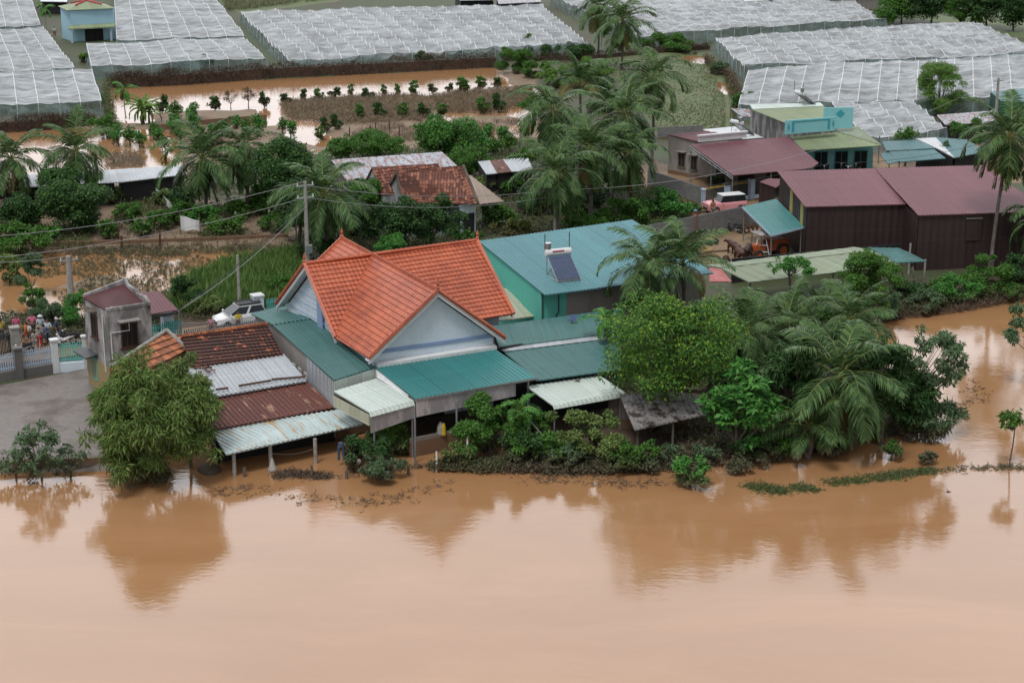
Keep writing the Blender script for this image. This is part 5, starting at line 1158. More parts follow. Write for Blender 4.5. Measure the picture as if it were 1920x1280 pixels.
# ================================================================== VEGETATION
RNG = np.random.default_rng(7)
def unit(a): return a/np.maximum(np.linalg.norm(a, axis=-1, keepdims=True), 1e-9)
def rdir(n):
    return unit(RNG.normal(size=(n, 3)))
def leafmesh(name, base, d, nrm, L, W, mats, midx=None, bend=0.0):
    "diamond leaves: base point, direction, normal, length, width"
    n = len(base); side = unit(np.cross(d, nrm)); L = np.asarray(L).reshape(-1, 1)*np.ones((n, 1)); W = np.asarray(W).reshape(-1, 1)*np.ones((n, 1))
    up = unit(np.cross(side, d))
    v = np.stack([base, base+d*L*.45+side*W*.5+up*L*bend*.3, base+d*L-up*L*bend*.25, base+d*L*.45-side*W*.5+up*L*bend*.3], 1).reshape(-1, 3).astype(np.float32)
    return quads(name, v, mats, midx)
def quads(name, v, mats, midx=None):
    n = len(v)//4; me = bpy.data.meshes.new(name); me.vertices.add(len(v)); me.vertices.foreach_set('co', v.astype(np.float32).ravel())
    me.loops.add(n*4); me.loops.foreach_set('vertex_index', np.arange(n*4, dtype=np.int32)); me.polygons.add(n)
    me.polygons.foreach_set('loop_start', np.arange(0, n*4, 4, dtype=np.int32)); me.polygons.foreach_set('loop_total', np.full(n, 4, dtype=np.int32))
    for m in mats: me.materials.append(m)
    if midx is not None: me.polygons.foreach_set('material_index', midx.astype(np.int32))
    me.update(calc_edges=True); return me
def link(name, me, parent=None, loc=(0, 0, 0)):
    o = bpy.data.objects.new(name, me); COL.objects.link(o); o.location = loc
    if parent is not None: o.parent = parent
    return o
KINDS = dict(   # leaf length, width, clump radius (fraction), cover, droop, up-bias, flatten, hollow
    round=(.21, .12, .33, 2.6, .25, .5, .85, .6), dark=(.26, .13, .30, 2.6, .35, .4, .9, .6), bamboo=(.38, .07, .20, 3.0, .95, .2, 1.0, .62),
    layered=(.36, .20, .30, 2.3, .2, 1.3, .4, .7), sparse=(.28, .10, .20, 1.2, .5, .5, .8, .75), feather=(.15, .065, .26, 2.2, .4, .5, .8, .55),
    mango=(.36, .085, .26, 2.6, .8, .3, .8, .6), shrub=(.18, .09, .23, 2.1, .2, .7, .8, .45), small=(.20, .12, .30, 2.2, .3, .5, .9, .4), column=(.18, .12, .5, 1.6, .3, .5, 1.3, .05), thin=(.24, .09, .12, .55, .4, .5, .9, .3), bare=(.14, .05, .3, .35, .3, .4, .9, .5))
def crown(R, kind, mats, nclump=None, tipmix=0.0, scale=1.0):
    low = .5 if kind in ('column', 'small', 'shrub') else (.42 if kind in ('bamboo', 'layered', 'feather', 'mango', 'dark') else .3)
    L, W, cr, cover, droop, upb, flat, hollow = KINDS[kind]; L *= scale; W *= scale; R = np.array(R, float); Rm = float((R[0]*R[1]*R[2])**(1/3))
    if nclump is None: nclump = int(np.clip(22+10*Rm, 18, 95)); 
    if kind in ('shrub',): nclump = int(nclump*1.7)
    d = rdir(nclump); rad = RNG.uniform(hollow**3, 1, nclump)**(1/3); d[:, 2] = np.where(RNG.random(nclump) < low, -abs(d[:, 2]), abs(d[:, 2]))
    bump_ = 1+.16*np.sin(d[:, 0]*5+RNG.random()*6)+.12*np.sin(d[:, 1]*7+d[:, 2]*4+RNG.random()*6)
    C = d*(rad*bump_)[:, None]*R*(1-cr*.6); rc = cr*Rm*RNG.uniform(.6, 1.35, nclump)
    spr = RNG.random(nclump) < .22; C = np.where(spr[:, None], C*RNG.uniform(1.12, 1.3, (nclump, 1)), C); rc = np.where(spr, rc*.5, rc)
    area = 4*np.pi*Rm*Rm; n = int(np.clip(cover*area/(L*W*.5), 120, 26000)); w_ = rc**2; k = RNG.choice(nclump, n, p=w_/w_.sum())
    q = rdir(n); q[:, 2] = np.where(RNG.random(n) < .72, abs(q[:, 2]), q[:, 2]); rr = RNG.uniform(.35, 1.0, n)**.6
    off = q*rr[:, None]*rc[k][:, None]*np.array([1.05, 1.05, flat]); P = C[k]+off
    nrm = unit(q*.7+np.array([0, 0, upb])+RNG.normal(size=(n, 3))*.45)
    dd = unit(q*.6+RNG.normal(size=(n, 3))*.7+np.array([0, 0, -droop*1.1])); dd = unit(dd-nrm*(dd*nrm).sum(1, keepdims=True)*.6)
    s = RNG.uniform(.45, 1.45, n)
    mi = None
    if len(mats) > 1: mi = ((RNG.random(n) < tipmix*(.25+1.5*(rr > .85)*(q[:, 2] > .3)))).astype(int)
    return leafmesh('crown', P, dd, nrm, L*s, W*s, mats, mi, .15), C
def trunkmesh(base, C, R, h0, r, m, nb=7, lean=None):
    "trunk from the ground to the crown middle, limbs out to leaf clumps; base at origin, crown centre at (0,0,h0)"
    mb = MB(); top = Vector((0, 0, h0)); fork = Vector((RNG.normal()*.05*h0, RNG.normal()*.05*h0, max(.3*h0, h0-R[2]*.75)))
    mb.tube([(0, 0, -.4), Vector((0, 0, 0)), fork*.55+Vector((.03, 0, 0)), fork], [r*1.5, r*1.15, r, r*.85], 8)
    idx = RNG.choice(len(C), min(nb, len(C)), replace=False)
    for i in idx:
        t = Vector(C[i])+top; m1 = fork.lerp(t, .5)+Vector((0, 0, -.12*(t-fork).length)); mb.tube([fork, m1, t], [r*.6, r*.35, r*.08], 6)
    return mb
NT = {}
def tree(label, name, cx, cy, by, rx, ry, kind='round', m='leaf_mid', tr=.12, nb=7, bx=None, cat='tree', m2=None, tip=0.0, nclump=None, depth=.9, group=None, bark='bark', scale=1.0):
    if cat == 'shrub' and kind != 'sparse': by = min(by, cy+ry*.85)
    P0 = at(cx, by, .25); s = FPX/((P0-Vector((0, 0, CAMH))).dot(FWD)); zc = (by-cy)/(s*.95)
    B = at(cx if bx is None else bx, by, .25); Rx, Rz = 1.1*rx/s, 1.08*ry/s; R = (Rx, Rx*depth, Rz)
    zc = max(zc, Rz*.62)
    me, C = crown(R, kind, [MT[m]]+([MT[m2]] if m2 else []), nclump, tip, scale)
    t = thing(name, label, cat, (B.x, B.y, B.z), group)
    dx = (P0.x-B.x)
    link('crown', me, t, (dx, 0, zc))
    C2 = C+np.array([dx, 0, 0]); mb = trunkmesh((0, 0, 0), C2, R, zc, tr, m, nb); mb.build('trunk' if cat == 'tree' else 'stem', MT[bark], t, local=True)
    return t
# ---- palms
def palm_crown(nf=28, Lf=4.6, seed=1, lo=-62, hi=84, wind=(0, 0), leaf=.29, npair=32, wid=.10, dens_old=.18, curl=.95, droopl=.42):
    r = np.random.default_rng(seed); V_, MI = [], []; R_ = MB()
    for i in range(nf):
        az = i*2.39996+r.normal()*.12; fr_ = i/(nf-1); el0 = math.radians(hi+(lo-hi)*fr_**.85+r.normal()*5); L = Lf*(.72+.28*math.sin(math.pi*min(1, .25+fr_*.75)))*r.uniform(.88, 1.1)
        old = fr_ > .8 and r.random() < dens_old*4
        n = 16; p = np.zeros(3); pts = [p.copy()]; h = np.array([math.cos(az), math.sin(az), 0]); el = el0; bend = math.radians((55+30*fr_)*curl*r.uniform(.75, 1.25))
        for j in range(n):
            s = (j+1)/n; e = el0-bend*s**1.5*1.5; e = max(e, math.radians(-86)); d = h*math.cos(e)+np.array([0, 0, math.sin(e)]); d = d+np.array([wind[0], wind[1], 0])*s*.6; d /= np.linalg.norm(d); p = p+d*L/n; pts.append(p.copy())
        pts = np.array(pts); R_.tube([Vector(q) for q in pts[::2]], [max(.012, .045*(1-.12*k)) for k in range(len(pts[::2]))], 4, cap=False)
        ts = np.linspace(.14, .995, npair); k = ts*n; i0 = np.minimum(k.astype(int), n-1); f = (k-i0)[:, None]; P = pts[i0]*(1-f)+pts[i0+1]*f; T = unit(pts[i0+1]-pts[i0])
        sd0 = unit(np.cross(T, np.array([0, 0, 1.0])+h*.001)); up = unit(np.cross(sd0, T)); tw = r.normal()*.25
        for sg in (-1, 1):
            ll = L*leaf*np.sin(np.pi*(.12+.83*ts))**.7*r.uniform(.85, 1.1, npair); dr = droopl*r.uniform(.6, 1.4, npair)
            d = unit(sd0*sg+T*(.55+.5*ts)[:, None]+up*(.18+tw*sg)-np.array([0, 0, 1])*dr[:, None]*.6); d2 = unit(d-np.array([0, 0, 1])*(dr[:, None]*1.4))
            w_ = unit(np.cross(d, up+sd0*sg*.4+r.normal(size=(npair, 3))*.25))*wid*.5; L1 = (ll*.5)[:, None]; m1 = P+d*L1; t1 = m1+d2*L1
            q1 = np.stack([P-w_*.6, P+w_*.6, m1+w_, m1-w_], 1); q2 = np.stack([m1-w_, m1+w_, t1+w_*.12, t1-w_*.12], 1); V_ += [q1, q2]; MI += [np.full(npair, int(old))]*2
    V_ = np.concatenate(V_).reshape(-1, 3); MI = np.concatenate(MI); return quads('palm_leaves', V_, [MT['palmleaf'], MT['palmold']], MI), R_
PROTO = []
for sd, kw in ((1, dict(curl=.8, lo=-50)), (2, dict(nf=29, wind=(.25, .05))), (3, dict(nf=25, lo=-75, curl=1.15)), (4, dict(nf=28, wind=(-.2, .1), lo=-50)), (5, dict(nf=14, hi=86, lo=5, curl=.75, npair=34))):
    PROTO.append((palm_crown(seed=sd, **kw)))
RACH = []
for me, R_ in PROTO:
    o = R_.build('x', MT['rachis']); RACH.append(o.data); bpy.data.objects.remove(o)
ARE = palm_crown(11, 1.7, 9, lo=-25, hi=80, npair=24, wid=.075, leaf=.33, curl=1.15, droopl=.35, dens_old=0); ARE[0].materials[0] = MT['leaf_bright']
BAN = palm_crown(12, 2.6, 14, lo=-10, hi=86, npair=20, wid=.20, leaf=.14, curl=.9, droopl=.6, dens_old=.1); BAN[0].materials[0] = MT['leaf_feather']
_a = []
for q in (ARE, BAN):
    o = q[1].build('x', MT['rachis']); _a.append(o.data); bpy.data.objects.remove(o)
def trunk_unit(seed, r0=.17, r1=.11, bow=.25, m='palmbark'):
    r = random.Random(seed); mb = MB(); az = r.uniform(0, 6.28); pts, rad = [], []
    for k in range(15): s = k/14; pts.append((math.cos(az)*bow*math.sin(math.pi*s), math.sin(az)*bow*math.sin(math.pi*s), s)); rad.append((r0+(r1-r0)*s+(.10 if k == 0 else 0))*(1.06 if k % 2 else .97))
    mb.tube(pts, rad, 9); o = mb.build('x', MT[m]); me = o.data; bpy.data.objects.remove(o); return me
TRUNKS = [trunk_unit(k) for k in range(4)]; THIN = [trunk_unit(9, .07, .055, .08, 'concpost')]
def nuts_mesh():
    mb = MB()
    for k in range(9):
        a_ = k*2.4; mb.ball((math.cos(a_)*.28, math.sin(a_)*.28, -.30-.07*(k % 3)), (.12, .12, .14), 7, 5)
    o = mb.build('x', MT['coconut']); me = o.data; bpy.data.objects.remove(o); return me
NUTS = nuts_mesh()
def palm(label, px, py, by, v, size=1.0, bx=None, nuts=True, kind='coconut_palm', rot=None):
    "px,py: where the fronds spring from; by: row of the foot"
    P0 = at(px, by, .2); s = FPX/((P0-Vector((0, 0, CAMH))).dot(FWD)); h = (by-py)/(s*.95)
    B = at(px if bx is None else bx, by, .2); tx = P0.x-B.x
    t = thing(kind, label, 'palm tree', (B.x, B.y, B.z)); rot = RNG.uniform(0, 6.28) if rot is None else rot
    crown_me, rach = (PROTO[v][0], RACH[v]) if kind == 'coconut_palm' else (ARE[0], _a[0])
    sz = size
    c_ = link('crown', crown_me, t, (tx, 0, h)); c_.rotation_euler = (RNG.normal()*.06, RNG.normal()*.06, rot); c_.scale = (sz,)*3
    q = link('frond_stalks', rach, t, (tx, 0, h)); q.rotation_euler = c_.rotation_euler; q.scale = c_.scale
    tm = link('trunk', (TRUNKS[v % 4] if kind == 'coconut_palm' else THIN[0]).copy() if tx else (TRUNKS[v % 4] if kind == 'coconut_palm' else THIN[0]), t)
    if tx:
        for vv in tm.data.vertices: vv.co.x += tx*max(0.0, vv.co.z)**1.3
    tm.scale = (1, 1, h)
    if nuts: k = link('coconuts', NUTS, t, (tx, 0, h-.02)); k.rotation_euler = (0, 0, rot)
    return t
PALMS = [
 ('coconut palm cut by the left edge of the photo, above the flooded plot', 30, 300, 400, 0, 1.0), ('coconut palm right of the one cut by the left edge, before the long zinc shed', 150, 288, 392, 3, 1.0),
 ('left coconut palm of the pair left of the round dark tree', 385, 300, 412, 1, 1.1), ('taller coconut palm close to the left of the round dark tree', 462, 280, 405, 2, 1.0),
 ('coconut palm right behind the tall utility pole and the villa gable', 612, 368, 492, 0, 1.1), ('highest coconut palm of the middle cluster, dark, at its upper left', 1035, 215, 400, 2, 1.15),
 ('small dark coconut palm at the back of the middle cluster', 1085, 165, 330, 4, 1.0), ('coconut palm in the middle cluster with crown right of the highest one', 1168, 222, 385, 1, 1.1),
 ('coconut palm low in the middle cluster behind the slim pale pole', 1045, 330, 458, 3, 1.05), ('coconut palm between the slim pale pole and the dark block wall', 1105, 285, 430, 0, 1.0),
 ('coconut palm at the right edge of the middle cluster beside the grass field', 1220, 155, 330, 1, 1.0), ('drooping coconut palm at the lower right of the middle cluster', 1178, 290, 412, 2, 1.0),
 ('coconut palm with orange nuts standing at the top between the net houses', 1165, 45, 132, 0, 1.25), ('shorter coconut palm just left of the one with orange nuts', 1122, 18, 105, 3, 1.1),
 ('tall slender coconut palm alone in front of the maroon barn', 1872, 268, 512, 3, 1.05), ('coconut palm in front of the blue-teal roof, left of the big leafy tree top', 1212, 500, 690, 1, .85),
 ('second coconut palm over the right end of the blue-teal roof', 1275, 500, 680, 4, .9), ('coconut palm in the bank grove below the pink roof sheets', 1385, 598, 705, 0, .72),
 ('coconut palm in the middle of the bank grove', 1470, 606, 730, 1, .8), ('coconut palm of the bank grove nearest to the brown inlet', 1590, 600, 730, 1, .78),
 ('dark young coconut palm at the top right of the bank grove', 1530, 588, 690, 4, .7), ('largest front coconut palm with green nuts over the water edge', 1568, 705, 838, 0, 1.12),
 ('short young coconut palm at the water edge left of the largest front palm', 1515, 800, 852, 4, .78), ('coconut palm at the right edge behind the tall slender one, half out of frame', 1945, 420, 520, 2, .9), ('coconut palm behind the big leafy tree in the bank grove', 1400, 625, 760, 3, .72)]
for lab, px, py, by, v, sz in PALMS: palm(lab, px, py, by, v, sz, nuts=v != 4, bx=(px-16 if 'slender' in lab else None))
palm('slim areca palm rising through the white awning left of the big tree', 1135, 603, 740, 0, 1.05, bx=1124, nuts=False, kind='areca_palm')
palm('leaning areca palm in the shrubs in front of the white awning', 975, 768, 838, 0, .95, bx=1032, nuts=False, kind='areca_palm')
palm('small areca palm at the left end of the flooded orchard', 236, 172, 222, 0, 1.25, nuts=False, kind='areca_palm')
palm('small areca palm beside the blue house among the nets', 88, 20, 62, 0, 1.3, nuts=False, kind='areca_palm')
def banana(label, px, by, h, sz):
    B = at(px, by, .2); t = thing('banana_plant', label, 'banana plant', tuple(B)); 
    for k in range(3):
        a_ = k*2.1; c_ = link('leaves', BAN[0], t, (math.cos(a_)*.5, math.sin(a_)*.5, h*(.8+.15*k))); c_.scale = (sz,)*3; c_.rotation_euler = (0, 0, k*1.3)
        q = link('leaf_ribs', _a[1], t, c_.location); q.scale = c_.scale; q.rotation_euler = c_.rotation_euler; mb = MB(); mb.tube([(math.cos(a_)*.5, math.sin(a_)*.5, -.3), (math.cos(a_)*.5, math.sin(a_)*.5, h*(.8+.15*k))], [.16, .1], 8); mb.build('stem', MT['leaf_feather'], t, local=True)
banana('bright green banana clump at the left end of the flooded orchard', 272, 232, 1.8, 1.0)
banana('banana clump among the dark trees in the top right corner', 1830, 55, 1.8, 1.0)
# ---- named trees
T = tree
T('big drooping bamboo clump at the left front corner of the flooded bank', 'bamboo_clump', 292, 795, 893, 122, 102, 'bamboo', 'leaf_bamboo', .1, 14, bark='bamboobark', nclump=110, m2='leaf_feather', tip=.3)
T('upper bamboo top leaning over the orange tile lean-to', 'bamboo_clump', 236, 748, 868, 58, 34, 'bamboo', 'leaf_bamboo', .08, 8, bark='bamboobark', m2='leaf_feather', tip=.15)
T('bamboo shoots reaching up beside the old brown tile roof', 'bamboo_clump', 358, 745, 868, 52, 74, 'bamboo', 'leaf_bamboo', .08, 8, bark='bamboobark')
T('largest broad leafy tree with lime green tips on the bank right of the villa', 'broadleaf_tree', 1250, 652, 815, 124, 102, 'feather', 'leaf_mid', .28, 16, nclump=130, m2='leaf_yel', tip=.3, scale=1.35)
T('layered deep green almond tree at the right end of the dark stained lean-to', 'almond_tree', 1385, 765, 862, 62, 84, 'layered', 'leaf_bright', .18, 12, nclump=46)
T('dark mango tree left of the largest front palm', 'mango_tree', 1475, 700, 835, 52, 74, 'mango', 'leaf_dark', .18, 10)
T('dark mango tree right of the largest front palm', 'mango_tree', 1650, 705, 825, 60, 70, 'mango', 'leaf_dark', .18, 10)
T('dark bushy mango tree between the front palm and the tip of the bank', 'mango_tree', 1705, 748, 818, 44, 52, 'mango', 'leaf_dark', .14, 8)
T('airy grey green tree with open branches at the tip of the bank', 'rubber_tree', 1742, 680, 812, 56, 60, 'sparse', 'leaf_grey', .08, 22, nclump=34, bx=1705)
T('muddy shrub spreading over the water at the tip of the bank', 'shrub', 1745, 785, 822, 52, 34, 'mango', 'leaf_grey', .06, 8, cat='shrub')
T('grey green tree cut by the right edge over the inlet', 'rubber_tree', 1925, 630, 720, 50, 46, 'sparse', 'leaf_grey', .09, 12, nclump=24, bx=1950)
T('thin sapling standing alone in the flood at the right', 'sapling', 1893, 788, 868, 20, 24, 'sparse', 'leaf_mid', .04, 8, nclump=14)
T('small bright round bush standing alone in the water', 'bush', 1294, 882, 912, 31, 26, 'layered', 'leaf_bright', .06, 8, nclump=22, cat='shrub', scale=.6)
T('light green tree beside the teal end of the long shed', 'broadleaf_tree', 1628, 525, 620, 56, 52, 'feather', 'leaf_mid', .14, 9, m2='leaf_feather', tip=.2, scale=1.2)
T('small open light green tree leaning over the olive roof', 'broadleaf_tree', 1482, 503, 585, 38, 20, 'sparse', 'leaf_bright', .07, 12, nclump=26, scale=.8)
T('green tree in the bank grove under the olive roof', 'broadleaf_tree', 1540, 622, 700, 60, 40, 'round', 'leaf_mid', .15, 8)
T('dense round dark tree left of the tall utility pole', 'round_tree', 532, 318, 425, 56, 64, 'round', 'leaf_dark', .2, 6, m2='leaf_mid', tip=.3)
T('dark round tree filling between the villa roof and the pole palm', 'round_tree', 560, 385, 455, 50, 42, 'dark', 'leaf_dark', .16, 6)
T('large dark round mango tree at the left, lower of two beside the zinc shed', 'mango_tree', 140, 385, 440, 62, 44, 'round', 'leaf_dark', .2, 6, m2='leaf_mid', tip=.25)
T('dark round tree above the large one at the left', 'mango_tree', 122, 345, 415, 40, 28, 'round', 'leaf_dark', .16, 6, m2='leaf_mid', tip=.3)
T('dark round tree at the left edge beside the red hut', 'mango_tree', 45, 400, 438, 44, 34, 'round', 'leaf_dark', .18, 6)
T('very dark spreading tree in front of the old tile house', 'broadleaf_tree', 805, 412, 480, 62, 50, 'feather', 'leaf_dark', .16, 12, scale=1.6)
T('dark tree left of the old tile house front', 'broadleaf_tree', 722, 425, 485, 46, 42, 'round', 'leaf_dark', .15, 8)
T('small bright feathery tree just behind the orange ridge', 'broadleaf_tree', 735, 462, 500, 40, 22, 'feather', 'leaf_bright', .1, 6)
T('green tree between the palm crown and the old tile houses', 'broadleaf_tree', 690, 375, 440, 42, 38, 'feather', 'leaf_mid', .12, 8, scale=1.3)
T('bright green broad tree behind the long zinc building', 'broadleaf_tree', 835, 262, 318, 60, 34, 'round', 'leaf_mid', .16, 6, m2='leaf_bright', tip=.5)
T('bushy green tree at the right corner of the long zinc building', 'broadleaf_tree', 880, 300, 345, 40, 30, 'feather', 'leaf_mid', .12, 6, scale=1.3)
T('row of muted green trees left behind the zinc building', 'broadleaf_tree', 700, 272, 305, 62, 20, 'feather', 'leaf_mid', .1, 8, scale=1.4)
T('green bush behind the left end of the long zinc building', 'broadleaf_tree', 640, 280, 308, 28, 20, 'round', 'leaf_mid', .1, 6)
T('light feathery tree standing before the largest net house', 'feathery_tree', 1757, 165, 215, 44, 50, 'feather', 'leaf_feather', .14, 12, scale=1.3)
T('ivy covered stump tree in front of the teal sheds', 'broadleaf_tree', 1696, 262, 312, 22, 22, 'sparse', 'leaf_mid', .12, 10)
T('papaya-like tree beside the patched zinc shed', 'papaya_tree', 1812, 248, 300, 34, 24, 'sparse', 'leaf_mid', .07, 9, nclump=16)
T('small tree in front of the white and teal shed', 'papaya_tree', 1775, 282, 322, 16, 12, 'sparse', 'leaf_grey', .05, 6, nclump=8)
T('green papaya tree at the right edge below the green net shed', 'papaya_tree', 1905, 225, 290, 34, 26, 'sparse', 'leaf_mid', .07, 9, nclump=14)
for i, (x, y, b, rx, ry, k, mm, lab) in enumerate([
 (1690, 12, 45, 42, 24, 'round', 'leaf_mid', 'yellowish tree at the left end of the tree line in the top right corner'), (1745, 8, 50, 40, 30, 'round', 'leaf_dark', 'dark tree second in the top right tree line'),
 (1800, 18, 52, 34, 26, 'feather', 'leaf_mid', 'mid green tree in the centre of the top right tree line'), (1850, 12, 55, 40, 32, 'round', 'leaf_dark', 'dark dense tree near the right end of the top right tree line'),
 (1900, 15, 60, 40, 34, 'dark', 'leaf_dark', 'darkest tree in the very top right corner'), (1660, 30, 52, 22, 14, 'shrub', 'leaf_mid', 'bush at the right tip of the long top net house')]):
    T(lab, 'broadleaf_tree', x, y, b, rx, ry, k, mm, .15, 5, scale=1.5)
# shrubs and bushes: (label, cx, cy, by, rx, ry, kind, material)
SHR = [
 ('big green shrub in front of the grey hanging sheet, full of leaves', 918, 802, 862, 72, 54, 'shrub', 'leaf_mid'), ('darker shrub at the foot of the leaning areca palm', 985, 835, 872, 42, 32, 'shrub', 'leaf_dark'),
 ('pale olive shrub below the white awning, left of the dark lean-to', 1115, 812, 872, 72, 50, 'shrub', 'leaf_bamboo'), ('shrub right of the pale olive one under the dark lean-to edge', 1198, 852, 880, 40, 26, 'shrub', 'leaf_mid'),
 ('bright young mango bush beside the steel post', 738, 815, 858, 36, 30, 'mango', 'leaf_feather'), ('dark bush at the post left of the bright mango bush', 692, 845, 880, 42, 30, 'shrub', 'leaf_dark'),
 ('dark foliage under the streaked roof right end', 660, 838, 872, 22, 22, 'dark', 'leaf_dark'), ('low muddy bush holding the yellow bag', 715, 878, 895, 45, 17, 'shrub', 'leaf_grey'),
 ('muddy clipped hedge bush in front of the dark lean-to', 1262, 850, 868, 36, 16, 'shrub', 'leaf_grey'), ('second muddy hedge bush right of the lean-to post', 1322, 852, 868, 34, 14, 'shrub', 'leaf_grey'),
 ('vine shrub hanging into the water below the almond tree', 1408, 842, 868, 40, 24, 'shrub', 'leaf_dark'), ('small grey bush half drowned right of the shrub row', 1214, 868, 886, 22, 14, 'shrub', 'leaf_grey'),
 ('drowned bush with a fresh green top right of the front palm', 1672, 842, 858, 20, 15, 'shrub', 'leaf_mid'), ('drowned grey twig bush right of the one with a green top', 1742, 855, 863, 18, 8, 'shrub', 'leaf_grey'),
 ('floating branch with leaves before the hedge', 1385, 872, 880, 26, 8, 'shrub', 'leaf_grey'), ('tall bare leafed shrub in the water at the left edge', 78, 846, 896, 56, 54, 'thin', 'leaf_grey'),
 ('low muddy shrub at the water line at the far left', 30, 870, 896, 40, 22, 'thin', 'leaf_grey'), ('muddy shrub at the corner of the yard left of the bamboo', 132, 866, 895, 36, 24, 'thin', 'leaf_grey'),
 ('green vines at the foot of the tall slender palm', 1850, 520, 560, 62, 34, 'shrub', 'leaf_mid'), ('bright green vines left of the tall slender palm foot', 1790, 545, 572, 48, 24, 'shrub', 'leaf_bright'),
 ('dark shrubs at the right edge over the inlet', 1915, 505, 550, 45, 34, 'shrub', 'leaf_dark'), ('muddy shrubs on the inlet bank below the pen rails', 1735, 565, 585, 40, 18, 'shrub', 'leaf_grey'),
 ('green vines between the pen and the barn corner', 1772, 540, 570, 30, 18, 'shrub', 'leaf_mid'), ('dark shrub on the inlet bank under the light green tree', 1660, 575, 602, 36, 24, 'shrub', 'leaf_grey'),
 ('rank green bush mass beside the dark block wall', 1235, 385, 425, 60, 28, 'shrub', 'leaf_bright'), ('green bush mass between the palm cluster and the block wall', 1170, 400, 432, 50, 28, 'shrub', 'leaf_mid'),
 ('clipped yellowish round hedge behind the big teal roof', 968, 428, 445, 42, 15, 'shrub', 'hedge'), ('green bush right of the old tile house porch', 932, 405, 440, 32, 24, 'shrub', 'leaf_mid'),
 ('leafy bush by the porch corner behind the orange roof', 880, 445, 465, 26, 16, 'shrub', 'leaf_mid'), ('bush beside the small zinc shed', 950, 345, 385, 36, 24, 'shrub', 'leaf_mid'), ('dark bush under the low palm of the middle cluster', 1000, 375, 420, 44, 30, 'shrub', 'leaf_dark'),
 ('dark undergrowth bush below the middle palms', 1085, 375, 420, 46, 30, 'shrub', 'leaf_dark'), ('green bush mass at the left edge above the rice plot', 30, 450, 490, 55, 36, 'shrub', 'leaf_mid'), ('olive bush at the left edge of the rice plot', 62, 515, 560, 28, 40, 'feather', 'leaf_grey'),
 ('round green bush right of the left net house foot', 200, 235, 262, 30, 22, 'shrub', 'leaf_mid'), ('dark green tree behind the tower beside the short double pole', 142, 585, 622, 30, 34, 'feather', 'leaf_bright'), ('bushy dark tree in the tall grass behind the tower', 348, 548, 592, 28, 38, 'feather', 'leaf_dark'),
 ('olive bush behind the standing people', 85, 585, 618, 32, 26, 'feather', 'leaf_grey'), ('small bush on the dried hedge left of the middle', 388, 118, 138, 16, 14, 'shrub', 'leaf_mid'), ('dark bush standing out of the dried hedge', 793, 112, 135, 15, 16, 'round', 'leaf_dark'),
 ('light bush standing out of the dried hedge', 856, 100, 122, 13, 14, 'shrub', 'leaf_mid'), ('taller bush at the right end of the dried hedge', 990, 82, 110, 14, 16, 'shrub', 'leaf_mid'), ('large olive bush at the right end of the dried hedge', 962, 118, 152, 36, 24, 'feather', 'leaf_mid'),
 ('bright rank weeds right of the large olive bush', 1060, 140, 170, 60, 26, 'shrub', 'leaf_feather'), ('dark bush row behind the bright weeds', 1060, 98, 122, 60, 14, 'shrub', 'leaf_dark'), ('green bush row under the long top net house', 1270, 82, 100, 70, 14, 'shrub', 'leaf_mid'),
 ('green strip bush between the two left net houses', 168, 110, 126, 22, 10, 'shrub', 'leaf_feather'), ('weeds on the path edge left of the largest net house', 1392, 190, 212, 20, 20, 'shrub', 'leaf_mid'), ('weeds under the corner of the upper right net house', 1345, 128, 145, 18, 12, 'shrub', 'leaf_grey'),
 ('garden bush inside the grilles of the canopy house', 1345, 338, 350, 18, 9, 'shrub', 'leaf_grey'), ('ivy on the block wall left of the pink car', 1298, 392, 408, 20, 10, 'shrub', 'leaf_bright'), ('shrub by the wall at the rice plot, centre', 345, 400, 430, 34, 24, 'shrub', 'leaf_mid'),
 ('shrub at the foot of the pair of palms', 420, 425, 455, 36, 18, 'shrub', 'leaf_mid'), ('young tree by the broken wall, left', 205, 430, 462, 18, 22, 'small', 'leaf_mid'), ('young tree by the broken wall, centre', 268, 425, 460, 16, 22, 'small', 'leaf_mid'),
 ('small tree before the long zinc shed', 262, 335, 368, 16, 18, 'small', 'leaf_dark'), ('bush between the palms and the broken wall', 320, 372, 400, 36, 16, 'shrub', 'leaf_bamboo'), ('young citrus tree under the pair of palms', 480, 388, 415, 26, 18, 'small', 'leaf_mid'),
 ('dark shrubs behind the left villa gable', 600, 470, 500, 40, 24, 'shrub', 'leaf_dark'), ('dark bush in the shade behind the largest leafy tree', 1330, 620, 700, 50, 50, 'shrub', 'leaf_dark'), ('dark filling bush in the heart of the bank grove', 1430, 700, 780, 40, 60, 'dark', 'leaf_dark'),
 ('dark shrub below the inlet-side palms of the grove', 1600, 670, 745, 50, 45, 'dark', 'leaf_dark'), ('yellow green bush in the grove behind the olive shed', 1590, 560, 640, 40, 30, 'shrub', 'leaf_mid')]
for lab, cx_, cy_, by_, rx_, ry_, k_, m_ in SHR: T(lab, 'shrub', cx_, cy_, by_, rx_, ry_, k_, m_, .05, cat='shrub', scale=1.0 if by_ > 500 else 1.35, nclump={'sparse': 20, 'thin': 46}.get(k_, 17), nb=26 if k_ == 'thin' else 5)
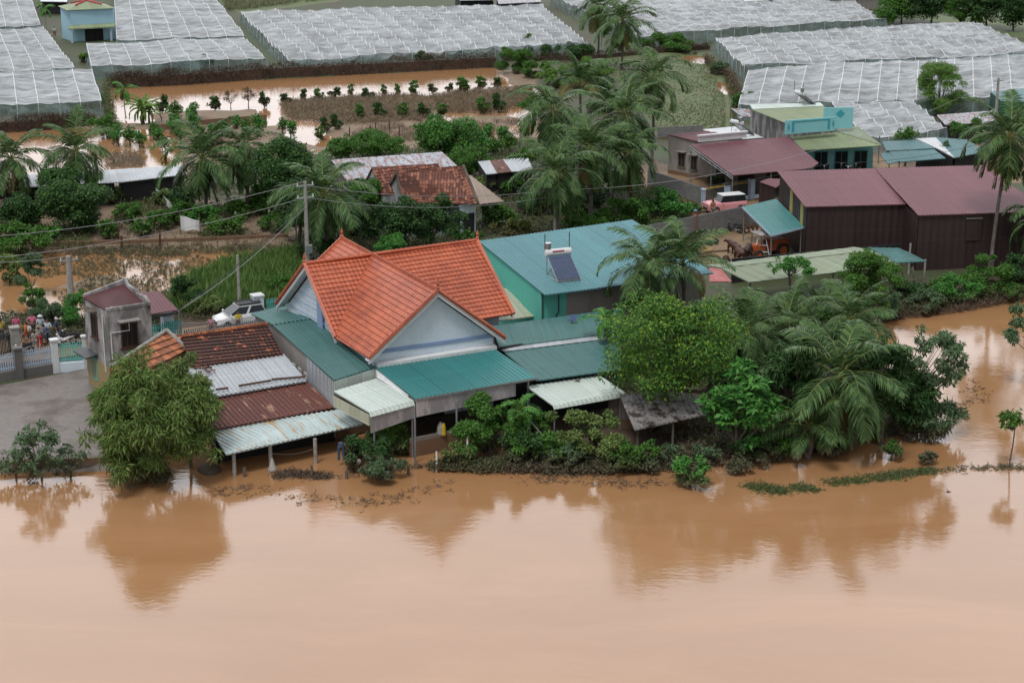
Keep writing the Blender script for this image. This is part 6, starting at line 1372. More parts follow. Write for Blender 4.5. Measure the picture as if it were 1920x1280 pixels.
MORE = [(1035, 842, 876, 34, 28, 'shrub', 'leaf_mid', 'fresh green shrub right of the leaning areca palm'), (868, 848, 874, 30, 22, 'shrub', 'leaf_bamboo', 'olive vines hanging right of the tall steel post'), (1155, 862, 884, 34, 18, 'shrub', 'leaf_mid', 'low fresh shrub at the water below the olive one'), (500, 372, 420, 36, 30, 'round', 'leaf_mid', 'green round tree between the palm pair and the pole palm'),
 (655, 420, 470, 36, 34, 'dark', 'leaf_dark', 'dark tree right of the pole palm trunk'), (580, 335, 372, 26, 24, 'feather', 'leaf_mid', 'green airy tree above the pole palm at the left of the zinc building'), (985, 300, 340, 26, 22, 'round', 'leaf_mid', 'green bush between the small zinc shed and the palm cluster'), (1085, 420, 452, 46, 24, 'shrub', 'leaf_mid', 'green bush between the slim pale pole and the teal roof'), (915, 350, 388, 30, 20, 'feather', 'leaf_bamboo', 'olive bush beside the beige lean-to'),
 (25, 372, 398, 22, 14, 'small', 'leaf_mid', 'young tree at the left edge between the palms'), (95, 440, 470, 22, 16, 'small', 'leaf_bright', 'bright young tree left of the torn tarpaulin row'), (165, 425, 452, 20, 16, 'small', 'leaf_mid', 'young tree under the large dark mango'), (240, 400, 432, 26, 20, 'feather', 'leaf_mid', 'airy young tree right of the large dark mango'),
 (300, 412, 445, 24, 22, 'feather', 'leaf_mid', 'airy young tree in the middle of the muddy orchard'), (335, 372, 402, 26, 18, 'small', 'leaf_dark', 'dark young tree behind the torn tarpaulin'), (385, 405, 440, 24, 22, 'feather', 'leaf_bright', 'bright airy tree right of the torn tarpaulin'), (445, 395, 428, 24, 18, 'small', 'leaf_mid', 'young tree under the taller palm of the pair'),
 (515, 420, 448, 28, 18, 'feather', 'leaf_mid', 'airy tree at the foot of the dense round dark tree'), (210, 368, 395, 24, 16, 'small', 'leaf_bamboo', 'olive young tree in front of the long zinc shed'), (18, 505, 545, 28, 26, 'feather', 'leaf_bamboo', 'olive airy bush at the left edge below the rice plot'), (60, 560, 600, 30, 22, 'feather', 'leaf_mid', 'green bush just behind the crowd of people'),
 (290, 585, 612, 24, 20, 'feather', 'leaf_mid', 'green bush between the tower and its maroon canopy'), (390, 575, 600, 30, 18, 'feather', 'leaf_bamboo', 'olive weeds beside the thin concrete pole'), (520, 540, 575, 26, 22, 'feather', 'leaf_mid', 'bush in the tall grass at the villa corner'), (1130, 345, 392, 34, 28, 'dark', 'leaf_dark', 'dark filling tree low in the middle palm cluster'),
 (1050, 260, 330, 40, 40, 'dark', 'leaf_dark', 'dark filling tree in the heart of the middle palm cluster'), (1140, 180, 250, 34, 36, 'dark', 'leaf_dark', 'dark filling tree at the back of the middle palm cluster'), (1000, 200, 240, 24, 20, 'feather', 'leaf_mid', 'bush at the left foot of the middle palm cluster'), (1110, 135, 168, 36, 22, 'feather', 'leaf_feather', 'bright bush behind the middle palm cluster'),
 (1005, 132, 158, 26, 18, 'feather', 'leaf_mid', 'green bush right of the large olive bush'), (330, 118, 140, 26, 10, 'shrub', 'leaf_mid', 'low green weeds on top of the dead hedge, left'), (560, 108, 128, 24, 9, 'shrub', 'leaf_bamboo', 'low olive weeds on top of the dead hedge, centre'), (640, 104, 124, 26, 8, 'shrub', 'leaf_mid', 'low green weeds on top of the dead hedge, right of centre'),
 (1500, 640, 740, 46, 40, 'mango', 'leaf_dark', 'dark mango tree behind the front palm fronds'), (1340, 700, 790, 44, 50, 'round', 'leaf_dark', 'dark tree between the largest leafy tree and the almond tree'), (1380, 610, 700, 36, 30, 'round', 'leaf_mid', 'green tree at the upper left of the bank grove'), (1060, 850, 884, 40, 20, 'shrub', 'leaf_grey', 'grey green shrub at the water line below the pale awning'),
 (1010, 800, 850, 30, 24, 'shrub', 'leaf_mid', 'green shrub under the pale awning edge'), (1560, 830, 856, 40, 20, 'shrub', 'leaf_dark', 'dark shrub at the water below the front palm'),
 (1460, 838, 862, 34, 22, 'shrub', 'leaf_mid', 'green shrub at the water left of the short young palm'), (1700, 800, 826, 30, 18, 'shrub', 'leaf_dark', 'dark shrub at the water near the tip of the bank'), (1880, 545, 562, 40, 14, 'shrub', 'leaf_mid', 'low green shrub over the inlet at the right'), (1700, 545, 580, 34, 22, 'shrub', 'leaf_dark', 'dark shrub under the teal shed end')]
for cx_, cy_, by_, rx_, ry_, k_, m_, lab in MORE: T(lab, 'shrub', cx_, cy_, by_, rx_, ry_, k_, m_, .05, 5, cat='shrub', scale=1.0 if by_ > 560 else 1.35, nclump=20 if k_ != 'feather' else 26)
# ---- orchard rows
ORD = ['first', 'second', 'third', 'fourth', 'fifth', 'sixth', 'seventh', 'eighth', 'ninth', 'tenth', 'eleventh', 'twelfth', 'thirteenth', 'fourteenth', 'fifteenth', 'sixteenth', 'seventeenth', 'eighteenth', 'nineteenth']
def proto_tree(kind, m, R, tr, zc, name, scale=1.3, nb=5):
    me, C = crown(R, kind, [MT[m]], 12, 0, scale); mb = trunkmesh(0, C, R, zc, tr, m, nb); o = mb.build('x', MT['bark']); tm = o.data; bpy.data.objects.remove(o); return me, tm, zc
PT = [proto_tree('small', 'leaf_dark', (.8, .8, 1.15), .06, 1.1, 'a'), proto_tree('small', 'leaf_mid', (.75, .75, 1.2), .06, 1.15, 'b'), proto_tree('bare', 'twig', (.8, .8, 1.1), .05, 1.5, 'c', nb=12), proto_tree('small', 'leaf_bright', (.75, .75, 1.3), .06, 1.5, 'd')]
def row(pts, what, name, grp, h0=.1):
    for i, (x, y, s, v) in enumerate(pts):
        B = at(x, y, h0); t = thing(name, '%s %s from the left %s' % (ORD[i], ['dark round', 'green', 'nearly bare', 'tall bright green'][v]+' '+what[0], what[1]), 'tree', tuple(B), grp); me, tm, zc = PT[v]
        c_ = link('crown', me, t, (0, 0, zc*s)); c_.scale = (s*RNG.uniform(.7, 1.15), s*RNG.uniform(.7, 1.15), s*RNG.uniform(.75, 1.2)); c_.location.z *= c_.scale[2]/s; c_.rotation_euler = (0, 0, RNG.uniform(0, 6)); q = link('trunk', tm, t); q.scale = (s,)*3; q.rotation_euler = c_.rotation_euler
row([(304, 212, 1.1, 0), (403, 206, 1.1, 0), (433, 205, 1.0, 2), (466, 202, 1.2, 2), (496, 200, 1.05, 0), (538, 195, .95, 0), (568, 190, .9, 0), (598, 190, .9, 1), (627, 183, .95, 0), (658, 182, .8, 1), (690, 186, .9, 0), (720, 182, .8, 1), (746, 180, .8, 1), (775, 178, .85, 1), (812, 175, .85, 0), (842, 172, .8, 0), (869, 174, 1.15, 1), (902, 168, .95, 1), (932, 165, .95, 0)], ('citrus tree', 'in the far row of the flooded orchard'), 'citrus_tree', 'citrus trees of the far orchard row')
row([(675, 225, 1.05, 1), (714, 222, 1.05, 0), (756, 222, 1.05, 1), (794, 220, 1.0, 0), (828, 218, 1.0, 1), (906, 213, 1.15, 1), (936, 210, 1.15, 0)], ('citrus tree', 'in the middle orchard row'), 'citrus_tree', 'citrus trees of the middle orchard row')
row([(612, 248, .9, 0), (632, 244, 1.0, 0), (600, 262, .9, 1)], ('citrus tree', 'in the short near orchard row'), 'citrus_tree', 'citrus trees of the near orchard row')
PP = []
for v in range(2):
    me, C = crown((.55, .55, 1.15), 'column', [MT['leaf_mid' if v else 'leaf_bright']], 14, 0, 1.0); mb = MB(); mb.tube([(0, 0, -.3), (0, 0, 2.0)], .07, 6); o = mb.build('x', MT['oldwood']); PP.append((me, o.data)); bpy.data.objects.remove(o)
for i, (x, y, s, what) in enumerate([(222, 272, 1.15, 'left end, wide one near the round bush'), (244, 274, 1.2, 'left end, tallest of the first group'), (262, 276, .95, 'left end, beside the brown mud'), (288, 262, 1.1, 'below the banana clump, upper'), (296, 272, 1.0, 'below the banana clump, middle'), (310, 284, .9, 'below the banana clump, lowest and smallest'),
    (330, 252, 1.2, 'by the slotted garden wall, left'), (338, 268, 1.0, 'below the slotted wall, left'), (363, 245, 1.1, 'in front of the slotted wall'), (372, 266, 1.1, 'above the pair of palms, left'), (398, 262, 1.0, 'above the pair of palms, right'), (420, 258, 1.1, 'right of the pair of palms, short'), (445, 245, .9, 'near the slotted wall right end'),
    (462, 255, 1.1, 'above the taller palm'), (486, 252, 1.2, 'left of the round dark tree top'), (530, 250, 1.0, 'over the round dark tree, left'), (545, 258, 1.0, 'over the round dark tree, right'), (330, 228, 1.3, 'beside the banana, bright'), (364, 226, 1.1, 'right of the banana, bright'),
    (885, 285, 1.2, 'right of the bright broad tree, left'), (905, 290, 1.3, 'right of the bright broad tree, middle'), (925, 296, 1.2, 'right of the bright broad tree, nearest'), (940, 275, 1.2, 'right of the bright broad tree, upper'), (955, 288, 1.2, 'next to the palm cluster'), (915, 268, 1.1, 'behind the bright broad tree group'), (985, 262, 1.0, 'beside the palm cluster, highest')]):
    B = at(x, y, .1); t = thing('pepper_vine', 'leafy vine column on a post, '+what, 'vine', tuple(B), 'vine columns in the flooded plots'); me, pm = PP[i % 2]
    c_ = link('leaves', me, t, (0, 0, 1.0*s)); c_.scale = (s*1.15, s*1.15, s); c_.rotation_euler = (0, 0, i); q = link('post', pm, t); q.scale = (s,)*3
# ---- scatter: stuff nobody could count
def samp(poly, n):
    xs_ = [p[0] for p in poly]; ys_ = [p[1] for p in poly]; out = np.zeros((0, 2))
    while len(out) < n:
        q = np.stack([RNG.uniform(min(xs_), max(xs_), n*2), RNG.uniform(min(ys_), max(ys_), n*2)], 1); q = q[inpoly(q[:, 0], q[:, 1], poly)]; out = np.concatenate([out, q])
    return out[:n]
def scatter(name, label, poly, n, kind, m, size=(.3, .6), per=12, z=.15, clump=0, world=None):
    px = samp(poly, n); dz = (36-z); d = np.array([FWD*FPX]); 
    X_ = px[:, 0]-960; Yp = px[:, 1]-640; dy = FWD.y*FPX-UPV.y*Yp; dzz = FWD.z*FPX-UPV.z*Yp; t = (z-CAMH)/dzz; P = np.stack([X_*t, dy*t, np.full(n, z)], 1)
    if clump:
        keep = np.array([mn.noise(Vector((p[0]*.22, p[1]*.16, 5))) > clump-.5 for p in P]); P = P[keep]; n = len(P)
    P = np.repeat(P, per, 0); N_ = len(P); S = np.repeat(RNG.uniform(*size, n), per)
    if kind == 'grass':
        off = RNG.normal(size=(N_, 3))*np.array([.12, .12, 0])*S[:, None]*1.5; d = unit(RNG.normal(size=(N_, 3))*np.array([.45, .45, .1])+np.array([0, 0, 1.])); nr = rdir(N_); me = leafmesh(name, P+off, d, nr, S*RNG.uniform(.6, 1.2, N_), S*.075+.02, [MT[m]], bend=.1)
    elif kind == 'leafy':
        q = rdir(N_); q[:, 2] = abs(q[:, 2]); me = leafmesh(name, P+q*S[:, None]*RNG.uniform(.3, 1, N_)[:, None]*np.array([1, 1, .8]), unit(q+RNG.normal(size=(N_, 3))*.6), unit(q+np.array([0, 0, .8])+RNG.normal(size=(N_, 3))*.4), .2*RNG.uniform(.7, 1.3, N_), .11, [MT[m]])
    else:
        q = rdir(N_); q[:, 2] = abs(q[:, 2]); me = leafmesh(name, P+q*S[:, None]*RNG.uniform(0, .8, N_)[:, None]*np.array([1, 1, .7]), unit(RNG.normal(size=(N_, 3))+np.array([0, 0, .5])), rdir(N_), S*RNG.uniform(.4, 1, N_), .035+.03*RNG.random(N_), [MT[m]])
    o = link(name, me); o['label'] = label; o['category'] = 'plants'; o['kind'] = 'stuff'; return o
scatter('tall_grass', 'tall bright grass behind the tower and the white car', [(335, 540), (430, 500), (560, 478), (565, 520), (530, 575), (420, 590), (330, 590)], 2600, 'grass', 'grassb', (.7, 1.5), 9)
scatter('tall_grass', 'yellow green weeds along the right edge of the rice plot', [(280, 590), (300, 560), (400, 520), (420, 600), (330, 610)], 900, 'leafy', 'leaf_bamboo', (.3, .6), 9)
scatter('rice_plants', 'sparse muddy plants in rows in the flooded plot', [(60, 500), (150, 470), (540, 458), (520, 480), (400, 515), (320, 560), (120, 580)], 2000, 'grass', 'reed', (.18, .4), 9, .0, .36)
scatter('rice_plants', 'dense muddy reeds along the top of the flooded plot', [(140, 478), (160, 466), (540, 452), (540, 470), (300, 482)], 700, 'grass', 'reed', (.3, .5), 8, .05)
scatter('weeds', 'low weeds in the muddy orchard below the left palms', [(0, 430), (20, 400), (180, 440), (300, 330), (560, 340), (560, 440), (60, 470)], 2600, 'leafy', 'leaf_mid', (.3, 1.0), 18, .3, .5)
scatter('litter_twigs', 'brown dead twigs and flood litter in the muddy orchard', [(0, 440), (60, 420), (200, 420), (300, 345), (560, 360), (560, 455), (60, 480)], 1600, 'twig', 'twig', (.25, .6), 9, .2)
scatter('weeds', 'brown and green litter behind the standing people', [(-40, 590), (160, 590), (300, 600), (330, 620), (160, 640), (0, 620)], 900, 'leafy', 'leaf_grey', (.25, .6), 12, .3)
for i, b_ in enumerate([[(525, 192), (620, 182), (790, 178), (815, 205), (790, 228), (650, 232), (540, 222)], [(795, 182), (870, 170), (985, 165), (1010, 190), (940, 208), (830, 210)], [(590, 238), (700, 228), (990, 224), (990, 255), (860, 265), (600, 272)]]):
    scatter('dried_bed', 'drowned greyish brown bed of vines in the flooded orchard, '+['large left one', 'right one', 'low front one'][i], b_, [2600, 1900, 1500][i], 'twig', 'drybed', (.35, .9), 11, .25, [0, 0, .45][i])
scatter('dried_bed', 'small dried beds on the mud at the left', [(195, 288), (235, 285), (272, 285), (272, 312), (200, 316)], 260, 'twig', 'drybed', (.3, .6), 10, .2)
scatter('field_grass', 'trampled green grass of the field between the nets and the palms', [(1130, 108), (1270, 104), (1330, 118), (1360, 185), (1362, 245), (1235, 250), (1190, 180)], 3000, 'grass', 'grassb', (.10, .22), 8, .28)
scatter('field_grass', 'green weeds of the field between the nets and the palms', [(1130, 108), (1270, 104), (1330, 118), (1360, 185), (1362, 245), (1235, 250), (1190, 180)], 2600, 'grass', 'reed', (.10, .25), 8, .28)
scatter('path_weeds', 'green weeds between the grass field and the large nets', [(1350, 120), (1372, 150), (1400, 215), (1380, 245), (1375, 190)], 500, 'leafy', 'leaf_mid', (.3, .8), 12, .2)
scatter('path_weeds', 'weeds along the foot of the left net houses', [(205, 140), (212, 210), (225, 245), (200, 250), (195, 200)], 260, 'leafy', 'leaf_mid', (.3, .9), 12, .2)
scatter('reeds', 'light green reeds at the top left of the middle net house', [(405, -25), (645, -45), (620, 0), (455, 20), (430, 22)], 1500, 'grass', 'reed', (.8, 1.6), 7, .2)
scatter('bank_growth', 'muddy tangled growth along the river edge in front of the house', [(640, 878), (760, 872), (900, 868), (1000, 862), (1250, 868), (1250, 884), (960, 888), (800, 876), (660, 896)], 450, 'twig', 'twig', (.2, .5), 9, .05)
scatter('bank_growth', 'green trailing weeds along the river edge', [(660, 880), (780, 868), (1000, 866), (1250, 868), (1340, 872), (1250, 880), (960, 884), (800, 878)], 1100, 'leafy', 'leaf_mid', (.2, .55), 12, .15, .5)
scatter('net_crops', 'green crops growing inside the nearest left net house', [(-60, 200), (185, 190), (205, 150), (200, 212), (80, 218), (-60, 222)], 500, 'leafy', 'leaf_mid', (.5, 1.4), 22, .4)
scatter('bank_growth', 'leafy tangle along the river edge before the shrubs', [(880, 866), (1000, 852), (1240, 862), (1250, 878), (1080, 888), (900, 880)], 700, 'leafy', 'leaf_grey', (.25, .6), 14, .1)
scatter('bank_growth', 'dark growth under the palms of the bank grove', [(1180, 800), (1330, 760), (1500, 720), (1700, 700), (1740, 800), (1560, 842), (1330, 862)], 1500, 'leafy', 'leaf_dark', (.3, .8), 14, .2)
scatter('bank_growth', 'brown roots and leaves under the shrubs of the inlet bank', [(1650, 590), (1720, 570), (1900, 545), (1925, 560), (1800, 584), (1700, 596), (1660, 602)], 1100, 'twig', 'twig', (.3, .6), 10, .1)
scatter('bank_growth', 'leafy fringe along the inlet bank', [(1640, 560), (1760, 560), (1925, 520), (1925, 548), (1800, 570), (1660, 592)], 800, 'leafy', 'leaf_mid', (.3, .7), 14, .3)
scatter('undergrowth', 'dark undergrowth around the old tile houses and middle palms', [(560, 440), (640, 340), (900, 330), (1200, 330), (1220, 430), (1000, 440), (900, 450), (620, 490)], 2400, 'leafy', 'leaf_dark', (.4, 1.1), 15, .3)
scatter('undergrowth', 'green undergrowth on the strip behind the long zinc building', [(560, 290), (1000, 262), (1010, 300), (880, 330), (600, 330)], 900, 'leafy', 'leaf_mid', (.3, .9), 15, .3)
scatter('undergrowth', 'green creeping plants beside the dark block wall', [(1140, 400), (1230, 350), (1310, 395), (1300, 412), (1210, 440), (1140, 440)], 1300, 'leafy', 'leaf_bright', (.3, .9), 14, .3)
scatter('undergrowth', 'weeds behind the pink house row and net feet at the right', [(1780, 200), (1860, 195), (1850, 240), (1780, 215)], 300, 'leafy', 'leaf_mid', (.3, .8), 14, .3)
def mats_of(name, label, path, n, w_, m='grassb'):
    P = [at(x, y, .02) for x, y in path]; pts = []
    for _ in range(n):
        k = RNG.integers(0, len(P)-1); q = P[k].lerp(P[k+1], RNG.random()); pts.append((q.x+RNG.normal()*w_, q.y+RNG.normal()*w_*.9, .0))
    P = np.repeat(np.array(pts), 7, 0); N_ = len(P); d = unit(RNG.normal(size=(N_, 3))*np.array([1, 1, .25])+np.array([0, 0, .25])); me = leafmesh(name, P+RNG.normal(size=(N_, 3))*np.array([.12, .12, .02]), d, rdir(N_), RNG.uniform(.15, .35, N_), .05, [MT[m]])
    o = link(name, me); o['label'] = label; o['category'] = 'floating weed'; o['kind'] = 'stuff'
mats_of('floating_weed', 'bright floating weed patch nearest the lone bush', [(1408, 912), (1470, 920)], 220, .35)
mats_of('floating_weed', 'small floating weed patch next to the long strip', [(1490, 912), (1525, 918)], 120, .25)
mats_of('floating_weed', 'long floating weed strip drifting towards the right', [(1545, 905), (1640, 897), (1690, 888), (1755, 880)], 420, .3)
mats_of('floating_weed', 'thin dark weed line by the sapling', [(1660, 890), (1700, 886), (1800, 878), (1880, 876), (1925, 876)], 160, .25, 'reed')
mats_of('floating_litter', 'scattered twigs drifting below the shrubs', [(990, 900), (1060, 892), (1160, 905), (1240, 905)], 120, .5, 'twig'); mats_of('floating_litter', 'scattered twigs drifting before the house front', [(400, 918), (460, 920), (660, 940), (720, 938), (860, 905)], 110, .5, 'twig')
mats_of('floating_litter', 'twigs drifting over the inlet mouth', [(1690, 740), (1800, 700), (1840, 745), (1790, 760)], 60, .5, 'twig')
mats_of('debris_pile', 'heap of brown branches caught between wooden stubs', [(520, 890), (560, 888), (615, 893)], 420, .28, 'twig')
# hedges of dead brush
def brush(label, path, h, depth, n, m='drydark', name='dead_hedge'):
    P = [at(x, y, .1) for x, y in path]; pts = []; base = P[0]
    for _ in range(n):
        k = RNG.integers(0, len(P)-1); q = P[k].lerp(P[k+1], RNG.random()); hh = h*(.75+.5*(mn.noise(Vector((q.x*.4, q.y*.4, 2)))+.5)); z = RNG.random()**.8*hh; pts.append((q.x+RNG.normal()*depth*.3-base.x, q.y+RNG.normal()*depth*.3*(1-.3*z/h)+depth*.5-base.y, z))
    P_ = np.array(pts); N_ = len(P_); d = unit(RNG.normal(size=(N_, 3))+np.array([0, 0, .5])); me = leafmesh('brush', P_, d, rdir(N_), RNG.uniform(.25, .7, N_), .05+.04*RNG.random(N_), [MT[m]])
    t = thing(name, label, 'hedge', (base.x, base.y, 0)); link('brush', me, t, (0, 0, 0))
    mb = MB(); Q = [at(x, y, .1) for x, y in path]
    for p, q in zip(Q, Q[1:]): mb.slab([p-base, q-base, q-base+Z*h*.75, p-base+Z*h*.75], Vector((0, depth*.5, 0)))
    for v_ in range(len(mb.v)): x, y, z = mb.v[v_]; mb.v[v_] = (x, y+depth*.3, z)
    mb.build('dense_core', MT['bankmud'], t, local=True)
brush('long dead brown hedge between the middle net house and the flooded orchard', [(208, 165), (330, 160), (500, 148), (700, 138), (930, 126)], 1.9, 1.5, 15000)
brush('dead brown hedge under the nearest left net house', [(-60, 252), (80, 244), (175, 236)], 1.6, 1.2, 5000)
brush('dark brown hedge right of the tall palm under the top net house', [(940, 118), (1100, 116), (1260, 100), (1330, 96)], 1.2, 1.0, 4500)
brush('short brown hedge at the foot of the upper right net house', [(1322, 118), (1370, 150), (1392, 200)], 1.3, .8, 2500, 'twig')
# ================================================================== PEOPLE, ANIMALS, VEHICLES, YARD THINGS
def skin_mesh(name, V_, E_, Rr, sub=1):
    me = bpy.data.meshes.new(name); me.from_pydata(V_, E_, []); o = bpy.data.objects.new(name, me); COL.objects.link(o)
    bpy.context.view_layer.objects.active = o
    md = o.modifiers.new('s', 'SKIN'); md.use_smooth_shade = True
    if not me.skin_vertices: 
        with bpy.context.temp_override(object=o, active_object=o): bpy.ops.mesh.customdata_skin_add()
    sk = me.skin_vertices[0].data
    for i, r in enumerate(Rr): sk[i].radius = r if isinstance(r, tuple) else (r, r)
    sk[0].use_root = True
    s = o.modifiers.new('u', 'SUBSURF'); s.levels = s.render_levels = sub
    bpy.context.view_layer.update(); dg = bpy.context.evaluated_depsgraph_get(); m2 = bpy.data.meshes.new_from_object(o.evaluated_get(dg)); m2.name = name
    bpy.data.objects.remove(o, do_unlink=True); bpy.data.meshes.remove(me); return m2
POSES = dict(   # elbow, hand for left and right arm; legs spread
    stand=dict(el=(.27, .02, 1.08), hl=(.28, .10, .84), er=(-.27, .0, 1.08), hr=(-.29, .08, .83)),
    folded=dict(el=(.29, .06, 1.10), hl=(-.05, .24, 1.13), er=(-.29, .06, 1.10), hr=(.06, .22, 1.08)),
    akimbo=dict(el=(.42, -.05, 1.12), hl=(.19, .10, .98), er=(-.27, .02, 1.08), hr=(-.28, .12, .84)),
    point=dict(el=(.34, .16, 1.22), hl=(.36, .44, 1.32), er=(-.27, .02, 1.08), hr=(-.25, .16, .86)),
    sit=dict(el=(.26, .18, .95), hl=(.26, .42, .98), er=(-.26, .18, .95), hr=(-.26, .42, .98)))
PC = {}
def person_meshes(pose, short=False, sit=False):
    key = (pose, short, sit)
    if key in PC: return PC[key]
    p = POSES[pose]; dz = -.28 if sit else 0
    V_, E_, Rr = [], [], []
    def add(v, r, par=None):
        V_.append(v); Rr.append(r)
        if par is not None: E_.append((par, len(V_)-1))
        return len(V_)-1
    z = lambda a: a+dz
    pv = add((0, 0, z(.92)), (.13, .10)); sp = add((0, .01, z(1.10)), (.12, .09), pv); ch = add((0, 0, z(1.30)), (.15, .10), sp); nk = add((0, .01, z(1.44)), .055, ch); hd_ = add((0, .02, z(1.53)), (.075, .085), nk); ht = add((0, .015, z(1.63)), (.07, .08), hd_)
    add((0, .115, z(1.535)), .014, hd_); add((.085, .01, z(1.54)), .014, hd_); add((-.085, .01, z(1.54)), .014, hd_)
    for s, e, h in ((1, p['el'], p['hl']), (-1, p['er'], p['hr'])):
        sh = add((s*.18, 0, z(1.38)), .055, ch); el = add((e[0], e[1], e[2] if not sit else e[2]), .042, sh); wr = add(tuple(h), .028, el)
        d = (Vector(h)-Vector(e)).normalized(); pm = Vector(h)+d*.06; q = add(tuple(pm), (.035, .018), wr); sd = d.cross(Vector((0, 0, 1) if abs(d.z) < .8 else (0, 1, 0))).normalized()
        for k, (o_, l_) in enumerate(((-.027, .065), (-.009, .078), (.009, .074), (.027, .058))):
            f1 = add(tuple(pm+sd*o_*1.1+d*.03), .009, q); add(tuple(pm+sd*o_*1.3+d*(.03+l_*.8)+Vector((0, .012, 0))), .007, f1)
        t_ = add(tuple(pm-d*.03+sd*.045), .010, q); add(tuple(pm+d*.01+sd*.062), .008, t_)
    legs = []
    for s in (1, -1):
        hp = add((s*.09, 0, z(.86)), .085, pv)
        if sit: kn = add((s*.15, .38, .56), .06, hp); an = add((s*.14, .34, .10), .04, kn)
        else: kn = add((s*.11, .03, .48), .058, hp); an = add((s*.12, -.01, .09), .038, kn)
        ft = add((V_[an][0]*1.1, V_[an][1]+.13, .04), (.04, .025), an); legs.append((hp, kn, an))
    body = skin_mesh('body', V_, E_, Rr, 1)
    # shirt
    W, F_, R2 = [(0, 0, z(.90)), (0, .01, z(1.10)), (0, 0, z(1.29)), (0, .01, z(1.41))], [(0, 1), (1, 2), (2, 3)], [(.155, .125), (.145, .115), (.17, .125), (.075, .075)]
    for s, e, h in ((1, p['el'], p['hl']), (-1, p['er'], p['hr'])):
        W += [(s*.19, 0, z(1.375)), tuple(Vector((s*.19, 0, z(1.375))).lerp(Vector(e), .95))]; F_ += [(2, len(W)-2), (len(W)-2, len(W)-1)]; R2 += [.072, .060]
    shirt = skin_mesh('shirt', W, F_, R2, 1)
    W, F_, R2 = [(0, 0, z(.93))], [], [(.14, .115)]
    for hp, kn, an in legs:
        W += [V_[hp], V_[kn]]; F_ += [(0, len(W)-2), (len(W)-2, len(W)-1)]; R2 += [.105, .078]
        if not short: W += [tuple(Vector(V_[kn]).lerp(Vector(V_[an]), .92))]; F_ += [(len(W)-2, len(W)-1)]; R2 += [.058]
    trousers = skin_mesh('trousers', W, F_, R2, 1)
    mb = MB(); mb.ball((0, .0, z(1.60)), (.092, .10, .085), 10, 7); mb.ball((0, -.045, z(1.53)), (.08, .07, .10), 8, 6); o = mb.build('x', MT['hair'], smooth=True); hair = o.data; bpy.data.objects.remove(o)
    mb = MB(); mb.tube([(0, 0, z(1.60)), (0, 0, z(1.615)), (0, 0, z(1.62)), (0, 0, z(1.69)), (0, 0, z(1.73))], [.19, .19, .105, .10, .05], 14); o = mb.build('x', MT['hair']); hat = o.data; bpy.data.objects.remove(o)
    mb = MB(); mb.ball((0, 0, z(1.62)), (.10, .11, .08), 10, 6); mb.slab([(-.07, .08, z(1.62)), (.07, .08, z(1.62)), (.06, .19, z(1.60)), (-.06, .19, z(1.60))], (0, 0, .015)); o = mb.build('x', MT['hair']); cap = o.data; bpy.data.objects.remove(o)
    mb = MB()
    for s in (-1, 1): mb.ball((s*.032, .098, z(1.56)), (.012, .008, .010), 6, 4)
    mb.box((0, .112, z(1.488)), (.028, 0, 0), (0, .004, 0), .008); o = mb.build('x', MT['hair']); face = o.data; bpy.data.objects.remove(o)
    PC[key] = (body, shirt, trousers, hair, hat, cap, face); return PC[key]
CM = {}
def cloth(c):
    if c not in CM:
        CM[c] = M_plain('cloth', c, .9, .12, 5)
    return CM[c]
def person(label, px, py, rot, pose, shirt, trousers, head='hair', hatc=None, short=False, sit=False, z0=.44, scale=1.0, stripe=False):
    B = at(px, py, z0); t = thing('person', label, 'person', tuple(B), None); b, s, tr, ha, hat, cap, face = person_meshes(pose, short, sit)
    def put(n, me, m):
        me = me.copy(); me.materials.clear(); me.materials.append(m); o = link(n, me, t); return o
    put('body', b, MT['skin']); put('hair', ha, MT['hair']); put('face', face, MT['hair'])
    sm = cloth(shirt)
    if stripe:
        sm, nt_, bb = mat('striped_cloth'); sp = N(nt_, 'ShaderNodeSeparateXYZ'); nt_.links.new(coords(nt_), sp.inputs[0]); f = math_(nt_, 'LESS_THAN', math_(nt_, 'FRACT', math_(nt_, 'MULTIPLY', sp.outputs[2], 9)), .5); nt_.links.new(mix(nt_, f, (.6, .6, .6), (.03, .04, .07)), bb.inputs['Base Color'])
    put('shirt', s, sm); put('trousers', tr, cloth(trousers))
    if head == 'hat': put('hat', hat, cloth(hatc))
    if head == 'cap': put('cap', cap, cloth(hatc))
    t.rotation_euler = (0, 0, math.radians(rot)); t.scale = (scale,)*3; return t
person('person in a dark blue shirt standing by the tall grey gate pillar', 22, 664, 60, 'folded', (.05, .07, .12), (.22, .28, .34))
person('person in a pink top just right of the tall grey gate pillar', 33, 634, 200, 'stand', (.55, .12, .22), (.05, .05, .06))
person('person in an orange shirt and orange trousers near the middle of the crowd', 51, 646, 100, 'point', (.60, .17, .03), (.50, .14, .03))
person('person in a pink shirt standing at the back of the crowd', 63, 630, 190, 'akimbo', (.62, .18, .28), (.06, .06, .08))
person('person in a pale shirt with a white sun hat at the back', 78, 634, 200, 'stand', (.45, .55, .62), (.10, .12, .16), 'hat', (.70, .74, .80))
person('child in a black and white striped shirt near the white fence', 67, 657, 20, 'stand', (.5, .5, .5), (.30, .31, .33), scale=.86, stripe=True)
person('person in a grey shirt and bright red trousers', 75, 652, 10, 'stand', (.36, .33, .31), (.50, .02, .03), 'hat', (.35, .28, .20), scale=.95)
person('person in a blue shirt and blue shorts', 84, 648, 20, 'folded', (.10, .19, .38), (.12, .18, .30), 'hair', None, True, scale=.95)
person('tall person in a light blue shirt and faded jeans', 91, 642, 190, 'folded', (.50, .60, .68), (.25, .33, .38))
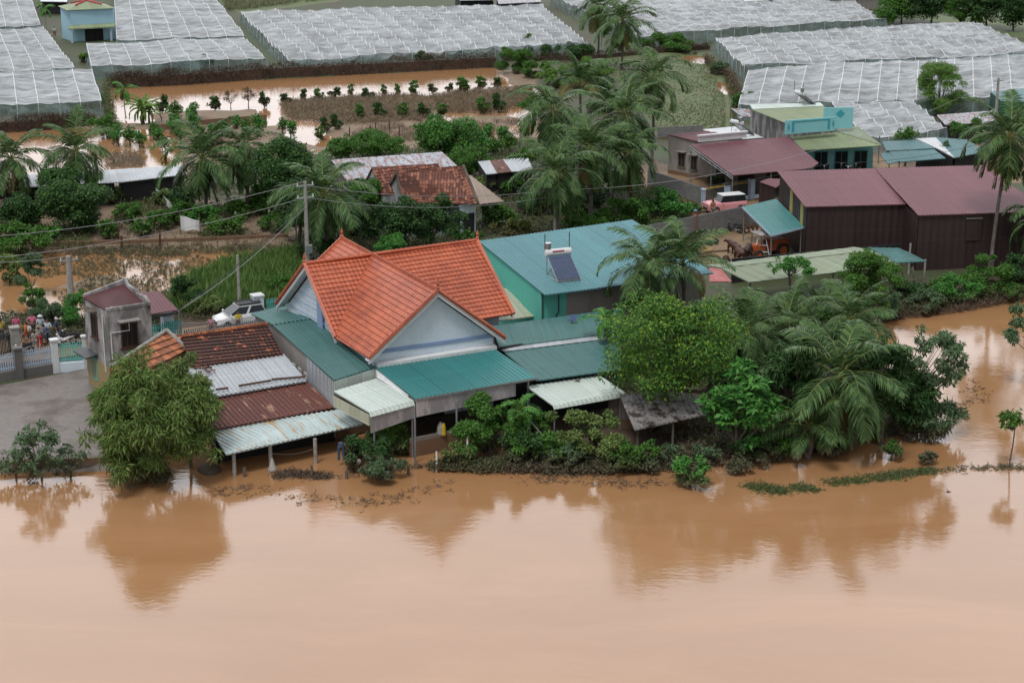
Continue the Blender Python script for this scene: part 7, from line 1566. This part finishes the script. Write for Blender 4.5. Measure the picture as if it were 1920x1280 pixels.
person('person in dark navy clothes and a white cap beside the motorbikes', 108, 639, 260, 'stand', (.03, .06, .14), (.03, .04, .07), 'cap', (.60, .60, .60))
person('person in a khaki shirt sitting low on a motorbike by the fence', 47, 664, 240, 'sit', (.33, .27, .19), (.30, .26, .22), sit=True)
person('person in a yellow shirt at the left edge behind the iron gate', 4, 640, 40, 'stand', (.55, .48, .08), (.08, .08, .10))
person('child in a white shirt between the orange and pink people', 56, 640, 150, 'stand', (.62, .64, .66), (.12, .12, .14), scale=.8)
person('person in a yellow top on the lane before the white car', 448, 622, 200, 'stand', (.65, .50, .04), (.05, .05, .07), scale=.9)
person('person in a pink top behind the lane railing', 397, 630, 170, 'stand', (.55, .25, .33), (.06, .06, .08), scale=.85)
person('person in a rust shirt and light blue hat behind the block wall', 1303, 428, 190, 'stand', (.22, .07, .05), (.05, .05, .07), 'hat', (.22, .42, .55), z0=.25)
person('person with dark hair bending at the front of the pink car', 1336, 408, 30, 'stand', (.38, .17, .08), (.25, .22, .2), z0=.25)
person('person in dark red standing in the shade of the maroon canopy', 1392, 352, 180, 'stand', (.25, .03, .04), (.04, .04, .05), z0=.3)
person('person in a white shirt standing by the path left of the small blue house', 103, 70, 200, 'stand', (.55, .58, .6), (.30, .05, .05), z0=.3)
# ---- cows
def cow_meshes():
    V_ = [(-.55, 0, 1.18), (-.15, 0, 1.12), (.35, 0, 1.12), (.62, 0, 1.22), (.92, 0, 1.30), (1.12, 0, 1.30), (1.36, 0, 1.12), (-.78, 0, 1.16), (-.88, 0, .95), (-.88, 0, .5), (.50, 0, 1.38)]
    E_ = [(0, 1), (1, 2), (2, 3), (3, 4), (4, 5), (5, 6), (0, 7), (7, 8), (8, 9), (3, 10)]
    Rr = [(.25, .27), (.29, .31), (.28, .33), (.20, .25), (.13, .16), (.12, .13), (.075, .075), .10, .035, .025, .12]
    for s in (1, -1):
        n = len(V_); V_ += [(.45, s*.19, .86), (.47, s*.20, .50), (.45, s*.20, .14), (.49, s*.20, .04)]; E_ += [(2, n), (n, n+1), (n+1, n+2), (n+2, n+3)]; Rr += [.12, .062, .045, .06]
        n = len(V_); V_ += [(-.52, s*.20, .86), (-.42, s*.21, .70), (-.66, s*.21, .46), (-.62, s*.21, .13), (-.57, s*.21, .04)]; E_ += [(0, n), (n, n+1), (n+1, n+2), (n+2, n+3), (n+3, n+4)]; Rr += [.15, .10, .055, .045, .06]
        n = len(V_); V_ += [(1.06, s*.24, 1.33)]; E_ += [(5, n)]; Rr += [(.05, .03)]
    body = skin_mesh('body', V_, E_, Rr, 2); mb = MB(); m2 = MB()
    h = []
    for s in (1, -1):
        q = MB(); q.tube([(1.08, s*.09, 1.42), (1.06, s*.20, 1.50), (1.10, s*.22, 1.62)], [.03, .022, .006], 6); o = q.build('x', MT['horn']); h.append(o.data); bpy.data.objects.remove(o)
    q = MB()
    for s in (1, -1): q.ball((1.20, s*.105, 1.28), .018, 6, 4)
    q.ball((1.42, 0, 1.10), (.05, .075, .06), 8, 6); o = q.build('x', MT['black']); fc = o.data; bpy.data.objects.remove(o); return body, h, fc
CB, CHN, CFC = cow_meshes()
def cow(label, px, py, rot, m, s=1.0):
    B = at(px, py, .3); t = thing('cow', label, 'cow', tuple(B), 'cattle in the farmyard'); me = CB.copy(); me.materials.clear(); me.materials.append(MT[m]); link('body', me, t)
    for h in CHN: link('horn', h, t)
    link('muzzle_and_eyes', CFC, t); t.rotation_euler = (0, 0, math.radians(rot)); t.scale = (s, s*1.2, s*.86)
cow('dark brown cow seen head right against the block wall', 1235, 452, 20, 'cowdark', 1.05); cow('dark cow facing the camera beside the blue tub', 1301, 476, 262, 'cowdark'); cow('brown calf lying low at the roof edge left of the dark cow', 1278, 486, 200, 'cow', .7)
cow('reddish brown cow standing left of the orange machine', 1386, 492, 100, 'cow'); cow('brown cow standing behind the reddish one', 1375, 478, 120, 'cow', .95); cow('dark cow between the reddish one and the metal frame', 1402, 486, 75, 'cowdark', .95)
# ---- wheels, cars, bikes
def wheel(parent, c, r, w_, axis=Vector((0, 1, 0)), rim='steel', spokes=False):
    c = Vector(c); a = axis.normalized(); mb = MB(); u = a.cross(Z).normalized(); v = a.cross(u); n = 18; prof = [(r*.62, -.5), (r*.92, -.5), (r, -.3), (r, .3), (r*.92, .5), (r*.62, .5)]
    rings = [[c+(u*math.cos(6.2832*k/n)+v*math.sin(6.2832*k/n))*q+a*w_*h for q, h in prof] for k in range(n)]
    for k in range(n):
        k2 = (k+1) % n
        for j in range(len(prof)): j2 = (j+1) % len(prof); mb.face([rings[k][j], rings[k][j2], rings[k2][j2], rings[k2][j]])
    wl_ = mb.build('wheel', MT['black'], parent, local=True); OFF[wl_.name] = Vector((0, 0, 0)); mb = MB()
    if spokes:
        for k in range(8): mb.tube([c, c+(u*math.cos(.785*k)+v*math.sin(.785*k))*r*.64], .012, 4)
        mb.tube([c-a*w_*.6, c+a*w_*.6], .05, 6)
    else: mb.tube([c-a*w_*.35, c+a*w_*.35], r*.63, 14); mb.tube([c-a*w_*.42, c+a*w_*.42], r*.2, 8)
    mb.build('rim', MT[rim], wl_, local=True)
def car(label, px, py, rot, paint, roofp, L=3.75, W=1.66, H=1.5, boxy=False, z0=.45, rack=False):
    B = at(px, py, z0); t = thing('car', label, 'car', tuple(B)); x0, x1 = -L/2, L/2; hw = W/2; r = .31 if not boxy else .37
    prof = [(x0, .30, .98), (x0+.06, .24, 1.0), (x0+.55, .22, 1.02), (-.3, .22, .98), (.75, .22, .95), (x1-.75, .22, .90), (x1-.25, .24, .78), (x1-.03, .30, .62)] if not boxy else [(x0, .34, 1.05), (x0+.06, .28, 1.08), (x0+.5, .27, 1.08), (-.3, .27, 1.06), (.8, .27, 1.06), (x1-.6, .27, 1.04), (x1-.12, .28, 1.0), (x1, .34, .92)]
    mb = MB(); rings = []
    for i, (x, zb_, zt2) in enumerate(prof):
        k = hw*(.90 if i in (0, len(prof)-1) else (.96 if i in (1, len(prof)-2) else 1)); rings.append([Vector((x, -k*.92, zb_)), Vector((x, -k, zb_+.14)), Vector((x, -k, zt2-.22)), Vector((x, -k*.93, zt2-.05)), Vector((x, -k*.8, zt2)), Vector((x, k*.8, zt2)), Vector((x, k*.93, zt2-.05)), Vector((x, k, zt2-.22)), Vector((x, k, zb_+.14)), Vector((x, k*.92, zb_))])
    for a_, b_ in zip(rings, rings[1:]):
        for j in range(10): j2 = (j+1) % 10; mb.face([a_[j], b_[j], b_[j2], a_[j2]])
    mb.face(rings[0][::-1]); mb.face(rings[-1]); mb.build('body', MT[paint], t, local=True, smooth=False)
    zb_ = 1.0 if not boxy else 1.07; bx0, bx1 = x0+.10, (1.08 if not boxy else .72); tx0, tx1 = (x0+.38, .22) if not boxy else (x0+.22, .45); hb_, htp = hw*.86, hw*(.70 if not boxy else .78)
    base = [Vector((bx0, -hb_, zb_)), Vector((bx1, -hb_, zb_-.03)), Vector((bx1, hb_, zb_-.03)), Vector((bx0, hb_, zb_))]; top = [Vector((tx0, -htp, H)), Vector((tx1, -htp, H)), Vector((tx1, htp, H)), Vector((tx0, htp, H))]
    mb = MB()
    for i in range(4): j = (i+1) % 4; mb.face([base[i], base[j], top[j], top[i]])
    mb.face(top); mb.build('cabin_pillars', MT['black' if boxy else roofp], t, local=True)
    ctr = Vector((0, 0, zb_+.2))
    for nm, i in (('side_window', 0), ('windscreen', 1), ('side_window', 2), ('rear_window', 3)):
        j = (i+1) % 4; q = [base[i], base[j], top[j], top[i]]; c_ = sum(q, Vector())/4; n_ = (q[1]-q[0]).cross(q[2]-q[0]).normalized(); n_ = n_ if n_.dot(c_-ctr) > 0 else -n_
        segs = [(0, 1)] if i in (1, 3) else ([(0, .48), (.52, 1)])
        for s0, s1 in segs:
            a0, a1, b0, b1 = q[0].lerp(q[1], s0), q[0].lerp(q[1], s1), q[3].lerp(q[2], s0), q[3].lerp(q[2], s1); w4 = [a0, a1, b1, b0]; cc_ = sum(w4, Vector())/4; w4 = [p.lerp(cc_, .08)+n_*.012 for p in w4]; g = MB(); g.slab(w4, n_*.01); g.build(nm, MT['glass'], t, local=True)
    mb = MB(); mb.slab([p+Vector((math.copysign(.03, p.x-0.0) if False else 0, 0, .0)) for p in [Vector((tx0-.05, -htp, H+.002)), Vector((tx1+.05, -htp, H+.002)), Vector((tx1+.05, htp, H+.002)), Vector((tx0-.05, htp, H+.002))]], (0, 0, .045)); mb.build('roof', MT[roofp], t, local=True)
    for sx in (-1, 1):
        for sy in (-1, 1): wheel(t, (sx*L*.315, sy*(hw-.07), r), r, .2)
    for sy in (-1, 1):
        mb = MB(); mb.ball((x1-.16, sy*hw*.70, .70 if not boxy else .85), (.16, .15, .09), 8, 6); mb.build('headlight', MT['lamp'], t, local=True)
        mb = MB(); mb.ball((bx1-.15, sy*(hw+.08), 1.02), (.07, .10, .07), 8, 5); mb.build('wing_mirror', MT[paint], t, local=True)
        mb = MB(); mb.slab([(x0-.01, sy*hw*.6, .75), (x0-.01, sy*hw*.85, .75), (x0-.01, sy*hw*.85, .95), (x0-.01, sy*hw*.6, .95)], (-.03, 0, 0)); mb.build('tail_light', MT['red'], t, local=True)
    mb = MB(); mb.slab([(x1-.02, -hw*.5, .38), (x1-.02, hw*.5, .38), (x1-.01, hw*.5, .58), (x1-.01, -hw*.5, .58)], (.04, 0, 0)); mb.build('grille', MT['metaldark'], t, local=True)
    if rack:
        mb = MB()
        for sy in (-1, 1): mb.tube([(tx0, sy*htp*.95, H+.16), (tx1, sy*htp*.95, H+.16)], .03, 6)
        for k in range(7): x = tx0+(tx1-tx0)*k/6; mb.tube([(x, -htp*.95, H+.16), (x, htp*.95, H+.16)], .022, 5); mb.tube([(x, -htp*.95, H+.05), (x, -htp*.95, H+.16)], .02, 5)
        mb.slab([(tx0, -htp*.9, H+.09), (tx1, -htp*.9, H+.09), (tx1, htp*.9, H+.09), (tx0, htp*.9, H+.09)], (0, 0, .03)); mb.build('roof_rack', MT['metaldark'], t, local=True)
    t.rotation_euler = (0, 0, math.radians(rot)); return t
car('white hatchback with a black roof rack on the lane behind the lean house', 450, 609, 208, 'carwhite', 'carwhite', rack=True)
car('pink off-road car with a white roof parked behind the block wall', 1358, 397, 200, 'pink', 'white', 3.9, 1.7, 1.62, True, .3)
def bike(label, px, py, rot, paint, z0=.44, grp='motorbikes'):
    B = at(px, py, z0); t = thing('motorbike', label, 'motorbike', tuple(B), grp)
    for x in (-.6, .62): wheel(t, (x, 0, .29), .29, .09, rim='metalgrey', spokes=True)
    mb = MB(); mb.tube([(-.75, 0, .62), (-.3, 0, .58), (.1, 0, .42), (.38, 0, .62), (.48, 0, .85)], [.07, .13, .12, .10, .07], 8); mb.tube([(.38, 0, .30), (.45, 0, .62)], [.13, .16], 8); mb.build('body', MT[paint], t, local=True)
    mb = MB(); mb.tube([(-.75, 0, .74), (-.4, 0, .76), (.0, 0, .70)], [.10, .13, .08], 8); mb.build('seat', MT['black'], t, local=True)
    mb = MB(); mb.tube([(.62, 0, .29), (.46, 0, .95)], .035, 6); mb.tube([(.40, -.32, 1.02), (.46, 0, .96), (.40, .32, 1.02)], .025, 6); mb.tube([(-.6, .05, .29), (-.1, .05, .33)], .035, 6); mb.build('frame', MT['metalgrey'], t, local=True)
    mb = MB(); mb.ball((.53, 0, .90), (.08, .09, .08), 8, 6); mb.build('headlight', MT['lamp'], t, local=True)
    mb = MB(); mb.tube([(.36, -.3, 1.02), (.36, -.33, 1.18)], .012, 4); mb.ball((.36, -.34, 1.2), (.02, .07, .04), 6, 4); mb.tube([(.36, .3, 1.02), (.36, .33, 1.18)], .012, 4); mb.ball((.36, .34, 1.2), (.02, .07, .04), 6, 4); mb.build('mirrors', MT['black'], t, local=True)
    t.rotation_euler = (0, 0, math.radians(rot)); return t
bike('black and white motorbike right of the person in navy', 122, 648, 215, 'carwhite'); bike('dark motorbike behind the person in navy', 102, 644, 200, 'metaldark'); bike('motorbike with pale front under the person in khaki', 44, 668, 230, 'metalgrey'); bike('dark scooter lying far right of the crowd beside the bush', 133, 644, 170, 'black')
bike('black motorbike at the left of the turquoise porch', 1548, 326, 240, 'black', .3); bike('motorbike with bright lamp in the middle of the turquoise porch', 1578, 322, 250, 'metaldark', .3); bike('motorbike near the right post of the turquoise porch', 1608, 322, 235, 'black', .3); bike('red motorbike between the two porch posts', 1592, 328, 245, 'red', .3)
bike('old motorbike parked by the wall near the tyre in the farmyard', 1375, 436, 150, 'metaldark', .3)
# ---- farm machine
B = at(1440, 480, .3); t = thing('farm_machine', 'muddy orange harvester machine under the teal canopy', 'farm machine', tuple(B))
mb = MB(); 
for (x0, y0, z0, x1, y1, z1) in ((-.2, -.7, .6, 1.5, .7, 1.5), (-1.7, -.5, .7, -.5, .5, 1.15)):
    P = [Vector((x0, y0, z0)), Vector((x1, y0, z0)), Vector((x1, y1, z0)), Vector((x0, y1, z0))]; c_ = Vector(((x0+x1)/2, (y0+y1)/2, z0)); mb.slab(P, (0, 0, (z1-z0)*.75)); mb.slab([p.lerp(c_, .12)+Z*((z1-z0)*.75+.002) for p in P], (0, 0, (z1-z0)*.25))
mb.build('body', MT['orangep'], t, local=True)
mb = MB(); mb.slab([(-1.3, -.8, 2.0), (.1, -.8, 2.0), (.1, .8, 2.0), (-1.3, .8, 2.0)], (0, 0, .08)); mb.build('cab_roof', MT['panel'], t, local=True)
for x, y in ((-1.2, -.7), (0, -.7), (-1.2, .7), (0, .7)): q = MB(); q.tube([(x, y, 1.0), (x, y, 2.0)], .03, 6); q.build('cab_post', MT['metaldark'], t, local=True)
mb = MB(); mb.box((-.5, 0, .9), (.25, 0, 0), (0, .25, 0), .15); mb.box((-.3, 0, 1.05), (.05, 0, 0), (0, .25, 0), .4); mb.build('seat', MT['black'], t, local=True)
for x, y, r in ((.9, .8, .6), (.9, -.8, .6), (-1.3, .6, .38), (-1.3, -.6, .38)): wheel(t, (x, y, r), r, .32, rim='orangep')
mb = MB(); mb.tube([(-1.9, -1.0, .5), (-1.9, 1.0, .5)], .22, 10); mb.tube([(-2.1, -1.0, .35), (-2.1, 1.0, .35)], .08, 6); mb.build('reel', MT['brownwood'], t, local=True)
t.rotation_euler = (0, 0, math.radians(25))
def torus(mb, c, R, r, axis=Z, n=20, k=8, tread=0):
    a = axis.normalized(); u = a.cross(Vector((1, 0, 0)) if abs(a.x) < .9 else Vector((0, 1, 0))).normalized(); v = a.cross(u); rg = []
    for i in range(n):
        d = u*math.cos(6.28318*i/n)+v*math.sin(6.28318*i/n); RR = R+(tread if i % 2 else 0); rg.append([Vector(c)+d*(RR+r*math.cos(6.28318*j/k))+a*r*1.1*math.sin(6.28318*j/k) for j in range(k)])
    for i in range(n):
        for j in range(k): mb.face([rg[i][j], rg[i][(j+1) % k], rg[(i+1) % n][(j+1) % k], rg[(i+1) % n][j]])
def yard(name, label, cat, px, py, fn, m, z=.35):
    B = at(px, py, z); mb = MB(); fn(mb, B); o = mb.build(name, MT[m]); 
    for v in o.data.vertices: v.co -= B
    o.location = B; setp(o, label, cat); return o
o = yard('tractor_tyre', 'big tractor tyre lying flat and heaped with hay', 'tyre', 1331, 455, lambda m, B: torus(m, B+Z*.15, .58, .18, Z, 28, 8, .04), 'black')
def heap(R, h):
    def f(m, B):
        for k in range(5):
            a_ = k*2.4; m.ball(B+Vector((math.cos(a_)*R*.35*(k > 0), math.sin(a_)*R*.3*(k > 0), 0)), (R*(.8-.1*k), R*(.7-.06*k), h*(1-.1*k)), 12, 8)
    return f
yard('hay_heap', 'hay heaped inside the flat tractor tyre', 'hay', 1331, 452, heap(.55, .35), 'hay', .45); yard('hay_heap', 'loose hay pile on the ground nearer than the tyre', 'hay', 1327, 469, heap(.7, .35), 'hay')
yard('tyre', 'black tyre leaning upright against the block wall', 'tyre', 1367, 428, lambda m, B: torus(m, B+Z*.5, .38, .13, Vector((.3, -1, .25)), 20, 8), 'black'); yard('blue_tub', 'shallow blue plastic tub in front of the dark cow', 'tub', 1304, 479, lambda m, B: m.tube([B, B+Z*.05, B+Z*.2, B+Z*.2, B+Z*.08], [.42, .46, .55, .50, .42], 18), 'bluep')
yard('sack_heap', 'grey heap of sacks against the block wall', 'sacks', 1340, 434, heap(.9, .4), 'panel'); yard('feed_tray', 'pale wooden tray on the farmyard mud near the wall', 'tray', 1265, 460, lambda m, B: m.box(B, Vector((.5, .1, 0)), Vector((-.05, .3, 0)), .15), 'oldwood')
yard('timber_beam', 'dark timber beam lying beside the loose hay', 'timber', 1345, 472, lambda m, B: m.tube([B-Vector((1, .2, 0)), B+Vector((1, .2, .05))], .1, 6), 'brownwood')
t = thing('cultivator', 'row of rusty cultivator hoops by the wall under the teal canopy', 'farm tool', tuple(at(1410, 436, .3)))
for k in range(5): q = MB(); torus(q, (k*.42-1, 0, .42), .36, .045, Vector((1, .2, 0)), 18, 6); q.build('hoop', MT['brownwood'], t, local=True)
q = MB(); q.tube([(-1.3, 0, .42), (1, 0, .42)], .04, 6); q.tube([(-1.2, -.25, .05), (-1.2, 0, .42), (-1.2, .25, .05)], .03, 5); q.build('axle', MT['metaldark'], t, local=True); t.rotation_euler = (0, 0, .4)
t = thing('metal_frame', 'white painted metal A-frame in front of the orange machine', 'frame', tuple(at(1428, 486, .3)))
q = MB()
for s in (-1, 1): q.tube([(s*.7, 0, 0), (s*.35, .35, 1.6)], .04, 6)
for k in range(4): f = k/3; q.tube([(-.7+.35*f, .35*f, 1.6*f+.05), (.7-.35*f, .35*f, 1.6*f+.05)], .03, 5)
q.build('bars', MT['white'], t, local=True)
t = thing('cart_wheel', 'small two wheeled plough cart at the roof edge of the olive shed', 'cart', tuple(at(1362, 494, .3)))
for y in (-.35, .35): wheel(t, (0, y, .3), .3, .08, rim='brownwood', spokes=True)
q = MB(); q.tube([(0, -.35, .3), (0, .35, .3)], .04, 6); q.tube([(0, 0, .3), (.9, 0, .45), (1.1, 0, .9)], .035, 6); q.build('frame', MT['brownwood'], t, local=True)
# ---- flood things near the house
yard('sack', 'pale sack hanging on the middle concrete post of the streaked roof', 'sack', 511, 883, lambda m, B: m.tube([B+Z*.02, B+Z*.12, B+Z*.4, B+Z*.8], [.26, .27, .16, .04], 10), 'tarp', 0)
yard('plastic_bag', 'small yellow plastic bag on the muddy bush', 'bag', 714, 887, lambda m, B: m.tube([B, B+Z*.1, B+Z*.28, B+Z*.36], [.10, .13, .09, .12], 8), 'yellow', .35); yard('plastic_bag', 'small white plastic bag caught in the bush left of the yellow one', 'bag', 673, 868, lambda m, B: m.ball(B+Z*.1, (.14, .12, .16), 9, 6), 'tarp', .5)
yard('feed_bag', 'white and yellow striped bag inside the store under the teal awning', 'bag', 826, 815, lambda m, B: m.tube([B, B+Z*.1, B+Z*.5, B+Z*.8], [.2, .24, .2, .08], 10), 'tarp', 1.0)
yard('feed_bag', 'second bag with yellow side leaning on the white one', 'bag', 832, 816, lambda m, B: m.tube([B, B+Z*.1, B+Z*.55, B+Z*.75], [.12, .15, .12, .06], 8), 'yellow', 1.0)
t = thing('hanging_jeans', 'pair of blue jeans hanging to dry at the right end of the streaked roof', 'jeans', tuple(at(640, 862, .35)))
q = MB()
for s in (-1, 1): q.tube([(s*.15, 0, .0), (s*.13, 0, .5), (s*.09, 0, .85)], [.07, .08, .10], 8)
q.tube([(0, 0, .82), (0, 0, 1.05)], [.17, .15], 10); q.build('legs_and_waist', MT['denim'], t, local=True)
q = MB(); A_, B_ = at(592, 840, 1.0), at(508, 850, 1.1); q.tube([A_, A_.lerp(B_, .25)-Z*.14, A_.lerp(B_, .5)-Z*.2, A_.lerp(B_, .75)-Z*.14, B_], .015, 4); o = q.build('rope', MT['oldwood']); setp(o, 'sagging rope tied between the two right concrete posts', 'rope')
yard('clay_heap', 'rounded heap of brown netting in the water beside the bamboo', 'heap', 395, 886, heap(.85, .55), 'bankmud', -.1)
for (x, y, s_) in ((1756, 318, .3), (1730, 322, .25)): pass
yard('water_barrel', 'blue barrel beside the low wall in the dark store', 'barrel', 905, 842, lambda m, B: m.tube([B, B+Z*.05, B+Z*.5, B+Z*.95, B+Z], [.27, .3, .31, .3, .26], 14), 'bluep', 0)
# mud pieces and litter in the muddy orchard
t = thing('torn_sheet', 'torn white and green tarpaulin hanging on sticks in the muddy orchard', 'tarpaulin', tuple(at(356, 440, .3)))
q = MB(); P = [Vector((x*.35-.8, math.sin(x*1.3)*.15, 0)) for x in range(6)]
for a_, b_ in zip(P, P[1:]): q.slab([a_+Z*(.4+.1*math.sin(a_.x*5)), b_+Z*(.4+.1*math.sin(b_.x*5)), b_+Z*(1.5-.25*b_.x), a_+Z*(1.5-.25*a_.x)], Vector((0, .02, 0)))
q.build('sheet', MT['white'], t, local=True)
for x in (-.8, .9): q = MB(); q.tube([(x, 0, -.2), (x, 0, 1.9)], .04, 5); q.build('stick', MT['oldwood'], t, local=True)
t = thing('torn_sheet', 'long white torn net strip fallen beside the long zinc shed', 'tarpaulin', tuple(at(305, 368, .3)))
q = MB(); P = [at(292, 352, 1.6), at(305, 366, 1.4), at(318, 378, 1.2), at(328, 388, 1.0)]; B0 = Vector(t.location)
for a_, b_ in zip(P, P[1:]): q.slab([a_-B0, b_-B0, b_-B0-Z*.7, a_-B0-Z*.8], Vector((0, .03, 0)))
q.build('sheet', MT['white'], t, local=True)
for i, (x, y, h, lab) in enumerate([(222, 452, 1.3, 'leftmost'), (300, 462, 1.4, 'second'), (228, 466, 1.1, 'shortest, leftmost front'), (442, 432, 1.7, 'thick grey'), (505, 430, 1.8, 'thick grey right'), (655, 255, 1.0, 'orchard left'), (694, 250, 1.0, 'orchard second'), (704, 250, 1.2, 'orchard third'), (730, 248, 1.3, 'orchard fourth'), (748, 255, 1.0, 'orchard rightmost')]):
    B = at(x, y, .2); q = MB(); q.tube([(B.x, B.y, -.1), (B.x+.05, B.y, .2+h)], .09 if i < 5 else .07, 6); o = q.build('fence_post', MT['concpost' if i in (3, 4) else 'brownwood']); setp(o, {0: 'leftmost wooden post of the broken orchard fence', 1: 'wooden post in front of the torn tarpaulin', 2: 'shortest wooden post at the edge of the rice plot', 3: 'thick grey post at the foot of the palm pair', 4: 'thick grey post nearest the tall utility pole', 5: 'leftmost dark stake before the vine beds', 6: 'second dark stake before the vine beds', 7: 'third dark stake before the vine beds', 8: 'fourth and tallest dark stake before the vine beds', 9: 'rightmost dark stake before the vine beds'}[i], 'post')
mb = MB(); 
bird = at(1778, 922, .9); mb.tube([bird-Vector((.12, 0, 0)), bird, bird+Vector((.15, 0, .03))], [.02, .05, .02], 6); mb.slab([bird, bird+Vector((.05, .02, 0)), bird+Vector((-.05, .3, .12))], (0, 0, .01)); mb.slab([bird, bird+Vector((.05, -.02, 0)), bird+Vector((-.05, -.3, .12))], (0, 0, .01)); o = mb.build('bird', MT['black']); setp(o, 'small dark bird flying low over the water at the right', 'bird')
mb = MB(); P = at(1083, 717, 2.9); mb.ball(P+Z*.12, (.13, .07, .08), 8, 6); mb.ball(P+Vector((.12, 0, .2)), .045, 6, 5); mb.tube([P+Vector((-.1, 0, .12)), P+Vector((-.25, 0, .1))], [.03, .01], 5); o = mb.build('bird', MT['oldwood']); setp(o, 'small brown bird perched on the pale awning', 'bird')
